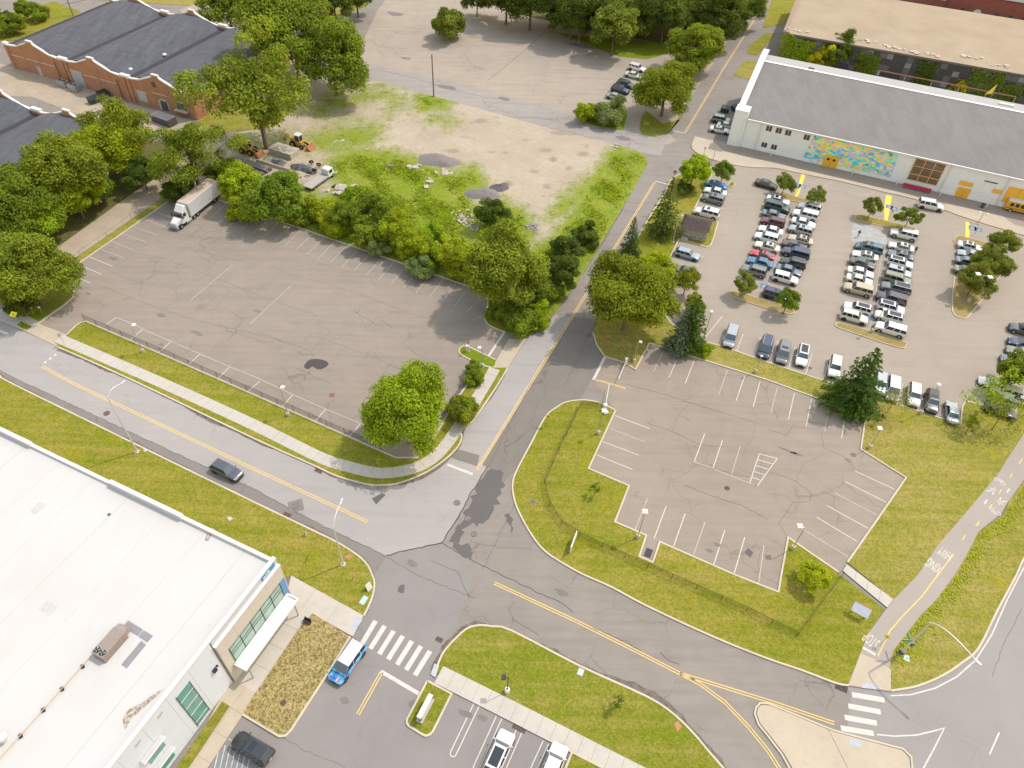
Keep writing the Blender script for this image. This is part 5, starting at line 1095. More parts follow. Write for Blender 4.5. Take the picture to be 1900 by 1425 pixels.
def trunk_mesh(name, H, r, tips, seed, fork=.45):
    rr = random.Random(seed); mb = MB(); top = Vector((rr.uniform(-.2, .2), rr.uniform(-.2, .2), H)); bend = Vector((rr.uniform(-.15, .15), rr.uniform(-.15, .15), H*fork))
    mb.tube([(0, 0, -.1), (0, 0, .25), bend, top], [r*1.5, r*1.05, r*.8, r*.3], 9)
    for tp in tips:
        b = bend.lerp(top, rr.uniform(0, .75)); tp = Vector(tp); md = b.lerp(tp, .5)+Vector((0, 0, -.08*(tp-b).length)); mb.tube([b, md, tp], [r*.42, r*.28, r*.1], 6)
    return mb.mesh(name)
TPL = {}
def make_tpl(key, seed, R, vr, ncl, per, leaf, hc, tr, **k):
    v, t_, cl = crown(seed, R, vr, ncl, per, leaf, **k); v[:, 2] += hc; tips = [(c[0]*.8, c[1]*.8, c[2]*.8+hc) for c in cl[::max(1, len(cl)//9)]]
    TPL[key] = (leaf_mesh('crown', v, t_), trunk_mesh('trunk', hc+R*vr*.35, tr, tips, seed), R, hc)
for i in range(4): make_tpl('big%d' % i, 11+i, 6.0, .82, 96, 330, .215, 6.6, .30, lob=.26)
for i in range(3): make_tpl('mid%d' % i, 31+i, 3.6, .85, 60, 250, .175, 4.0, .17, lob=.3)
for i in range(3): make_tpl('small%d' % i, 51+i, 2.2, .80, 44, 150, .14, 3.2, .09, lob=.3, rc=(.22, .36))
for i in range(2): make_tpl('open%d' % i, 61+i, 6.0, .80, 60, 270, .20, 7.4, .34, lob=.45, rc=(.18, .30), hollow=.35)
for i in range(4): make_tpl('shrub%d' % i, 71+i, 2.0, .78, 36, 210, .14, 1.15, .07, lob=.4, flat=-.35, rc=(.24, .4))
make_tpl('sap0', 81, 1.0, 1.5, 14, 22, .13, 1.9, .04, lob=.4); make_tpl('feather0', 83, 2.6, 1.1, 30, 26, .14, 3.4, .06, lob=.6, rc=(.2, .4))
def conifer(key, seed, H, R, tiers, per, leaf, droop=.25, sharp=1.0, ragged=.2):
    rng = np.random.default_rng(seed); vs, ts = [], []
    for i in range(tiers):
        f = i/(tiers-1); z = H*(.06+.93*f); rr_ = R*(1-f)**sharp*rng.uniform(1-ragged, 1+ragged*.5)+.08*R; nb = max(4, int(16*(1-f)+4))
        for k in range(nb):
            a = rng.uniform(0, 6.283); L = rr_*rng.uniform(.72, 1.12); m = max(5, int(per*(L/R)*1.2)); s = rng.random(m)**.6
            w_ = .16*L*(1.1-s)+.05
            p = np.stack([np.cos(a)*L*s, np.sin(a)*L*s, z-droop*L*s**1.6+rng.normal(0, .05, m)], 1); p[:, 0] += -np.sin(a)*rng.normal(0, 1, m)*w_; p[:, 1] += np.cos(a)*rng.normal(0, 1, m)*w_
            nm = np.stack([np.cos(a)*np.full(m, .5), np.sin(a)*np.full(m, .5), np.ones(m)], 1)+rng.normal(size=(m, 3))*.45
            tt = np.clip(np.stack([rng.normal(.3, .12)+.4*s*rng.random(m), np.zeros(m), np.zeros(m)], 1), 0, 1); v, t_ = quads(p, nm, leaf, rng, tt); vs.append(v); ts.append(t_)
    tips = []
    TPL[key] = (leaf_mesh('crown', np.concatenate(vs), np.concatenate(ts)), trunk_mesh('trunk', H*.97, R*.07, tips, seed), R, H*.5)
conifer('pine0', 91, 11, 4.1, 24, 26, .22, .12, .75, .3); conifer('spruce0', 92, 9, 2.6, 24, 18, .17, .30, 1.0, .28); conifer('spruce1', 93, 10, 3.2, 22, 17, .18, .28, .95, .45)
conifer('cedar0', 95, 9, 2.3, 26, 20, .17, .05, .6, .25)
ntree = [0]
def plant(kind, px, py, w_, hue, label, k=None, cat='tree', name=None, group=None, base=None, zs=1, sx=1):
    """crown centre at photo pixel, crown width in photo pixels"""
    cm, tm, R, hc = TPL[kind]
    rad = 3.
    for _ in range(6):
        z = hc/R*rad*zs*(k or 1); p = G(px, py, z) if base is None else G(*base); dep = (p-Vector((0, 0, CAM_H-z))).dot(CF) if base is None else (Vector((p.x, p.y, z-CAM_H))).dot(CF); rad = w_/2*dep/FPX
    s = rad/R; ntree[0] += 1
    nm = name or {'pine': 'pine_tree', 'spru': 'spruce_tree', 'ceda': 'cedar_tree', 'shru': 'shrub', 'sap0': 'sapling', 'feat': 'young_tree', 'smal': 'young_tree'}.get(kind[:4], 'broadleaf_tree')
    o = empty(nm, (p.x, p.y, .1), ntree[0]*2.4, label, cat, group); o.scale = (s*sx, s, s*zs*(k or 1))
    link('crown', cm, LEAF[hue], o); link('trunk', tm, BARK, o); return o
T = plant
T('big3', 755, 765, 165, 'bright', 'bright green maple at the rounded corner of the left lot')
T('shrub0', 858, 765, 56, 'green', 'grey-green bush leaning over the sidewalk beside the corner maple', cat='bush')
T('shrub1', 880, 696, 40, 'green', 'loose bush beside the lot exit island', cat='bush')
T('big1', 938, 500, 160, 'green', 'large dark green oak at the far corner of the left lot', k=1.0)
T('big0', 1168, 548, 164, 'olive', 'large round olive-green tree beside the main road', k=1.0)
T('mid0', 1216, 503, 74, 'lime', 'yellow-green tree behind the big round olive tree')
T('spruce0', 1246, 585, 62, 'blue', 'blue-grey spruce beside the big round tree', base=(1255, 650))
T('cedar0', 1266, 600, 66, 'pine', 'dark green conifer right of the blue spruce', base=(1272, 648))
T('small0', 1288, 565, 40, 'olive', 'small leafy branchy tree above the dark conifer')
T('small1', 1275, 520, 46, 'olive', 'small tree in front of the half-hidden cars by the road')
T('spruce1', 1234, 395, 78, 'spruce', 'ragged tall spruce beside the attendant booth', base=(1228, 436))
T('spruce0', 1170, 455, 52, 'spruce', 'short dark spruce at the road edge', base=(1166, 478))
T('mid1', 1288, 318, 62, 'lime', 'yellow-green tree at the corner of the car park')
T('small2', 1343, 318, 40, 'green', 'small rusty-green tree by the hall forecourt')
T('shrub2', 1268, 352, 30, 'dark', 'dark shrub below the yellow-green corner tree', cat='bush')
T('pine0', 1580, 715, 112, 'pine', 'broad dark pine between the two lots', base=(1575, 752))
for i, (x, y, w_, h, l) in enumerate([(1457, 340, 36, 'dull', 'small tree nearest the dark parked car on the first yellow walkway'), (1515, 364, 34, 'dull', 'small tree at the top of the second car row'), (1620, 383, 36, 'dull', 'small tree left of the middle yellow walkway'), (1687, 403, 40, 'dull', 'small tree right of the middle yellow walkway'), (1382, 526, 42, 'dull', 'small tree at the left end of the first lot island'), (1463, 557, 46, 'green', 'small spreading tree at the right end of the first lot island'), (1861, 453, 56, 'dull', 'round tree at the head of the triangular island')]):
    T('small%d' % (i % 3), x, y, w_, h, l)
T('mid2', 1840, 490, 66, 'dull', 'spreading tree in the middle of the triangular island'); T('mid0', 1812, 520, 64, 'dull', 'spreading tree overhanging cars on the triangular island')
T('mid1', 1884, 690, 76, 'green', 'loose green tree at the right edge of the car park'); T('feather0', 1835, 735, 90, 'lime', 'sparse feathery tree with bare twigs by the lot edge'); T('feather0', 1865, 765, 80, 'olive', 'twiggy tree over the dark pit at the right edge')
T('feather0', 1660, 742, 56, 'olive', 'sparse young tree on the lawn beside the pine'); T('sap0', 1805, 785, 34, 'olive', 'thin sapling on the dry lawn below the kerb'); T('shrub3', 1308, 650, 28, 'bright', 'round green shrub below the dark conifer', cat='bush')
T('sap0', 1104, 908, 24, 'green', 'lone sapling on the round traffic-side lawn'); T('small1', 1514, 1072, 56, 'lime', 'bright yellow-green young tree near the fence corner', k=.75); T('sap0', 1147, 1303, 30, 'dull', 'short staked sapling on the bottom lawn')
# top left
T('open0', 470, 165, 200, 'green', 'tall open-crowned tree beside the brick building', k=1.05); T('big3', 540, 62, 165, 'green', 'rounded tree at the back left of the pair above the vacant lot'); T('big1', 615, 105, 140, 'green', 'full dark tree overhanging the vacant lot edge'); T('mid2', 420, 8, 90, 'green', 'tree on a small round bed behind the brick roofs')
T('open1', 215, 235, 130, 'green', 'tree in front of the brick yard with pale blossom'); T('big0', 112, 322, 155, 'green', 'broad tree left of the old concrete drive'); T('big2', 212, 270, 118, 'bright', 'tree by the top of the old concrete drive'); T('open1', 350, 288, 140, 'green', 'tall tree behind the white truck'); T('mid0', 262, 322, 62, 'dark', 'dark rounded bush under the drive trees', cat='bush')
T('mid1', 138, 366, 85, 'bright', 'yellowish tree at the edge of the concrete drive'); T('mid2', 178, 345, 64, 'green', 'bushy tree along the concrete drive'); T('big3', 35, 385, 140, 'green', 'light green tree at the left edge of the photo'); T('mid0', 70, 415, 90, 'bright', 'spreading tree above the corner tree'); T('big1', 46, 505, 146, 'green', 'heavy tree at the left corner of the lot'); T('shrub1', 35, 565, 60, 'dark', 'low bush by the corner sidewalk', cat='bush')
T('mid1', 440, 342, 82, 'bright', 'bright tree beside the flatbed yard'); T('mid2', 515, 365, 104, 'green', 'wide bushy tree in front of the equipment yard'); T('shrub0', 335, 358, 56, 'dark', 'ivy-like bush behind the truck cab', cat='bush'); T('shrub2', 412, 322, 56, 'green', 'bush over the truck trailer', cat='bush'); T('shrub3', 460, 395, 60, 'bright', 'bush at the kerb left of the lamp post', cat='bush')
T('shrub0', 20, 50, 46, 'green', 'left hedge bush on the top-left lawn', cat='bush'); T('shrub1', 62, 24, 44, 'green', 'right hedge bush on the top-left lawn', cat='bush'); T('shrub2', 0, 36, 40, 'dark', 'bush at the very left edge of the top-left lawn', cat='bush')
# far trees along the top
far_l = ['leftmost of the dark far trees along the top', 'second of the dark far trees along the top', 'third of the dark far trees along the top', 'far tree over the grassy bank', 'far tree left of the main road bend', 'far tree beside the top of the main road', 'far tree nearest the road at the top']
for i, (x, y, w_) in enumerate([(985, 0, 100), (1080, 16, 110), (1150, 22, 90), (1205, 16, 100), (1270, 12, 90), (1335, 22, 100), (1383, 14, 70)]): T('big%d' % (i % 4), x, y, w_, 'dark' if i in (0, 1, 3, 5) else 'dull', far_l[i], group='trees along the top edge')
T('mid0', 885, 0, 56, 'dark', 'small far bush on the top paving', cat='bush'); T('mid1', 620, 2, 90, 'dark', 'dark tree behind the pair at top centre'); T('mid2', 505, 5, 70, 'dark', 'dark tree behind the brick building at the top')
T('big1', 1290, 88, 108, 'olive', 'large roadside tree above the parked cars by the road', k=.78); T('big3', 1236, 168, 118, 'olive', 'large roadside tree overhanging the five parked cars', k=.78)
T('shrub0', 832, 52, 58, 'dull', 'lone bushy tree on the far paving', k=1.25, name='broadleaf_tree'); T('shrub0', 1134, 212, 56, 'grey', 'silvery bush on the leaf-shaped island', cat='bush'); T('shrub1', 1090, 212, 44, 'bright', 'low bright bush on the leaf-shaped island', cat='bush')
T('mid1', 1140, 55, 90, 'dull', 'tree at the foot of the grassy bank'); T('mid0', 1060, 35, 70, 'dark', 'dark tree at the edge of the far paving')
for i, (x, y, w_, kd, h, l) in enumerate([(940, -6, 90, 'mid0', 'dark', 'dark tree at the left end of the top wood'), (1030, 2, 80, 'mid2', 'dark', 'tree filling the gap between first and second far trees'), (1115, 40, 70, 'shrub1', 'green', 'bush at the edge of the top wood'), (1180, 45, 80, 'shrub2', 'dull', 'wide bush on the grassy bank'), (1235, 30, 90, 'mid1', 'dark', 'dark tree behind the grassy bank'), (1310, 40, 80, 'shrub3', 'dark', 'dark undergrowth left of the main road top'), (1350, 45, 60, 'shrub0', 'dark', 'dark undergrowth beside the main road top'), (1300, -12, 100, 'big1', 'dark', 'tree at the very top beside the road'), (1220, -15, 110, 'big2', 'dark', 'tree at the very top middle'), (1130, -15, 110, 'big3', 'dull', 'tree at the very top above the far paving'), (1050, -18, 110, 'big0', 'dark', 'tree at the very top left of centre'), (660, -8, 70, 'mid1', 'dark', 'dark tree at the top beside the far paving'), (575, 20, 90, 'mid0', 'green', 'tree between the pair and the dark trees')]): T(kd, x, y, w_, h, l, group='trees along the top edge')
# overgrown edge of the vacant lot
eg = [(598, 395, 60, 'bright', 'shrub3'), (640, 400, 62, 'green', 'mid0'), (690, 392, 76, 'green', 'mid1'), (662, 372, 56, 'bright', 'shrub0'), (735, 425, 76, 'bright', 'mid2'), (690, 440, 60, 'green', 'shrub1'), (770, 455, 66, 'bright', 'mid0'), (805, 480, 56, 'bright', 'shrub2'), (845, 475, 66, 'bright', 'mid1'), (800, 440, 56, 'lime', 'shrub3'), (620, 425, 46, 'bright', 'shrub0'), (915, 396, 62, 'dark', 'mid2'), (1042, 505, 72, 'dark', 'mid0'), (1010, 545, 62, 'green', 'shrub1'), (1050, 465, 56, 'dark', 'shrub2'), (1088, 440, 48, 'dark', 'shrub3'), (965, 602, 62, 'green', 'shrub0'), (1000, 590, 50, 'bright', 'shrub1'), (780, 500, 46, 'grey', 'shrub2'), (860, 505, 50, 'bright', 'shrub0'), (560, 400, 44, 'green', 'shrub1'), (930, 580, 46, 'green', 'shrub3'), (700, 465, 40, 'grey', 'shrub2')]
el = ['bush left of the pale mound beside the lot kerb', 'tall bush right of the pale mound', 'dense bush at the top of the overgrown edge', 'bush just below the rubble slabs', 'tall bright bush in the middle of the overgrown edge', 'bush over the far kerb left of the grey-leaved shrub', 'rounded tree near the hidden lamp in the overgrown edge', 'low bush at the far kerb beside the hidden lamp', 'bright bush left of the oak', 'yellowish bush behind the hidden lamp', 'bush at the kerb below the pale mound', 'dark round bush beside the gravel heap', 'dark bushy tree between the oak and the road', 'bush right of the oak foot', 'dark bush at the roadside above the bushy tree', 'uppermost dark bush along the roadside', 'bush at the lot exit corner', 'low bush at the roadside below the oak', 'grey-leaved shrub by the hidden lamp', 'bush touching the left side of the oak', 'bush right of the equipment-yard tree', 'bush under the oak by the exit sign', 'silvery shrub low at the far kerb']
for (x, y, w_, h, kd), l in zip(eg, el): T(kd, x, y, w_, h, l, cat='bush', name='bush', group='overgrown edge of the vacant lot')
# weeds and tall grass: uncountable
rng = np.random.default_rng(5); pts = []
while len(pts) < 12000:
    x = rng.uniform(x0, x1, 4000); y = rng.uniform(y0, y1, 4000); a_, b_ = px_arr(x, y); ins = pdist(a_, b_, VAC) > 1
    vg = np.zeros(x.shape)
    for wgt, poly in VEG: vg = np.maximum(vg, wgt*np.clip(.5+pdist(a_, b_, poly)/60, 0, 1))
    nz = .5+.5*np.sin(x*.35+1.3)*np.sin(y*.4+.4*x)
    ok = ins & (vg > .6) & (rng.random(4000) < (vg-.5)*2.2*np.clip(nz*1.5-.35, 0, 1)); pts += list(zip(x[ok], y[ok], vg[ok]))
pts = np.array(pts[:12000]); k3 = 3; base = np.repeat(pts[:, :2], k3, 0)+rng.normal(0, .25, (len(pts)*k3, 2)); hgt = rng.uniform(.05, .5, len(base))**1.2
cent = np.stack([base[:, 0], base[:, 1], .15+hgt*.7], 1); nm = rng.normal(size=(len(base), 3))*.6+np.array([0, 0, .9])
cl = .5+.5*np.sin(base[:, 0]*.9)*np.sin(base[:, 1]*.8+base[:, 0]*.3); tt = np.clip(np.stack([.15+.7*cl+rng.normal(0, .2, len(base)), rng.random(len(base)), np.zeros(len(base))], 1), 0, 1); v, t_ = quads(cent, nm, .2, rng, tt)
tag(link('tall_weeds', leaf_mesh('tall_weeds', v, t_), leaf_mat('weed_leaf', (.24, .34, .018))), 'tall green weeds covering the vacant lot', 'weeds', kind='stuff')
# verge weeds beside the cycle path
ln = GL([(1655, 1225), (1660, 1205), (1710, 1143), (1740, 1112), (1775, 1066), (1790, 1040), (1820, 985), (1865, 957), (1880, 930), (1905, 895)]); vv = []
for a, b in zip(ln, ln[1:]):
    n = int((b-a).length*30); s_ = rng.random((n, 1)); d = (b-a).normalized(); off = np.abs(rng.normal(0, .9, (n, 1)))+.1; q = np.array(a)[None]*(1-s_)+np.array(b)[None]*s_+np.array([d.y, -d.x, 0])[None]*off; vv.append(q)
vv = np.concatenate(vv); vv[:, 2] = .13+rng.uniform(.01, .14, len(vv)); tt = np.clip(np.stack([rng.normal(.5, .2, len(vv)), rng.random(len(vv)), np.zeros(len(vv))], 1), 0, 1)
v, t_ = quads(vv, rng.normal(size=(len(vv), 3))*.4+np.array([0, 0, 1]), .16, rng, tt); tag(link('verge_weeds', leaf_mesh('verge_weeds', v, t_), LEAF['lime']), 'yellow-green weeds along the cycle path edge', 'weeds', kind='stuff')
# creeper on the derelict shed
def creeper(parent, fr, x0_, x1_, z0_, z1_, n, hue, seed, y=-.18):
    r_ = np.random.default_rng(seed); xx = r_.uniform(x0_, x1_, n); zz = z0_+(z1_-z0_)*r_.random(n); k = .5+.5*np.sin(xx*1.7+seed)*np.sin(zz*.9+xx*.5); m = r_.random(n) < .25+k; xx, zz = xx[m], zz[m]
    p = np.stack([xx, y-np.abs(r_.normal(0, .18, len(xx))), zz], 1); tt = np.clip(np.stack([r_.normal(.45, .2, len(xx)), r_.random(len(xx))*.4, np.zeros(len(xx))], 1), 0, 1)
    v, t_ = quads(p, r_.normal(size=(len(xx), 3))*.5+np.array([0, -1, .4]), .26, r_, tt); tag(link('creeper', leaf_mesh('creeper', v, t_), LEAF[hue], parent), kind='stuff')
for i, (pa, pb, z1_, hue) in enumerate([((1447, 1470), None, 8, 'lime'), ((1472, 1510), None, 7, 'lime'), ((1595, 1632), None, 6, 'green'), ((1700, 1735), None, 7, 'dark'), ((1795, 1860), None, 7.6, 'green'), ((1862, 1898), None, 5, 'dull')]):
    xa, _ = FD.wall(pa[0], 80+(pa[0]-1440)*.19); xb, _ = FD.wall(pa[1], 80+(pa[1]-1440)*.19); creeper(der, FD, xa, xb, .2, z1_, 1500, hue, 20+i)
T('mid0', 1562, 92, 66, 'dark', 'dark tree growing between the hall and the derelict shed'); T('shrub1', 1524, 112, 40, 'yellow', 'bright yellow bush behind the hall roof', cat='bush', k=1.5); T('shrub2', 1735, 140, 36, 'green', 'bush behind the hall ridge', cat='bush', k=1.3); T('shrub3', 1780, 164, 30, 'yellow', 'small yellowish bush behind the hall ridge', cat='bush', k=1.3); T('mid1', 1605, 110, 50, 'dull', 'leafy growth against the derelict shed windows', cat='bush')
# ------------------------------------------------------------------ vehicles
PAINT = {k: gloss('car_paint_'+k, c, .28, .5, m_, .6) for k, c, m_ in [('white', (.60, .60, .59), 0), ('pearl', (.56, .54, .48), 0), ('silver', (.34, .36, .38), .4), ('grey', (.17, .175, .185), .3), ('dark_grey', (.085, .09, .10), .3), ('black', (.028, .028, .032), 0), ('navy', (.035, .05, .10), .2), ('dark_green', (.04, .07, .068), .2), ('maroon', (.11, .022, .032), .2), ('red', (.36, .02, .04), 0), ('blue', (.04, .16, .30), .2), ('bright_blue', (.02, .17, .42), .1), ('teal', (.075, .15, .18), .3), ('beige', (.42, .37, .29), .2), ('tan', (.40, .33, .23), .1), ('slate', (.14, .165, .205), .3), ('plum', (.08, .065, .085), .3), ('yellow', (.62, .33, .02), 0), ('light_blue', (.26, .34, .42), .3), ('olive', (.20, .205, .15), .2)]}
WIND = gloss('windscreen_glass', (.055, .075, .085), .05, .9); TRIM = gloss('black_plastic_trim', (.02, .02, .02), .5)
LAMP_W = gloss('headlamp_lens', (.55, .57, .58), .12, .8); LAMP_R = gloss('tail_lamp_lens', (.26, .012, .015), .15, .7); RIM = gloss('alloy_rim', (.38, .39, .40), .3, .5, .7); RIMD = gloss('dark_rim', (.05, .05, .05), .35)
CT = {}
def car_tpl(key, L, W, H, belt, hood, fx, ffx, rx, rrx, bonnet_z, boot_z, ride=.20, wr=.34, tum=.80, pillars=(.0,), bed=False):
    """x forward. fx: windscreen base, ffx: roof front, rrx: roof rear, rx: rear glass base (fractions of L from the rear)"""
    hl = L/2; X = lambda f: -hl+f*L; parts = {}
    # body: loft of rounded sections
    st = [(0, .55, boot_z*.62, .86), (.012, .42, boot_z*.93, .93), (.05, .28, boot_z, .975), (.13, ride, max(boot_z, min(belt, boot_z+.02)), 1), (.24, ride, belt if rx < .2 else boot_z+.02, 1), (max(.26, rx), ride, belt, 1), (.5, ride, belt*.985, 1), (fx, ride, belt*.975, 1), (fx+.02, ride, bonnet_z+.06, 1), (.80, ride, bonnet_z+.03, .995), (.90, .24, bonnet_z-.03, .975), (.965, .30, bonnet_z*.86, .92), (.99, .40, bonnet_z*.74, .85), (1.0, .50, bonnet_z*.62, .78)]
    v = []; n = 14
    for f, zb, zt, wf in st:
        hw = W/2*wf; zm = zb+(zt-zb)*.55
        sec = [(0, zb), (.70, zb), (.93, zb+.05), (.985, zb+(zt-zb)*.3), (1, zm), (.985, zt-.13*(zt-zb)-.02), (.90, zt-.02), (.72, zt), ]
        ring = [(-a, b) for a, b in sec[::-1][:-1]]; ring = [(a, b) for a, b in sec]+[(-a, b) for a, b in sec[::-1][:-1]]
        v += [Vector((X(f), a*hw, b)) for a, b in ring]; n = len(ring)
    fs = [(i*n+k, i*n+(k+1) % n, (i+1)*n+(k+1) % n, (i+1)*n+k)[::-1] for i in range(len(st)-1) for k in range(n)]
    mb = MB().add(v, fs, True); mb.add(v[:n], [tuple(range(n))]); mb.add(v[-n:], [tuple(range(n-1, -1, -1))])
    # cabin shell (body colour): pillars and roof
    bw, tw = W/2*.93, W/2*tum; zb = belt-.06; zt = H-.03
    def ring(z, xa, xb, hw): return [Vector((X(xa), -hw, z)), Vector((X(xb), -hw, z)), Vector((X(xb), hw, z)), Vector((X(xa), hw, z))]
    lo = ring(zb, rx, fx, bw); hi = ring(zt, rrx, ffx, tw); top = ring(H, rrx+.02, ffx-.025, tw*.9)
    mb.hexa(lo+hi); 
    me = mb.mesh('body'); parts['body'] = me
    roof = MB(); roof.hexa(hi+top); me = roof.mesh('roof'); parts['roof'] = me
    # glass panels, 12 mm proud
    def pane(a, b, c, d, ins, nm):
        cen = (a+b+c+d)/4; nn = (b-a).cross(d-a).normalized(); q = [p+(cen-p)*ins for p in (a, b, c, d)]
        if nn.dot(cen-Vector((0, 0, (zb+zt)/2))) < 0: nn = -nn
        return MB().hexa([p+nn*.002 for p in q]+[p+nn*.014 for p in q]).mesh(nm)
    parts['windscreen'] = pane(lo[1], lo[2], hi[2], hi[1], .07, 'windscreen'); parts['rear_window'] = pane(lo[3], lo[0], hi[0], hi[3], .12, 'rear_window')
    side = []
    cuts = [0]+list(pillars)+[1]; cuts = sorted(set(cuts))
    for s in (0, 1):
        for a, b in zip(cuts, cuts[1:]):
            l0, l1, h0, h1 = (lo[0], lo[1], hi[0], hi[1]) if s == 0 else (lo[3], lo[2], hi[3], hi[2])
            p = [l0.lerp(l1, a+.012), l0.lerp(l1, b-.012), h0.lerp(h1, b-.012), h0.lerp(h1, a+.012)]; zlo = [q.copy() for q in p]
            p[0] = p[0].lerp(p[3], .14); p[1] = p[1].lerp(p[2], .14); side.append(pane(*p, .06, 'side_window'))
    parts['sides'] = side
    # wheels
    wm = MB(); seg = 18; 
    def disc(y0, y1, r): return MB().tube([(0, y0, 0), (0, y1, 0)], r, seg)
    parts['tyre'] = disc(-.11, .11, wr).mesh('tyre'); rim = MB(); 
    for yy in (-.118, .118):
        rim.add([Vector((wr*.62*math.cos(2*math.pi*k/14), yy, wr*.62*math.sin(2*math.pi*k/14))) for k in range(14)], [tuple(range(14))])
    parts['rim'] = rim.mesh('rim'); parts['wpos'] = [(X(.185), W/2-.10), (X(.185), -W/2+.10), (X(.815), W/2-.10), (X(.815), -W/2+.10)]; parts['wr'] = wr
    arch = MB()
    for x_, y_ in parts['wpos']: arch.tube([(x_, y_-.125 if y_ < 0 else y_-.02, wr), (x_, y_+.02 if y_ < 0 else y_+.108, wr)], wr*1.17, 18)
    parts['arch'] = arch.mesh('wheel_arch')
    # lamps, mirrors, grille
    b2 = bonnet_z*.80
    parts['head'] = [MB().hexa([Vector((X(.955), s*W*.30, b2-.09)), Vector((X(.992), s*W*.27, b2-.10)), Vector((X(.955), s*W*.455, b2-.07)), Vector((X(.93), s*W*.46, b2-.06)), Vector((X(.950), s*W*.30, b2+.07)), Vector((X(.978), s*W*.27, b2+.04)), Vector((X(.945), s*W*.45, b2+.08)), Vector((X(.92), s*W*.455, b2+.09))]).mesh('headlight') for s in (1, -1)]
    parts['tail'] = [MB().box(X(-.002), X(.03), s*W*.41-W*.06, s*W*.41+W*.045, boot_z*.66, boot_z*.66+.20).mesh('taillight') for s in (1, -1)]
    parts['mirror'] = [MB().box(X(fx-.03), X(fx-.005), s*W*.535-.08, s*W*.535+.08, belt-.02, belt+.11).mesh('wing_mirror') for s in (1, -1)]
    g = MB().box(X(.985), X(1.003), -W*.2, W*.2, .38, b2-.12); g.box(X(.96), X(1.004), -W*.36, W*.36, .24, .36); parts['grille'] = g.mesh('grille')
    parts['plate'] = MB().box(X(-.006), X(.0), -.17, .17, boot_z*.55, boot_z*.55+.11).mesh('licence_plate'); parts['sun'] = MB().box(X(ffx-.22), X(ffx-.09), -W*.26, W*.26, H-.004, H+.008).mesh('sunroof'); parts['pano'] = MB().box(X(rrx+.05), X(ffx-.06), -W*.28, W*.28, H-.004, H+.008).mesh('glass_roof')
    parts['rails'] = MB().tube([(X(rrx+.02), tw*.88, H+.05), (X(ffx-.05), tw*.88, H+.05)], .025, 6).tube([(X(rrx+.02), -tw*.88, H+.05), (X(ffx-.05), -tw*.88, H+.05)], .025, 6).mesh('roof_rail'); CT[key] = parts
car_tpl('sedan', 4.75, 1.84, 1.45, .94, 0, .70, .56, .155, .30, .86, .98, tum=.70, pillars=(.30, .62))
car_tpl('suv', 4.70, 1.90, 1.70, 1.10, 0, .715, .60, .02, .085, 1.00, 1.05, wr=.37, tum=.74, pillars=(.26, .60))
car_tpl('bigsuv', 5.15, 2.0, 1.84, 1.18, 0, .725, .62, .018, .06, 1.10, 1.12, wr=.40, tum=.80, pillars=(.30, .62))
car_tpl('van', 5.1, 1.98, 1.76, 1.08, 0, .79, .63, .02, .075, .98, 1.02, wr=.35, tum=.77, pillars=(.28, .66))
car_tpl('wagon', 4.75, 1.83, 1.52, .97, 0, .70, .57, .03, .12, .90, .97, tum=.74, pillars=(.28, .60))
car_tpl('coupe', 4.6, 1.86, 1.35, .90, 0, .66, .54, .12, .34, .86, .95, tum=.66, pillars=(.45,))
def car(kind, colour, px, py, head, label, opt='', group=None, roofc=None, name=None, cat=None, z=.75, rims=None, wp=None):
    """head: compass angle (degrees from +Y towards +X) the nose points to; pixel is the middle of the car"""
    P = CT[kind]; p = G(px, py, z) if wp is None else wp; a = math.radians(90-head)
    o = empty(name or {'van': 'minivan', 'suv': 'suv', 'bigsuv': 'large_suv', 'wagon': 'estate_car', 'coupe': 'coupe'}.get(kind, 'sedan'), (p.x, p.y, .02), a, label, cat or {'van': 'minivan', 'suv': 'suv', 'bigsuv': 'suv'}.get(kind, 'car'), group)
    o.scale = (1.05, 1.05, 1.04)
    c = PAINT[colour]; b = link('body', P['body'], c, o); link('roof', P['roof'], PAINT[roofc] if roofc else c, o)
    link('windscreen', P['windscreen'], WIND, o); link('rear_window', P['rear_window'], WIND, o)
    for s in P['sides']: link('side_window', s, GLASSM, o)
    link('wheel_arch', P['arch'], TRIM, o)
    for x_, y_ in P['wpos']:
        wh = link('wheel', P['tyre'], RUBBER, o); wh.location = (x_, y_, P['wr']); link('rim', P['rim'], rims or RIM, wh)
    for m in P['head']: link('headlight', m, LAMP_W, o)
    for m in P['tail']: link('taillight', m, LAMP_R, o)
    for m in P['mirror']: link('wing_mirror', m, c, o)
    link('grille', P['grille'], TRIM, o); link('licence_plate', P['plate'], WHITE_P, o)
    if 's' in opt: link('sunroof', P['sun'], GLASSM, o)
    if 'p' in opt: link('glass_roof', P['pano'], GLASSM, o)
    if 'r' in opt: link('roof_rail', P['rails'], STEEL_L if 'k' not in opt else BLACKM, o)
    return o
E_, W_ = 112.4, 292.4
ORD = ['first', 'second', 'third', 'fourth', 'fifth', 'sixth', 'seventh', 'eighth', 'ninth', 'tenth', 'eleventh', 'twelfth']
KW = {'sedan': 'sedan', 'suv': 'SUV', 'bigsuv': 'large SUV', 'van': 'minivan', 'wagon': 'estate car', 'coupe': 'coupe'}
def row(lst, where, group):
    for i, (kind, col, x, y, h, opt) in enumerate(lst):
        n = len(lst); car(kind, col, x, y, h+rnd.uniform(-1.6, 1.6), f'{col.replace("_", " ")} {KW[kind]}, {ORD[i]} car from the hall end of {where}', opt, group)
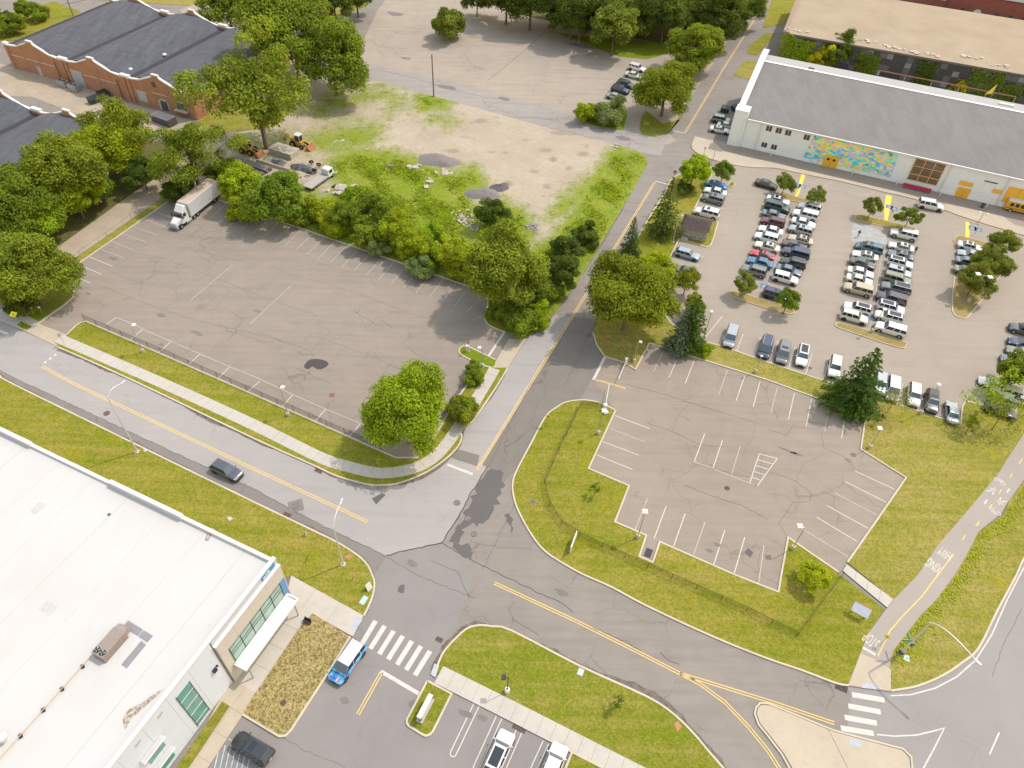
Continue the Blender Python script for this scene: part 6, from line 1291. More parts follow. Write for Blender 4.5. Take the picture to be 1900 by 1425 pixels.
row([('sedan', 'white', 1444, 371, E_, 's'), ('bigsuv', 'dark_green', 1442, 384, E_, ''), ('sedan', 'slate', 1436, 398, E_, ''), ('suv', 'maroon', 1434, 412, W_, ''), ('sedan', 'white', 1430, 427, W_, ''), ('suv', 'white', 1422.5, 441, W_, ''), ('sedan', 'pearl', 1423.5, 457, W_, 's'), ('coupe', 'red', 1414.5, 472, W_, 'p'), ('sedan', 'blue', 1410.5, 486, W_, ''), ('suv', 'grey', 1399, 502, W_, 'r')], 'the left car row', 'left row of parked cars')
row([('suv', 'white', 1502.5, 385, W_, ''), ('bigsuv', 'white', 1494, 399, W_, ''), ('sedan', 'white', 1491, 413, E_, ''), ('suv', 'silver', 1485.5, 427, W_, 's'), ('sedan', 'beige', 1485.5, 444, W_, 's'), ('sedan', 'plum', 1474, 455, E_, ''), ('bigsuv', 'navy', 1477, 470, W_, ''), ('suv', 'black', 1472, 488, W_, 'r'), ('sedan', 'slate', 1464, 501, E_, ''), ('suv', 'white', 1457, 516, E_, ''), ('suv', 'navy', 1440, 547, E_, 's')], 'the second car row', 'second row of parked cars')
row([('van', 'teal', 1613, 460, W_, 'sr'), ('sedan', 'white', 1605.5, 474, W_, 'p'), ('sedan', 'dark_grey', 1600.5, 488, E_, ''), ('sedan', 'white', 1597, 505, E_, ''), ('sedan', 'pearl', 1595, 519, E_, ''), ('bigsuv', 'tan', 1592, 537, W_, ''), ('suv', 'white', 1591, 572, W_, 'p'), ('suv', 'pearl', 1584.5, 588, E_, 'r')], 'the third car row', 'third row of parked cars')
row([('bigsuv', 'white', 1677, 435, W_, ''), ('sedan', 'pearl', 1672.5, 458, W_, 's'), ('sedan', 'slate', 1671.5, 473, W_, 's'), ('suv', 'white', 1670, 488, E_, 'p'), ('suv', 'silver', 1667.5, 505, E_, 's'), ('bigsuv', 'olive', 1664.5, 519, E_, 'rk'), ('bigsuv', 'grey', 1662.5, 535, W_, 'p'), ('bigsuv', 'plum', 1654, 554, W_, ''), ('suv', 'white', 1653, 571, E_, 'p'), ('suv', 'pearl', 1649, 588, W_, 'p'), ('bigsuv', 'white', 1652, 611, W_, '')], 'the fourth car row', 'fourth row of parked cars')
row([('sedan', 'white', 1801, 457, E_, 'p'), ('sedan', 'silver', 1801, 472, W_, ''), ('sedan', 'slate', 1797, 486, E_, ''), ('sedan', 'olive', 1795, 503, E_, '')], 'the triangular island row', 'cars beside the triangular island')
row([('coupe', 'bright_blue', 1329.5, 342, E_, 'k'), ('sedan', 'white', 1327, 355, W_, ''), ('suv', 'grey', 1323, 369, W_, 's'), ('bigsuv', 'white', 1311, 395, W_, 's'), ('wagon', 'light_blue', 1275.5, 471, E_, 'k'), ('sedan', 'dark_grey', 1277, 504, E_, ''), ('sedan', 'silver', 1264, 517, E_, '')], 'the roadside kerb row', 'cars along the roadside kerb')
D_, U_ = 200.5, 20.5
car('van', 'silver', 1356, 624, D_, 'silver minivan parked alone left of the navy minivan', '', 'cars nose-in to the lower kerb'); car('van', 'navy', 1421, 644, D_+1, 'navy minivan with roof rails behind the lamp on the grass', 'r', 'cars nose-in to the lower kerb'); car('van', 'grey', 1453.5, 654, D_, 'grey minivan between navy minivan and white suv', 's', 'cars nose-in to the lower kerb'); car('suv', 'white', 1489, 660, D_, 'white suv with dark glass roof nose to the lower kerb', 'p', 'cars nose-in to the lower kerb')
car('suv', 'white', 1549, 681, D_, 'white suv half hidden left of the pine', '', 'cars nose-in to the lower kerb'); car('suv', 'silver', 1633, 712, D_, 'silver suv peeking out right of the pine', '', 'cars nose-in to the lower kerb'); car('van', 'white', 1657, 722, D_, 'white minivan right of the pine behind the young tree', '', 'cars nose-in to the lower kerb'); car('suv', 'pearl', 1696, 733, D_, 'pale suv left of the black suv at the lower kerb', '', 'cars nose-in to the lower kerb'); car('suv', 'black', 1729, 745, D_, 'black suv beside the tall lamp pole at the lower kerb', 's', 'cars nose-in to the lower kerb'); car('sedan', 'silver', 1767, 764, U_-2, 'silver sedan with its tail to the dry lawn', '', 'cars nose-in to the lower kerb')
for i, (x, y, k_, c, l) in enumerate([(1900, 612, 'suv', 'dark_grey', 'dark suv uppermost at the right edge of the car park'), (1899, 638, 'sedan', 'navy', 'navy sedan at the right edge of the car park'), (1896, 654, 'sedan', 'olive', 'olive sedan below the navy sedan at the right edge'), (1886, 670, 'sedan', 'slate', 'slate grey sedan above the loose green tree at the right edge'), (1846, 712, 'sedan', 'white', 'white sedan behind the sparse feathery tree'), (1868, 726, 'suv', 'pearl', 'pearl suv behind twigs at the right edge'), (1893, 740, 'sedan', 'white', 'white sedan lowest at the right edge'), (1857, 762, 'wagon', 'black', 'black estate car in the shade of the twiggy tree')]):
    car(k_, c, x, y, 293 if i < 7 else 115, l, '', 'cars at the right edge of the car park')
car('sedan', 'black', 1422, 341, 117, 'black sedan pulled across the aisle by the first yellow walkway', ''); car('bigsuv', 'white', 1727, 381, 108, 'white large suv waiting along the forecourt kerb', 'r'); car('sedan', 'white', 1336, 240, 108, 'white sedan parked beside the hall gable', 's'); car('suv', 'grey', 1339, 222, 108, 'grey suv parked by the green dumpster', ''); car('sedan', 'silver', 1349, 233, 108, 'silver sedan hidden behind the hall corner', '')
for i, (x, y, k_, c, l) in enumerate([(1182, 126, 'suv', 'white', 'white suv at the back of the five cars by the roadside tree'), (1176, 139, 'sedan', 'pearl', 'white sedan second of the five cars by the roadside tree'), (1161, 156, 'suv', 'dark_green', 'dark suv in the middle of the five cars'), (1151, 166, 'suv', 'navy', 'navy suv fourth of the five cars'), (1142, 179, 'sedan', 'silver', 'silver sedan nearest the leaf-shaped island')]): car(k_, c, x, y, 118, l, '', 'five cars on the far paving')
car('wagon', 'dark_grey', 420, 872, 115, 'dark grey estate car driving along the pale road', 'k', rims=RIM)
car('suv', 'black', 468, 1388, 294, 'black suv parked on pale blue hatching by the white-roofed building', 's'); car('suv', 'white', 926, 1396, 23, 'white suv in the forecourt bay, left of two', 'p'); car('suv', 'white', 1026, 1420, 23, 'white car cut by the bottom edge, right of two', '')
# wrapped van
t = NT('van_wrap').local(); n1 = t.noise(1.2, 4, .6); c = t.mix(t.ramp(n1, .45, .52), (.03, .14, .42), (.10, .38, .62)); c = t.mix(t.ramp(t.noise(1.6, 3), .60, .64), c, (.50, .10, .16)); c = t.mix(t.ramp(t.noise(2.1, 2), .62, .66), c, (.60, .60, .58)); PAINT['wrap'] = t.out(c, .3, .5)
vn = car('van', 'wrap', 645, 1228, 206, 'blue wrapped van with white roof beside the straw-brown bed', 'r', roofc='white', cat='van', name='van', rims=RIMD)
# --- white box truck
def truck():
    TZ = 20.0; f0 = Vector((-68.35, 120.9, 0)); u = Vector((math.sin(math.radians(TZ)), math.cos(math.radians(TZ)), 0))
    o = empty('box_truck', (f0.x, f0.y, .02), math.radians(90-TZ-180), 'white tractor cab with white box trailer backed under trees in the lot', 'truck')
    W2 = PAINT['white']; B = lambda nm, m, *b, par=o: MB().box(*b).build(nm, m, par)
    # x forward (nose at 0), cab behind nose
    mb = MB().hexa([Vector(v) for v in ((-1.7, -.95, .75), (-.1, -.72, .75), (-.1, .72, .75), (-1.7, .95, .75), (-1.7, -.92, 1.95), (-.18, -.62, 1.55), (-.18, .62, 1.55), (-1.7, .92, 1.95))]); me = bevel_mesh(mb.mesh('bonnet'), .1, 3); link('bonnet', me, W2, o)
    mb = MB().hexa([Vector(v) for v in ((-3.6, -1.12, .7), (-1.65, -1.08, .7), (-1.65, 1.08, .7), (-3.6, 1.12, .7), (-3.6, -1.1, 2.95), (-2.25, -1.02, 2.95), (-2.25, 1.02, 2.95), (-3.6, 1.1, 2.95))]); link('cab', bevel_mesh(mb.mesh('cab'), .08, 2), W2, o)
    mb = MB().hexa([Vector(v) for v in ((-3.6, -1.1, 2.93), (-2.3, -1.0, 2.93), (-2.3, 1.0, 2.93), (-3.6, 1.1, 2.93), (-3.6, -1.05, 3.95), (-3.15, -.9, 3.95), (-3.15, .9, 3.95), (-3.6, 1.05, 3.95))]); link('roof_fairing', bevel_mesh(mb.mesh('roof_fairing'), .1, 3), W2, o)
    MB().hexa([Vector(v) for v in ((-1.80, -.98, 2.05), (-1.78, .98, 2.05), (-1.79, .98, 2.03), (-1.81, -.98, 2.03), (-2.20, -.95, 2.85), (-2.18, .95, 2.85), (-2.22, .95, 2.86), (-2.24, -.95, 2.86))]).build('windscreen_edge', TRIM, o)
    mb = MB().hexa([Vector(v) for v in ((-1.84, -.96, 1.98), (-1.84, .96, 1.98), (-1.80, .96, 2.0), (-1.80, -.96, 2.0), (-2.24, -.92, 2.86), (-2.24, .92, 2.86), (-2.17, .92, 2.86), (-2.17, -.92, 2.86))]); mb.build('windscreen', WIND, o)
    for s in (-1, 1):
        B('side_window', GLASSM, -3.0, -2.3, s*1.12-.02, s*1.12+.02, 2.0, 2.7); B('door_mirror', BLACKM, -1.9, -1.75, s*1.35-.1, s*1.35+.1, 1.9, 2.5)
        B('headlight', LAMP_W, -.35, -.12, s*.68-.15, s*.68+.12, 1.0, 1.25); B('fuel_tank', STEEL_L, -4.1, -2.6, s*1.0-.22, s*1.0+.22, .45, .95); B('step', TRIM, -2.6, -1.9, s*1.05-.15, s*1.05+.15, .45, .6)
    B('grille', STEEL_L, -.14, -.06, -.5, .5, .85, 1.45); B('bumper', PAINT['light_blue'], -.3, .05, -1.1, 1.1, .4, .78); B('chassis', TRIM, -13.2, -1.0, -.4, .4, .55, .95)
    bx = MB().box(-13.6, -4.0, -1.28, 1.28, 1.05, 4.0).mesh('cargo_box'); b = link('cargo_box', bevel_mesh(bx, .05, 2), simple('white_box_side', (.52, .535, .56), .5, local=True, var=.05), o)
    B('roof_panel', simple('tan_stained_roof', (.46, .37, .28), .8, local=True, var=.15), -13.5, -4.1, -1.18, 1.18, 4.0, 4.02, par=b)
    for s in (-1, 1): B('side_rail', STEEL_L, -13.6, -4.0, s*1.285-.01, s*1.285+.01, 1.05, 1.2, par=b); B('corner_post', STEEL_L, -4.12, -3.99, s*1.2-.1, s*1.2+.1, 1.05, 4.0, par=b); B('marker_lamp', BLACKM, -10.1, -9.9, s*1.29-.01, s*1.29+.01, 1.6, 1.8, par=b)
    for q in range(12): B('box_seam', STEEL_L, -4.9-q*.75, -4.88-q*.75, -1.287, 1.287, 1.2, 3.9, par=b) if False else None
    for x_ in (-1.05, -11.4, -12.5, -4.9, -6.0):
        for s in (-1, 1):
            wh = MB().tube([(0, -.16, 0), (0, .16, 0)], .5, 20).build('wheel', RUBBER, o); wh.location = (x_, s*1.0, .5); MB().tube([(0, -.175, 0), (0, .175, 0)], .28, 14).build('rim', RIM, wh)
truck()
# --- yellow bus by the hall
pb_ = G(1890, 398, 0); FY = Frame((pb_.x, pb_.y), 112.4); bus = FY.root('yellow_bus', 'yellow bus with white roof parked against the hall at the right edge', 'bus')
def yb(nm, m, *b, par=None): return MB().box(*b).build(nm, m, par or bus)
me = MB().box(-3.2, 6, 0, 2.4, .55, 2.45).mesh('body'); link('body', bevel_mesh(me, .12, 3), PAINT['yellow'], bus); me = MB().box(-3.1, 6, .0, 2.4, 2.45, 2.8).mesh('roof'); link('roof', bevel_mesh(me, .15, 3), PAINT['white'], bus)
for q in range(8): yb('window', GLASSM, -2.5+q*1.05, -1.75+q*1.05, -.02, .02, 1.45, 2.25)
yb('side_stripe', BLACKM, -3.15, 6, -.015, .01, .95, 1.05)
for x_ in (-1.9, 4.0):
    for y_ in (.1, 2.3): wh = MB().tube([(0, -.15, 0), (0, .15, 0)], .45, 18).build('wheel', RUBBER, bus); wh.location = (x_, y_, .45); MB().tube([(0, -.16, 0), (0, .16, 0)], .22, 12).build('rim', STEEL_L, wh)
for s in (.4, 2.0): yb('taillight', LAMP_R, -3.23, -3.18, s-.1, s+.1, 1.2, 1.45)
# ------------------------------------------------------------------ street furniture and small things
LAMPL = gloss('pale_lamp_glass', (.58, .58, .55), .3)
def street_lamp(base, top, head, rise, label, r=.10, group='street lamps', head_len=.75):
    h = up_to(base, top); b = G(*base); hp = G(*head, h+rise)-b
    o = empty('street_lamp', (b.x, b.y, .1), 0, label, 'street lamp', group)
    MB().tube([(0, 0, 0), (0, 0, h*.5), (0, 0, h)], [r*1.25, r, r*.75], 10).build('pole', STEEL_L, o)
    q = Vector((0, 0, h)); e = Vector((hp.x, hp.y, hp.z)); c = Vector((hp.x*.22, hp.y*.22, h+rise+1.0)); pts = [q*(1-t)**2+c*2*t*(1-t)+e*t*t for t in [k/8 for k in range(9)]]
    MB().tube(pts, [r*.7-.02*k/8 for k in range(9)], 8).build('arm', STEEL_L, o)
    d = Vector((hp.x, hp.y, 0)).normalized(); n = Vector((-d.y, d.x, 0)); L_ = head_len
    m = MB().hexa([e+d*a+n*b_+Vector((0, 0, z)) for z, k in ((-.10, .8), (.06, .55)) for a, b_ in ((-.1, -.13*k), (L_, -.17*k), (L_, .17*k), (-.1, .13*k))]); m.build('luminaire', STEEL_L, o)
    MB().box(-.32, .32, -.32, .32, -.1, .12).build('footing', CONC_P, o); return o
street_lamp((255, 839), (201, 742), (225, 713), .55, 'tall curved street lamp on the lawn beside the white roof')
street_lamp((637, 1048), (613, 985), (632, 935), 1.2, 'curved street lamp nearest the crossing on the lower lawn')
bl = street_lamp((1670, 1213), (1722, 1156), (1808, 1224), .6, 'big curved lamp with green street sign beside the cycle path', .13)
hp_ = bl.location; MB().box(-1.3, -.1, -.03, .03, 3.4, 3.75).build('street_name_sign', gloss('green_sign', (.02, .22, .10), .4), bl); MB().box(-.03, .03, .1, 1.2, 3.0, 3.3).build('street_name_sign', MATS['green_sign'], bl); MB().box(.1, .45, -.2, .2, 2.4, 3.1).build('signal_box', DARKM, bl); MB().box(-.25, .25, -.25, .25, .02, .7).build('base_cover', DARKM, bl)
street_lamp((624, 321), (617.5, 272), (633, 262), .4, 'slim lamp post standing in the vacant lot', .07); street_lamp((1248, 450), (1257, 404), (1264, 401), .1, 'lamp post beside the attendant booth', .07, head_len=.5)
def lot_lamp(base, top, label, arm=(0, 0), heads=1, pedestal=True, sz=.36, hue=None):
    h = up_to(base, top); b = G(*base); o = empty('lot_lamp', (b.x, b.y, .1), 0, label, 'lamp post', 'parking lot lamps')
    if pedestal: MB().cyl((0, 0, -.05), .28, .75, 16, .26).build('footing', CONC_P, o)
    MB().tube([(0, 0, .5 if pedestal else 0), (0, 0, h)], [.075, .055], 8).build('pole', STEEL, o); a = Vector((arm[0], arm[1], 0))
    for s in ((1,) if heads == 1 else (1, -1)):
        e = Vector((0, 0, h))+a*s
        if a.length > .1: MB().tube([(0, 0, h-.05), e], .035, 6).build('bracket', STEEL, o)
        m = bevel_mesh(MB().box(e.x-sz, e.x+sz, e.y-sz, e.y+sz, h-.06, h+.10).mesh('lamp_head'), .03); link('lamp_head', m, LAMPL, o)
    return o
A1, B1 = UA*.5, UB*.6
lot_lamp((266, 654), (248, 607), 'square-headed lamp on the fence lawn nearest the lot entrance', A1, sz=.3); lot_lamp((535, 772), (526, 723), 'square-headed lamp on the fence lawn nearer the corner maple', A1, sz=.3); lot_lamp((538, 407), (530, 371), 'lamp post half hidden by bushes at the far kerb', -A1, sz=.25); lot_lamp((786, 482), (778, 459), 'lamp head poking out of the overgrown edge', -A1, sz=.25)
lot_lamp((1612.5, 832), (1634, 796), 'lamp at the notch in the right side of the side lot', -B1*.3); lot_lamp((1470, 1019), (1488, 980), 'lamp in the pointed turf corner of the side lot', -B1); lot_lamp((1110, 806), (1117, 762), 'lamp on the island near the barrier gate', B1*.4); lot_lamp((1183, 998), (1196, 951), 'lamp beside the storm drain notch of the side lot', A1*.2)
lot_lamp((1796, 560), (1824, 512), 'twin-headed lamp on the triangular island', B1*1.7, 2, sz=.42); lot_lamp((1401, 692), (1412, 660), 'lamp on the grass strip behind the navy minivan', -A1*.3, sz=.2); lot_lamp((1707, 768), (1739, 715), 'tall lamp beside the black suv', A1*.2, sz=.28); lot_lamp((1617, 617), (1636, 574), 'tall lamp on the long lower car park island', B1*.3, sz=.3); lot_lamp((1304, 633), (1319, 580), 'pale lamp post at the corner of the car park', A1*.3, sz=.25); lot_lamp((1176, 672), (1182, 634), 'lamp on the turf behind the upper barrier gate', B1*.7, sz=.25); lot_lamp((895, 681), (894, 648), 'lamp on the narrow exit island of the left lot', -B1*.9, sz=.28); lot_lamp((1816, 412), (1822, 396), 'twin-headed lamp on the hall forecourt', B1*1.2, 2, False, .22); lot_lamp((1323, 297), (1325, 281), 'slim bracket lamp at the forecourt corner', B1*.8, 1, False, .15)
lot_lamp((925, 584), (925, 572), 'small lamp bracket under the oak at the lot exit', B1*.4, 1, False, .14)
# lamp with white cone footing on the bottom lawn
b = G(941, 1284); o = empty('garden_lamp', (b.x, b.y, .12), 0, 'dark garden lamp on a white round footing by the bottom sidewalk', 'lamp post')
MB().cyl((0, 0, -.05), .33, .85, 20, .28).build('footing', WHITE_P, o); MB().cyl((0, 0, .8), .1, .15, 10).build('base_plate', BLACKM, o); MB().tube([(0, 0, .8), (0, 0, 4.3)], .05, 8).build('pole', BLACKM, o); MB().tube([(0, 0, 4.0), (-.45, .1, 4.05)], .03, 6).build('bracket', BLACKM, o); MB().box(-.75, -.2, -.2, .35, 3.85, 4.1).build('lamp_head', BLACKM, o)
# utility poles
for base, top, l in (((805, 179), (800.7, 101), 'bare wooden pole at the edge of the far paving'), ((136, 29), (123, -4), 'thin pole on the top-left lawn')):
    h = max(9., up_to(base, top)); b = G(*base); o = empty('utility_pole', (b.x, b.y, .05), 0, l, 'pole'); MB().tube([(0, 0, 0), (0, 0, h)], [.2, .14], 10).build('shaft', simple('weathered_pole', (.2, .165, .135), .9) if 'weathered_pole' not in MATS else MATS['weathered_pole'], o); MB().box(-.3, .3, -.05, .05, h-1.2, h-1.05).build('crossbar', STEEL, o)
# fences
t = NT('chain_link'); tr = t.n('BsdfTransparent'); ms = t.n('MixShader'); ms.inputs[0].default_value = .30; t.out((.02, .022, .02), .6, .3); t.l(tr.outputs[0], ms.inputs[1]); t.l(t.b.outputs[0], ms.inputs[2]); t.l(ms.outputs[0], next(n for n in t.t.nodes if n.type == 'OUTPUT_MATERIAL').inputs[0]); CHAIN = t.m
def fence(px, label, h=1.15, step=None, z=.12, mesh=True, pm=BLACKM):
    P = [Vector((p.x, p.y, 0)) for p in GL(px)]; o = empty('chain_link_fence', (P[0].x, P[0].y, z), 0, label, 'fence'); O = P[0]; pts = [P[0]]
    for a, c in zip(P, P[1:]):
        n = max(1, round((c-a).length/(step or 3.0))); pts += [a.lerp(c, k/n) for k in range(1, n+1)]
    pts = [p-O for p in pts]
    for p in pts: MB().tube([(p.x, p.y, -.1), (p.x, p.y, h+.05)], .035, 6).build('post', pm, o)
    for a, c in zip(pts, pts[1:]):
        if mesh: MB().add([a+Vector((0, 0, .03)), c+Vector((0, 0, .03)), c+Vector((0, 0, h)), a+Vector((0, 0, h))], [(0, 1, 2, 3)]).build('mesh_panel', CHAIN, o)
        MB().tube([(a.x, a.y, h), (c.x, c.y, h)], .022, 5).build('top_rail', pm, o)
    return o
fence([(157, 594), (300, 655), (430, 712), (575, 776), (706, 834)], 'low black chain-link fence along the near edge of the left lot')
fence([(868, 707), (838, 750), (812, 790)], 'short black fence on the right edge of the left lot behind the bush')
fence([(1116, 757), (1077, 755), (1037, 837), (1010, 897), (1019, 938), (1041, 973), (1075, 997), (1117, 1017), (1201, 1054), (1291, 1094), (1384, 1135), (1478, 1182), (1561, 1070)], 'black chain-link fence winding over the side lot lawn')
fence([(120, 497), (150, 476), (200, 441), (245, 408), (290, 377)], 'sagging wire fence beside the old concrete drive', 1.1, 6, mesh=False, pm=IRON)
# barrier gates
def gate(cab, tip, label, bar=True):
    c = G(*cab); o = empty('barrier_gate', (c.x, c.y, .12), 0, label, 'barrier', 'parking barriers'); m = bevel_mesh(MB().box(-.22, .22, -.2, .2, 0, 1.15).mesh('cabinet'), .04); link('cabinet', m, WHITE_P, o); MB().box(-.26, .26, -.24, .24, 1.15, 1.25).build('lid', WHITE_P, o); MB().box(-.3, .3, -.3, .3, -.06, .02).build('plinth', CONC_P, o)
    if bar:
        d = (G(*tip)-c); d.z = 0; d = d.normalized(); L_ = (G(*tip, .9)-G(*cab, .9)).length; MB().tube([d*-.3+Vector((0, 0, .95)), d*L_+Vector((0, 0, .95))], .06, 6).build('boom', WHITE_P, o)
gate((1161, 676), (1146, 712), 'white barrier cabinet with boom on the turf side of the side lot entrance'); gate((1122, 761), (1129, 720), 'white barrier cabinet with boom at the kerb tip of the side lot island'); gate((868, 652), None, 'white cabinet on the narrow exit island of the left lot', False)
c = G(1124, 768); o = empty('cable_box', (c.x, c.y, .12), .4, 'low grey cable box behind the lower barrier', 'box'); MB().box(-.35, .35, -.25, .25, 0, .3).build('box_body', CONC_P, o); MB().box(-.38, .38, -.28, .28, .3, .35).build('lid', STEEL_L, o)
# signs
RED = gloss('sign_red', (.50, .03, .06), .4); YSG = gloss('fluorescent_yellow_sign', (.80, .72, .02), .4); YO = gloss('warning_yellow_sign', (.75, .55, .03), .4); GRY = gloss('sign_back_grey', (.40, .41, .41), .4)
def sign(base, at_px, shape, mat, label, face=None, sz=.38, inner=None, h=None):
    h = h or up_to(base, at_px); b = G(*base); f = Vector(face) if face else -UA; o = empty('road_sign', (b.x, b.y, .1), yaw_of(f), label, 'sign'); MB().tube([(0, 0, -.05), (0, 0, h+.3)], .035, 6).build('post', STEEL, o)
    n = {'oct': 8, 'round': 24, 'diamond': 4, 'square': 4, 'pent': 5}[shape]; off = {'oct': math.pi/8, 'diamond': math.pi/2, 'square': math.pi/4, 'pent': math.pi/2}.get(shape, 0); s = sz*(1.3 if n == 4 else 1)
    ring = [(s*math.cos(off+2*math.pi*k/n), s*math.sin(off+2*math.pi*k/n)) for k in range(n)]; mb = MB(); A = [Vector((.06, a, h+c)) for a, c in ring]; B = [Vector((.04, a, h+c)) for a, c in ring]; mb.add(A, [tuple(range(n))]); mb.add(B, [tuple(range(n-1, -1, -1))]); mb.add(B+A, [(i, (i+1) % n, n+(i+1) % n, n+i) for i in range(n)])
    pl_ = mb.build('sign_plate', mat, o)
    if inner == 'bar': MB().box(.061, .068, -sz*.65, sz*.65, h-.09, h+.09).build('bar', WHITE_P, pl_)
    if inner == 'stop':
        cu = bpy.data.curves.new('t', 'FONT'); cu.body = 'STOP'; cu.size = .30; cu.align_x = 'CENTER'; cu.align_y = 'CENTER'; to = bpy.data.objects.new('t', cu); C.objects.link(to); bpy.context.view_layer.update(); me = bpy.data.meshes.new_from_object(to.evaluated_get(bpy.context.evaluated_depsgraph_get())); bpy.data.objects.remove(to)
        for v in me.vertices: v.co = (.066, v.co.x, v.co.y+h)
        link('lettering', me, WHITE_P, pl_)
    if inner == 'walk':
        mb = MB(); q = lambda pts: [mb.add([Vector((.066, p[0]-.04, h+p[1])), Vector((.066, p[0]+.04, h+p[1])), Vector((.066, r_[0]+.04, h+r_[1])), Vector((.066, r_[0]-.04, h+r_[1]))], [(0, 1, 2, 3)]) for p, r_ in zip(pts, pts[1:])]; q([(0, .2), (0, -.02), (.12, -.25)]); q([(0, -.02), (-.12, -.25)]); q([(-.14, .02), (0, .14), (.13, .03)]); mb.build('walking_figure', BLACKM, pl_)
    return o
sign((870, 655), (858, 629), 'round', RED, 'red no-entry sign beside the white cabinet of the left lot', -UB, .38, 'bar', 2.3); sign((1124, 650), (1126, 631), 'oct', RED, 'red stop sign on the turf at the side lot entrance', (-.6, -.8, 0), .4, 'stop', 2.1); sign((1249, 336), (1251, 325), 'round', RED, 'red no-entry sign at the car park corner', (-.3, -1, 0), .42, 'bar', 2.2)
sign((38, 605), (29, 585), 'diamond', YSG, 'bright yellow crossing sign at the left edge', (.7, -.7, 0), .5, 'walk', 2.6); sign((1016, 791), (1017, 769), 'diamond', YO, 'yellow pedestrian sign at the kerb of the side lot island', (-.4, -.9, 0), .42, 'walk', 2.2); sign((121, 641), (109, 621), 'square', GRY, 'back of a grey sign beside the driveway apron', (-.8, .5, 0), .38, None, 2.3); sign((80, 584), (77, 578), 'square', GRY, 'small sign post on the corner turf square', (.5, -.5, 0), .2, None, 1.6)
sign((1634, 1196), (1643, 1181), 'diamond', YO, 'orange-yellow sign at the end of the cycle path', (.6, .7, 0), .34, None, 2.0); sign((1496, 698), (1504, 681), 'square', GRY, 'grey sign back on the strip beside the white suv', (-.4, -.9, 0), .33, None, 1.9)
for i, (b_, l) in enumerate([((1478, 360), 'sign post on the first yellow walkway'), ((1651, 403), 'sign post at the foot of the middle yellow walkway'), ((1807, 436), 'sign post beside the third yellow walkway'), ((1306, 286), 'slim sign post on the forecourt corner'), ((634, 1180), 'short dark post at the corner of the straw-brown bed'), ((1020, 895), 'thin white stake on the island lawn')]):
    b = G(*b_); o = empty('sign_post', (b.x, b.y, .1), AZA, l, 'sign post'); MB().tube([(0, 0, -.05), (0, 0, 1.7 if i < 4 else .9)], .035, 6).build('post', DARKM if i != 5 else WHITE_P, o)
    if i < 4: MB().box(-.16, .16, .03, .05, 1.2, 1.7).build('plate', DARKM, o)
# information boards
c = G(1057, 1029); o = empty('notice_panel', (c.x, c.y, .12), yaw_of(UA)+.06, 'white notice panel seen edge-on beside the island fence', 'sign'); MB().box(0, 2.7, -.06, .06, .35, 1.75).build('panel', WHITE_P, o)
for x_ in (.15, 2.5): MB().box(x_, x_+.1, -.05, .05, -.1, .35).build('leg', STEEL, o)
MB().box(.3, 2.4, -.075, -.061, .7, 1.5).build('printed_face', simple('faded_print', (.5, .48, .45), .6), o)
c = G(1590, 1142); o = empty('information_board', (c.x, c.y, .12), math.radians(-32), 'tilted pale information board on legs near the cycle path', 'sign')
m = MB().hexa([Vector(v) for v in ((-1.05, -.5, 1.0), (1.05, -.5, 1.0), (1.05, .5, 1.75), (-1.05, .5, 1.75), (-1.05, -.53, 1.06), (1.05, -.53, 1.06), (1.05, .47, 1.81), (-1.05, .47, 1.81))]); m.build('panel', simple('pale_blue_board', (.42, .46, .52), .5), o)
m = MB(); ribbon(m, [(-1.1, 0), (1.1, 0)], .02, .02, 0, .04); m2 = MB().box(-1.12, 1.12, .46, .54, 1.74, 1.84).build('frame_edge', simple('brick_red_trim', (.35, .09, .06), .6), o)
for x_ in (-.8, .8): MB().box(x_-.05, x_+.05, -.05, .05, -.1, 1.42).build('leg', DARKM, o)
# blue monument sign on its island
c = G(790, 1320); o = empty('monument_sign', (c.x, c.y, .12), yaw_of(UA), 'white and blue monument sign on the small turf island', 'sign'); MB().box(-1.45, 1.45, -.35, .4, -.02, .35).build('plinth', CONC_P, o); MB().box(-1.3, 1.3, -.2, .25, .35, 1.25).build('sign_body', gloss('teal_blue_panel', (.05, .24, .42), .35), o); m = MB().box(-1.45, 1.45, -.25, .30, 1.25, 1.65); link('header', bevel_mesh(m.mesh('header'), .08, 3), WHITE_P, o); MB().box(-1.1, 1.1, -.215, -.2, .5, 1.1).build('printed_face', WHITE_P, o)
# A-frame board, bench, hydrant, cabinets
c = G(684, 1092); o = empty('a_frame_board', (c.x, c.y, .12), .9, 'white folding pavement board by the kerb near the crossing', 'sign'); 
for s in (-1, 1): MB().hexa([Vector(v) for v in ((-.4, s*.35, 0), (.4, s*.35, 0), (.4, s*.31, 0), (-.4, s*.31, 0), (-.4, s*.05, 1.15), (.4, s*.05, 1.15), (.4, s*.01, 1.15), (-.4, s*.01, 1.15))]).build('board', WHITE_P, o)
c = G(571, 1156); o = empty('bench', (c.x, c.y, .12), yaw_of(UB), 'black metal bench at the corner of the straw-brown bed', 'bench'); MB().box(-.5, .5, -.22, .22, .42, .48).build('seat', BLACKM, o); MB().box(-.5, .5, .2, .25, .5, .85).build('backrest', BLACKM, o)
for x_ in (-.42, .42): MB().box(x_-.03, x_+.03, -.2, .2, 0, .42).build('leg', BLACKM, o)
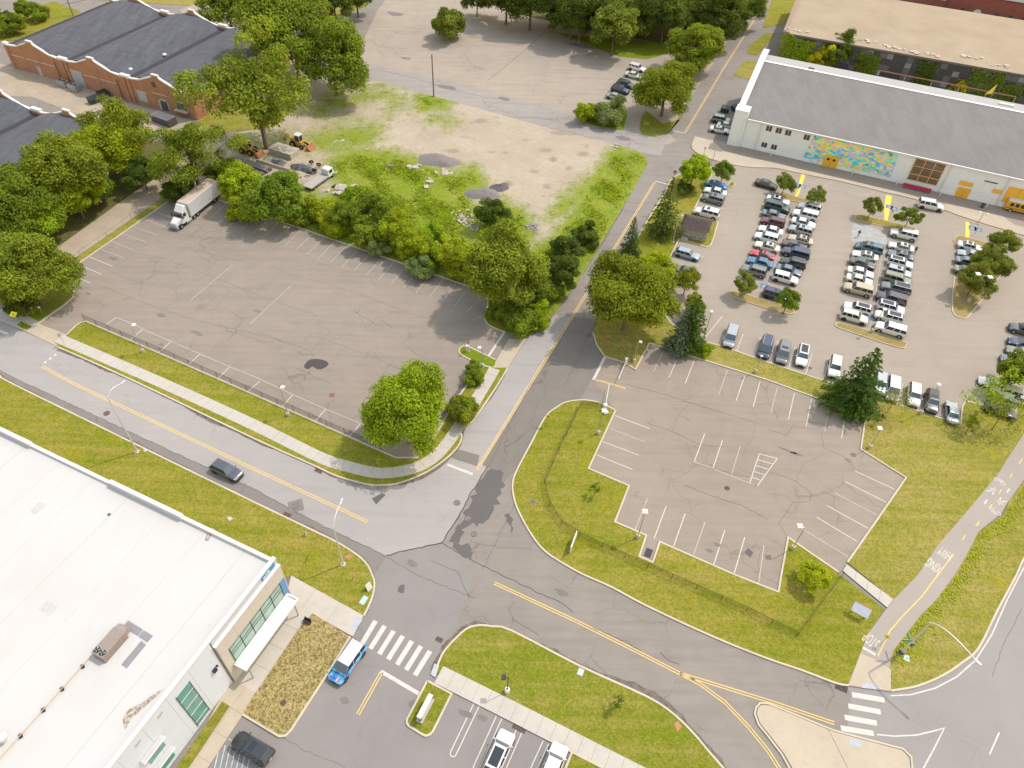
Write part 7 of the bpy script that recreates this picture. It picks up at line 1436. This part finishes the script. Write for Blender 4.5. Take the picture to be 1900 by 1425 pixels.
c = G(567, 994); o = empty('fire_hydrant', (c.x, c.y, .12), .5, 'small fire hydrant with green top on the lower lawn', 'hydrant'); MB().tube([(0, 0, -.02), (0, 0, .12), (0, 0, .13), (0, 0, .6)], [.2, .2, .13, .13], 14).build('barrel', simple('hydrant_orange', (.45, .22, .10), .5), o); MB().tube([(0, 0, .6), (0, 0, .72), (0, 0, .85)], [.16, .15, .04], 14).build('bonnet', simple('hydrant_green', (.10, .32, .25), .5), o); MB().tube([(-.25, 0, .42), (.25, 0, .42)], .07, 10).build('nozzle', WHITE_P, o)
TEAL = simple('pale_teal_lid', (.36, .52, .50), .6)
for (x, y, wd, l) in ((675, 1115, 1.1, 'pale teal utility lid in the lawn near the crossing'), (1077, 1248, .75, 'pale teal utility lid on the bottom lawn'), (1681, 1222, .75, 'pale utility lid at the foot of the big lamp')):
    c = G(x, y); o = empty('utility_vault', (c.x, c.y, .12), yaw_of(UA), l, 'utility lid'); MB().box(-wd/2, wd/2, -.3, .3, -.05, .09).build('lid', TEAL, o); MB().box(-wd/2-.06, wd/2+.06, -.36, .36, -.05, .05).build('collar', CONC_P, o)
# covers, drains
def cover(px, r, label, par_mat=IRON_D, z=.02, square=None):
    c = G(*px); o = empty('manhole_cover', (c.x, c.y, z), AZA, label, 'manhole')
    if square: MB().box(-square, square, -square, square, 0, .004).build('surround', square_m, o)
    MB().cyl((0, 0, .004), r, .014, 28).build('frame', IRON, o); MB().cyl((0, 0, .018), r*.86, .006, 28).build('lid', par_mat, o); m = MB()
    for k in range(-3, 4): m.box(-r*.6, r*.6, k*r*.22-.02, k*r*.22+.02, .024, .032)
    m.build('grip_ribs', IRON, o)
square_m = A_EDGE
cover((549, 939), .5, 'round manhole cover in a square patch on the pale road', square=1.0, par_mat=simple('grey_iron', (.2, .19, .185), .8)); cover((198, 767), .5, 'reddish manhole cover by the tall lamp', IRON); cover((848, 933), .48, 'manhole cover on the pale paving at the junction', MATS['grey_iron']); cover((880, 991), .42, 'manhole cover in the tar-stained junction', MATS['grey_iron']); cover((616, 733), .45, 'rusty orange manhole cover in the left lot', simple('orange_rust', (.28, .13, .05), .9)); cover((1349, 906), .4, 'manhole cover in the side lot', IRON_D); cover((526, 1305), .35, 'round cover in the straw-brown bed', IRON_D, .17); cover((868, 962), .45, 'manhole cover inside the dark tar stain', MATS['grey_iron'])
def drain(px, wd, ln, label, mat=IRON, z=.02, az=AZB):
    c = G(*px); o = empty('storm_drain', (c.x, c.y, z), math.pi/2-az, label, 'drain'); MB().box(-ln/2, ln/2, -wd/2, wd/2, 0, .01).build('frame', mat, o)
    for k in range(9): MB().box(-ln/2+.05+k*(ln-.1)/9, -ln/2+.05+(k+.45)*(ln-.1)/9, -wd/2+.06, wd/2-.06, .01, .022).build('bar', IRON_D, o)
drain((592, 873), .8, 1.2, 'rusty storm drain at the kerb below the rounded sidewalk'); drain((532, 956), .8, 1.2, 'rusty storm drain by the lower lawn kerb'); drain((1203, 1026), .9, 1.4, 'dark storm drain in the notch of the side lot', IRON_D, az=AZA); drain((1561, 1276), .8, 1.4, 'storm drain at the end of the kerb by the path ramp', IRON_D); drain((815, 1187), .6, .9, 'small rusty drain near the bottom lawn tip'); drain((964, 1350), .8, 1.6, 'rusty drain between the forecourt bays', IRON); drain((989, 932), .7, .8, 'grey grate set in the island lawn', MATS['grey_iron'], .14)
MB_ = sheet('tar_patch', [(1381, 1025), (1388, 1017), (1398, 1025), (1392, 1035)], .0175, PATCH, lot_r)
for q, m in (([(421, 962), (428, 959), (433, 964), (426, 968)], CONC_P), ([(266, 836), (272, 833), (277, 836), (270, 840)], CONC_P), ([(638, 1034), (648, 1029), (656, 1034), (646, 1040)], simple('orange_earth', (.34, .19, .09), .95)), ([(1250, 1345), (1257, 1338), (1265, 1348), (1256, 1360)], MATS['orange_earth'])):
    c = GL(q); o = empty('concrete_marker' if m == CONC_P else 'bare_patch', (c[0].x, c[0].y, .145), 0); o2 = MB().prism([(p.x-c[0].x, p.y-c[0].y) for p in c], -.02, .025).build('slab' if m == CONC_P else 'earth', m, o)
    o['label'] = {421: 'square concrete marker set in the lower lawn', 266: 'concrete pad at the foot of the tall curved lamp', 638: 'orange bare patch beside the lamp near the crossing', 1250: 'orange bare patch at the curve of the bottom lawn'}[q[0][0]]; o['category'] = 'marker' if m == CONC_P else 'earth'
# hall forecourt pieces
for i, (x, y) in enumerate(((1430, 290), (1504, 305), (1580, 324), (1662, 344), (1743, 364), (1829, 386))):
    c = G(x, y); o = empty('bollard_light', (c.x, c.y, .13), 0, '%s white bollard light from the hall gable along the front wall' % ORD[i], 'bollard', 'bollards along the hall'); MB().cyl((0, 0, 0), .13, .95, 12).build('shaft', WHITE_P, o); MB().cyl((0, 0, .95), .17, .18, 12, .1).build('cap', STEEL_L, o)
c = G(1699, 354); o = empty('red_bench', (c.x, c.y, .13), math.radians(90-112.4), 'long red bench in front of the paned window', 'bench'); REDB = gloss('bench_red', (.42, .03, .07), .5); MB().box(-3.0, 3.0, -.25, .25, .4, .5).build('seat', REDB, o); MB().box(-3.0, 3.0, .2, .3, .5, .95).build('backrest', REDB, o)
for x_ in (-2.6, 0, 2.6): MB().box(x_-.06, x_+.06, -.2, .2, 0, .4).build('leg', REDB, o)
c = G(1821, 386); o = empty('litter_bin', (c.x, c.y, .13), .4, 'dark litter bin near the sixth bollard', 'bin'); MB().cyl((0, 0, 0), .33, .95, 14, .36).build('barrel', DARKM, o); MB().cyl((0, 0, .95), .38, .1, 14, .2).build('lid', BLACKM, o)
# dumpsters and yard plant
DGR = gloss('dumpster_green', (.018, .06, .055), .5)
def dumpster(px, az, label, L_=2.0, Wd=1.5, mat=DGR):
    c = G(*px); o = empty('dumpster', (c.x, c.y, .03), math.radians(90-az), label, 'dumpster', 'dumpsters'); MB().hexa([Vector(v) for v in ((-L_/2, -Wd*.38, .15), (L_/2, -Wd*.38, .15), (L_/2, Wd*.42, .15), (-L_/2, Wd*.42, .15), (-L_/2, -Wd*.5, 1.15), (L_/2, -Wd*.5, 1.15), (L_/2, Wd*.5, 1.45), (-L_/2, Wd*.5, 1.45))]).build('container', mat, o)
    for s in (-1, 1): MB().hexa([Vector(v) for v in ((s*L_/4-L_/4+.04, -Wd*.52, 1.16), (s*L_/4+L_/4-.04, -Wd*.52, 1.16), (s*L_/4+L_/4-.04, Wd*.5, 1.46), (s*L_/4-L_/4+.04, Wd*.5, 1.46), (s*L_/4-L_/4+.04, -Wd*.52, 1.21), (s*L_/4+L_/4-.04, -Wd*.52, 1.21), (s*L_/4+L_/4-.04, Wd*.5, 1.51), (s*L_/4-L_/4+.04, Wd*.5, 1.51))]).build('lid', BLACKM, o); MB().box(s*L_/2-.05, s*L_/2+.05, -.3, .3, .7, .85).build('lift_pocket', BLACKM, o)
dumpster((1344, 208), 112, 'dark teal dumpster behind the grey suv by the hall'); dumpster((1363, 206), 150, 'green dumpster against the hall gable'); dumpster((178, 190), 40, 'nearer dark green dumpster in the brick yard', 3.0, 2.0); dumpster((193, 180), 40, 'farther dark green dumpster in the brick yard', 2.4, 1.8)
c = G(306, 228); o = empty('roll_off_container', (c.x, c.y, .03), math.radians(90-118), 'ribbed open container beside the brick building doorway', 'container'); RUSTR = simple('rust_red_steel', (.25, .10, .07), .8)
MB().box(-3.0, 3.0, -1.2, 1.2, .2, .32).build('floor', DARKM, o); MB().box(-3, 3, -1.2, -1.12, .3, 1.7).build('side_panel', DARKM, o); MB().box(-3, 3, 1.12, 1.2, .3, 1.7).build('side_panel', DARKM, o); MB().box(-3.05, -2.95, -1.2, 1.2, .3, 1.7).build('end_panel', RUSTR, o); MB().box(2.95, 3.05, -1.2, 1.2, .3, 1.7).build('end_panel', DARKM, o)
for k in range(13): MB().box(-2.8+k*.45, -2.62+k*.45, -1.25, 1.25, 1.7, 1.78).build('cover_slat', STEEL, o)
for i, (x, y) in enumerate(((119, 160), (140, 168))):
    c = G(x, y); o = empty('condenser_unit', (c.x, c.y, .03), math.radians(90-113), 'grey caged condenser against the brick wall, %s one' % ('left' if i == 0 else 'right'), 'condenser', 'condensers at the brick wall'); MB().box(-1.4, 1.4, -.8, .8, .1, 1.5).build('cabinet', STEEL, o)
    for s in (-.65, .65): MB().cyl((s, 0, 1.5), .45, .1, 18).build('fan_shroud', DARKM, o)
    for k in range(4): MB().tube([(-1.6+k*1.05, -1.1, 0), (-1.6+k*1.05, -1.1, 1.5)], .04, 6).build('cage_post', STEEL_L, o)
# rail and banner behind the hall
x0r, z0r = FH.wall(1632, 131, D2+3); x1r, z1r = FH.wall(1885, 180, D2+3); p_ = FH.o+FH.v*(D2+3); o = empty('pipe_rail', (p_.x, p_.y, 0), FH.yaw, 'long rusty pipe rail behind the hall roof', 'rail'); MB().tube([(x0r, 0, z0r), (x1r, 0, z1r)], .14, 8).build('pipe', RUSTR, o)
for k in range(6): xx = x0r+(x1r-x0r)*k/5; zz = z0r+(z1r-z0r)*k/5; MB().tube([(xx, 0, 0), (xx, 0, zz)], .08, 6).build('post', STEEL, o)
xf, zf = FH.wall(1838, 176, D2+1.5); p_ = FH.o+FH.v*(D2+1.5); o = empty('banner_flag', (p_.x, p_.y, 0), FH.yaw, 'yellow banner flag behind the hall ridge', 'flag'); MB().tube([(xf, 0, 0), (xf+.3, 0, zf+2.6)], .05, 6).build('pole', STEEL, o); MB().hexa([Vector(v) for v in ((xf+.1, -.01, zf+.3), (xf-1.2, -.01, zf-.1), (xf-1.2, .01, zf-.1), (xf+.1, .01, zf+.3), (xf+.3, -.01, zf+2.5), (xf+.1, -.01, zf+2.3), (xf+.1, .01, zf+2.3), (xf+.3, .01, zf+2.5))]).build('cloth', YO, o)
# ------------------------------------------------------------------ equipment yard and heaps
CATY = gloss('machine_yellow', (.50, .27, .04), .5); RUSTO = simple('rusty_orange_steel', (.30, .12, .045), .8)
ZY = lambda x, y: (400+x/7.3077, 240+y/7.3077)
def wheel(par, x, y, r, w_, nm='wheel'):
    wh = MB().tube([(0, -w_/2, 0), (0, w_/2, 0)], r, 18).build(nm, RUBBER, par); wh.location = (x, y, r); MB().tube([(0, -w_/2-.01, 0), (0, w_/2+.01, 0)], r*.5, 12).build('rim', CATY, wh); return wh
def machine(px, az, kind, label, cabm):
    c = G(*px); o = empty(kind, (c.x, c.y, .1), math.radians(90-az), label, 'loader'); s = 1
    link('chassis', bevel_mesh(MB().box(-2.2, .6, -.75, .75, .7, 1.5).mesh('chassis'), .08), CATY, o); MB().box(-2.3, -1.0, -.6, .6, 1.5, 2.0).build('engine_cover', CATY, o)
    cb = MB().box(-.9, .35, -.62, .62, 1.5, 2.9).build('cab', GLASSM, o); MB().box(-1.05, .5, -.75, .75, 2.9, 3.05).build('cab_roof', cabm, cb)
    for x_ in (-.92, .3):
        for y_ in (-.64, .58): MB().box(x_, x_+.07, y_, y_+.07, 1.5, 2.9).build('cab_post', cabm, cb)
    for y_ in (-.5, .5): MB().tube([(.5, y_, 1.4), (1.8, y_, 1.1), (2.6, y_, .6)], .13, 8).build('lift_arm', CATY, o)
    MB().hexa([Vector(v) for v in ((2.4, -1.2, .15), (3.5, -1.2, .1), (3.5, 1.2, .1), (2.4, 1.2, .15), (2.3, -1.2, 1.0), (2.6, -1.2, 1.05), (2.6, 1.2, 1.05), (2.3, 1.2, 1.0))]).build('bucket', RUSTO, o)
    for x_, r in ((-1.5, .75), (.9, .75 if kind == 'wheel_loader' else .5)):
        for y_ in (-.95, .95): wheel(o, x_, y_, r, .42)
    if kind == 'backhoe': MB().tube([(-2.2, 0, 1.2), (-3.4, 0, 2.6), (-4.3, 0, 1.3)], .14, 8).build('rear_boom', CATY, o); MB().box(-4.5, -4.0, -.35, .35, .6, 1.3).build('rear_bucket', RUSTO, o)
machine(ZY(470, 330), 112, 'wheel_loader', 'yellow wheel loader with rusty bucket beside the lumber stacks', CATY); machine(ZY(1160, 240), 112, 'backhoe', 'white-cabbed yellow backhoe at the edge of the weeds', PAINT['white'])
# wrapped block stack
q = [ZY(730, 340), ZY(1050, 470), ZY(1150, 360), ZY(870, 230)]; BLK = simple('pale_blocks', (.40, .36, .29), .9, var=.2); c = G(*q[0]); o = empty('block_stack', (c.x, c.y, .08), math.radians(90-114), 'stack of pale concrete blocks in the equipment yard', 'blocks')
for i in range(5):
    for j in range(3):
        for k in range(3): MB().box(i*1.25, i*1.25+1.2, j*1.1, j*1.1+1.05, k*.5, k*.5+.48-.03*((i+j) % 2)).build('block', BLK, o)
# lumber stacks
LUM = simple('grey_lumber', (.19, .165, .15), .9, var=.25)
for n, (a, b, l, hgt_) in enumerate(((ZY(240, 430), ZY(740, 590), 'longer upper stack of dark lumber', .9), (ZY(220, 480), ZY(640, 660), 'lower stack of dark lumber beside the trees', .7))):
    A, B = G(*a), G(*b); d = (B-A); o = empty('lumber_stack', (A.x, A.y, .08), yaw_of(d), l, 'lumber', 'lumber stacks'); L_ = d.length
    for k in range(7):
        for j in range(3): MB().box(rnd.uniform(0, .5), L_-rnd.uniform(0, .6), k*.27-.9, k*.27-.66, j*hgt_/3, j*hgt_/3+hgt_/3-.03).build('board', LUM, o)
# concrete barriers with tarped heaps
TARP = NT('dark_tarp'); nz_ = TARP.noise(1.2, 5, .7); TARP.out(TARP.mix(TARP.ramp(nz_, .4, .7), (.045, .047, .052), (.14, .145, .16)), .4, .4, nz_, .8, .3)
for a, b, l in ((ZY(560, 450), ZY(1010, 585), 'long pale concrete barrier in the equipment yard'), (ZY(935, 545), ZY(1075, 455), 'short cross concrete barrier between the tarped heaps')):
    A, B = G(*a), G(*b); d = B-A; o = empty('concrete_barrier', (A.x, A.y, .08), yaw_of(d), l, 'barrier'); n = max(1, round(d.length/2.4))
    for k in range(n): m = MB().hexa([Vector((x_, y_*wd, z_)) for z_, wd in ((0, .3), (.8, .14)) for x_, y_ in ((k*d.length/n+.02, -1), ((k+1)*d.length/n-.02, -1), ((k+1)*d.length/n-.02, 1), (k*d.length/n+.02, 1))]); m.build('segment', CONC_T, o)
def heap(px, a, b, h, mat, name, label, cat, seed, az=AZB, rough=.25):
    c = G(*px); rr = np.random.default_rng(seed); o_n = 26; v = []; f = []; rings = 9; ph = rr.uniform(0, 6.28, 5)
    for i in range(rings+1):
        t_ = i/rings
        for k in range(o_n):
            g_ = 2*math.pi*k/o_n; e = 1+.16*math.sin(2*g_+ph[0])+.1*math.sin(3*g_+ph[1])+.06*math.sin(5*g_+ph[2]); r_ = 1-t_
            z_ = h*(1-r_**2)**1.1*(1+.25*math.sin(g_*2+ph[3])*r_)+(rr.normal(0, rough*h*.12) if 0 < i < rings else 0); v.append(Vector((a*e*r_*math.cos(g_), b*e*r_*math.sin(g_), z_-.03)))
    f = [(i*o_n+k, i*o_n+(k+1) % o_n, (i+1)*o_n+(k+1) % o_n, (i+1)*o_n+k) for i in range(rings) for k in range(o_n)]; mb = MB().add(v, f, True); o = mb.build(name, mat); o.location = (c.x, c.y, .1); o.rotation_euler = (0, 0, math.pi/2-az); return tag(o, label, cat)
heap(ZY(870, 480), 2.6, 1.5, .9, TARP.m, 'tarped_heap', 'smaller tarp-covered heap left of the cross barrier', 'heap', 1); heap(ZY(1180, 540), 3.2, 1.9, .9, TARP.m, 'tarped_heap', 'larger tarp-covered heap held down by tyres', 'heap', 2)
GRV = NT('grey_gravel'); g_ = GRV.noise(3.5, 4, .8); GRV.out(GRV.mix(GRV.ramp(g_, .35, .7), (.15, .133, .127), (.25, .225, .213)), .95, .1, g_, .8, .12)
heap((813, 299), 5.0, 3.2, 1.0, GRV.m, 'gravel_heap', 'broad grey gravel heap among the weeds', 'heap', 3, rough=.5); heap((897, 362), 4.2, 2.7, 1.0, GRV.m, 'gravel_heap', 'dark gravel heap with ragged ridge, lower left part', 'heap', 4, rough=.6); heap((925, 350), 3.2, 1.6, .8, simple('black_millings', (.11, .097, .095), .95, var=.4), 'millings_heap', 'blackish broken asphalt heap beside the dark gravel heap', 'heap', 5, math.radians(70), .9)
heap((590, 397), 5.0, 1.9, .7, simple('tan_soil', (.34, .25, .17), .95), 'soil_mound', 'pale tan soil mound between bushes at the far kerb', 'heap', 6)
# tyres
for i, p in enumerate((ZY(1305, 490), ZY(1405, 525), ZY(1345, 600), ZY(1270, 640), ZY(1610, 785))):
    c = G(*p); o = MB(); R_, r_ = .42, .15; v = []; f = []
    for a in range(16):
        for b in range(8): v.append(Vector(((R_+r_*math.cos(b*math.pi/4))*math.cos(a*math.pi/8), (R_+r_*math.cos(b*math.pi/4))*math.sin(a*math.pi/8), r_+r_*1.2*math.sin(b*math.pi/4))))
    f = [(a*8+b, ((a+1) % 16)*8+b, ((a+1) % 16)*8+(b+1) % 8, a*8+(b+1) % 8) for a in range(16) for b in range(8)]
    t_ = o.add(v, f, True).build('old_tyre', RUBBER); t_.location = (c.x, c.y, .12 if i == 4 else .75); t_.rotation_euler = (.15*i, .1, i); tag(t_, ['upper left tyre on the larger tarped heap', 'right-hand tyre on the larger tarped heap', 'tyre at the front of the larger tarped heap', 'tyre nearest the flatbed bed', 'lone tyre lying beside the flatbed cab'][i], 'tyre', 'old tyres')
# flatbed truck
A, B = G(*ZY(1275, 830)), G(*ZY(1530, 650)); d = (B-A).normalized(); o = empty('flatbed_truck', (A.x, A.y, .1), yaw_of(d), 'white-cabbed flatbed truck with planked bed at the edge of the weeds', 'truck'); BED = simple('bleached_planks', (.36, .33, .30), .9, var=.2, local=True)
L_ = (B-A).length
for k in range(9): MB().box(-.6, L_-1.2, -1.15+k*.26, -1.15+k*.26+.24, 1.0, 1.07).build('bed_plank', BED, o)
MB().box(-.6, L_+1.3, -.4, .4, .6, .95).build('chassis', DARKM, o); MB().box(-.6, L_-1.2, -1.2, -1.16, .85, 1.08).build('bed_rail', STEEL, o); MB().box(-.6, L_-1.2, 1.18, 1.22, .85, 1.08).build('bed_rail', STEEL, o)
m = MB().hexa([Vector((L_+x_, y_, z_)) for x_, y_, z_ in ((-1.0, -1.05, .6), (1.2, -1.05, .6), (1.2, 1.05, .6), (-1.0, 1.05, .6), (-.9, -.95, 2.3), (.7, -.9, 2.3), (.7, .9, 2.3), (-.9, .95, 2.3))]); link('cab', bevel_mesh(m.mesh('cab'), .1, 3), PAINT['white'], o); MB().box(L_-.8, L_+.4, -.6, .6, 2.3, 2.36).build('roof_panel', PAINT['white'], o); MB().hexa([Vector((L_+x_, y_, z_)) for x_, y_, z_ in ((1.05, -.85, 1.4), (1.07, .85, 1.4), (.80, .8, 2.15), (.78, -.8, 2.15), (1.0, -.85, 1.4), (1.0, .85, 1.4), (.7, .8, 2.15), (.7, -.8, 2.15))]).build('windscreen', WIND, o)
for s in (-1, 1): MB().box(L_-.5, L_+.4, s*1.0-.03, s*1.0+.03, 1.4, 2.05).build('side_window', GLASSM, o)
for x_ in (.6, L_+.5):
    for y_ in (-.95, .95): wheel(o, x_, y_, .45, .26)
# broken slabs and rubble
RUBL = simple('pale_rubble', (.40, .35, .29), .95, var=.25)
def rubble(px, n, sp, size, label, seed, mat=RUBL, sp2=None):
    c = G(*px); rr = random.Random(seed); o = empty('rubble_pile', (c.x, c.y, .1), 0, label, 'rubble')
    for k in range(n):
        x_, y_ = rr.gauss(0, sp), rr.gauss(0, sp2 or sp); s = size*rr.uniform(.5, 1.4); h = s*rr.uniform(.25, .6); Rm = Matrix.Rotation(rr.uniform(0, 3), 3, 'Z') @ Matrix.Rotation(rr.uniform(-.35, .35), 3, 'X'); z0 = max(0, .5*(1-abs(x_)/sp/2))*size*.6
        MB().hexa([Rm @ Vector((a*s*rr.uniform(.7, 1.1), b*s*rr.uniform(.5, .9), e*h))+Vector((x_, y_, z0)) for e in (-.3, 1) for a, b in ((-1, -1), (1, -1), (1, 1), (-1, 1))]).build('chunk', mat, o)
rubble((640, 356), 26, 2.2, .75, 'broken pale slabs beside the flatbed', 1, sp2=1.0); rubble((766, 312), 9, 1.0, .6, 'pale boulders left of the broad gravel heap', 2); rubble((822, 322), 12, 1.6, .5, 'rubble below the broad gravel heap', 3, sp2=.6); rubble((794, 341), 7, .9, .5, 'small rubble in the middle of the weeds', 4); rubble((864, 405), 60, 1.2, .3, 'whitish stone pile beside the dark round bush', 5, simple('white_stone', (.46, .40, .36), .95, var=.25)); rubble((880, 420), 40, 1.0, .28, 'pinkish stone pile under the dark round bush', 6, simple('pinkish_stone', (.36, .29, .26), .95, var=.25)); rubble((985, 425), 18, .8, .35, 'grey rubble at the weed edge near the oak', 7, simple('grey_stone', (.22, .2, .2), .95)); rubble((1145, 278), 5, .7, .5, 'pale slab at the road corner of the vacant lot', 8); rubble((728, 309), 8, 1.2, .4, 'grey stones left of the pale boulders', 9, MATS['grey_stone'], .5)
# ------------------------------------------------------------------ people
SKIN = simple('skin', (.38, .22, .15), .6); HAIR = simple('dark_hair', (.02, .014, .01), .7)
def person(px, head, label, shirt, trousers, stride=.3):
    c = G(*px); me = bpy.data.meshes.new('b'); s = stride
    J = [(0, 0, .96, .15), (0, 0, 1.18, .145), (0, 0, 1.40, .16), (0, 0, 1.52, .06), (.02, 0, 1.60, .085), (.03, 0, 1.71, .10), (0, .10, .90, .10), (s*.55, .10, .50, .075), (s*.8, .10, .09, .05), (s*.8+.16, .10, .04, .045), (0, -.10, .90, .10), (-s*.2, -.10, .50, .075), (-s*1.1, -.10, .11, .05), (-s*1.1+.15, -.10, .05, .045), (0, .20, 1.42, .07), (-.12, .26, 1.15, .05), (-.02, .27, .90, .04), (.05, .27, .80, .035), (0, -.20, 1.42, .07), (.10, -.26, 1.15, .05), (.25, -.25, .95, .04), (.31, -.24, .87, .035)]
    E = [(0, 1), (1, 2), (2, 3), (3, 4), (4, 5), (0, 6), (6, 7), (7, 8), (8, 9), (0, 10), (10, 11), (11, 12), (12, 13), (2, 14), (14, 15), (15, 16), (16, 17), (2, 18), (18, 19), (19, 20), (20, 21)]
    me.from_pydata([j[:3] for j in J], E, []); ob = bpy.data.objects.new('b', me); C.objects.link(ob); sk = ob.modifiers.new('s', 'SKIN')
    for k, j in enumerate(J): me.skin_vertices[0].data[k].radius = (j[3], j[3])
    me.skin_vertices[0].data[0].use_root = True; sub = ob.modifiers.new('u', 'SUBSURF'); sub.levels = 1; bpy.context.view_layer.update()
    m2 = bpy.data.meshes.new_from_object(ob.evaluated_get(bpy.context.evaluated_depsgraph_get())); bpy.data.objects.remove(ob); m2.materials.clear()
    for m in (shirt, trousers, SKIN, HAIR): m2.materials.append(m)
    for p in m2.polygons:
        z = sum(m2.vertices[i].co.z for i in p.vertices)/len(p.vertices); x_ = sum(m2.vertices[i].co.x for i in p.vertices)/len(p.vertices); y_ = abs(sum(m2.vertices[i].co.y for i in p.vertices)/len(p.vertices)); p.use_smooth = True
        p.material_index = 3 if (z > 1.66 and x_ < .09) or z > 1.76 or z < .07 else 2 if z > 1.5 or (y_ > .21 and z < 1.05) else 1 if z < 1.0 else 0
    o = empty('person', (c.x, c.y, .02), math.radians(90-head), label, 'person'); link('body', m2, None, o); return o
DKC = simple('dark_cloth', (.022, .022, .025), .9); PNK = simple('pink_cloth', (.45, .26, .28), .9); OLC = simple('olive_cloth', (.07, .075, .05), .9)
person((1696, 470), 200, 'person in dark clothes walking behind the second car of the fourth row', OLC, DKC, .35); person((1591, 440), 60, 'person in dark top and pink trousers standing on the pale chalk wash', DKC, PNK, .12)
# boat-shaped leftovers: red dog-bone clutter is left out
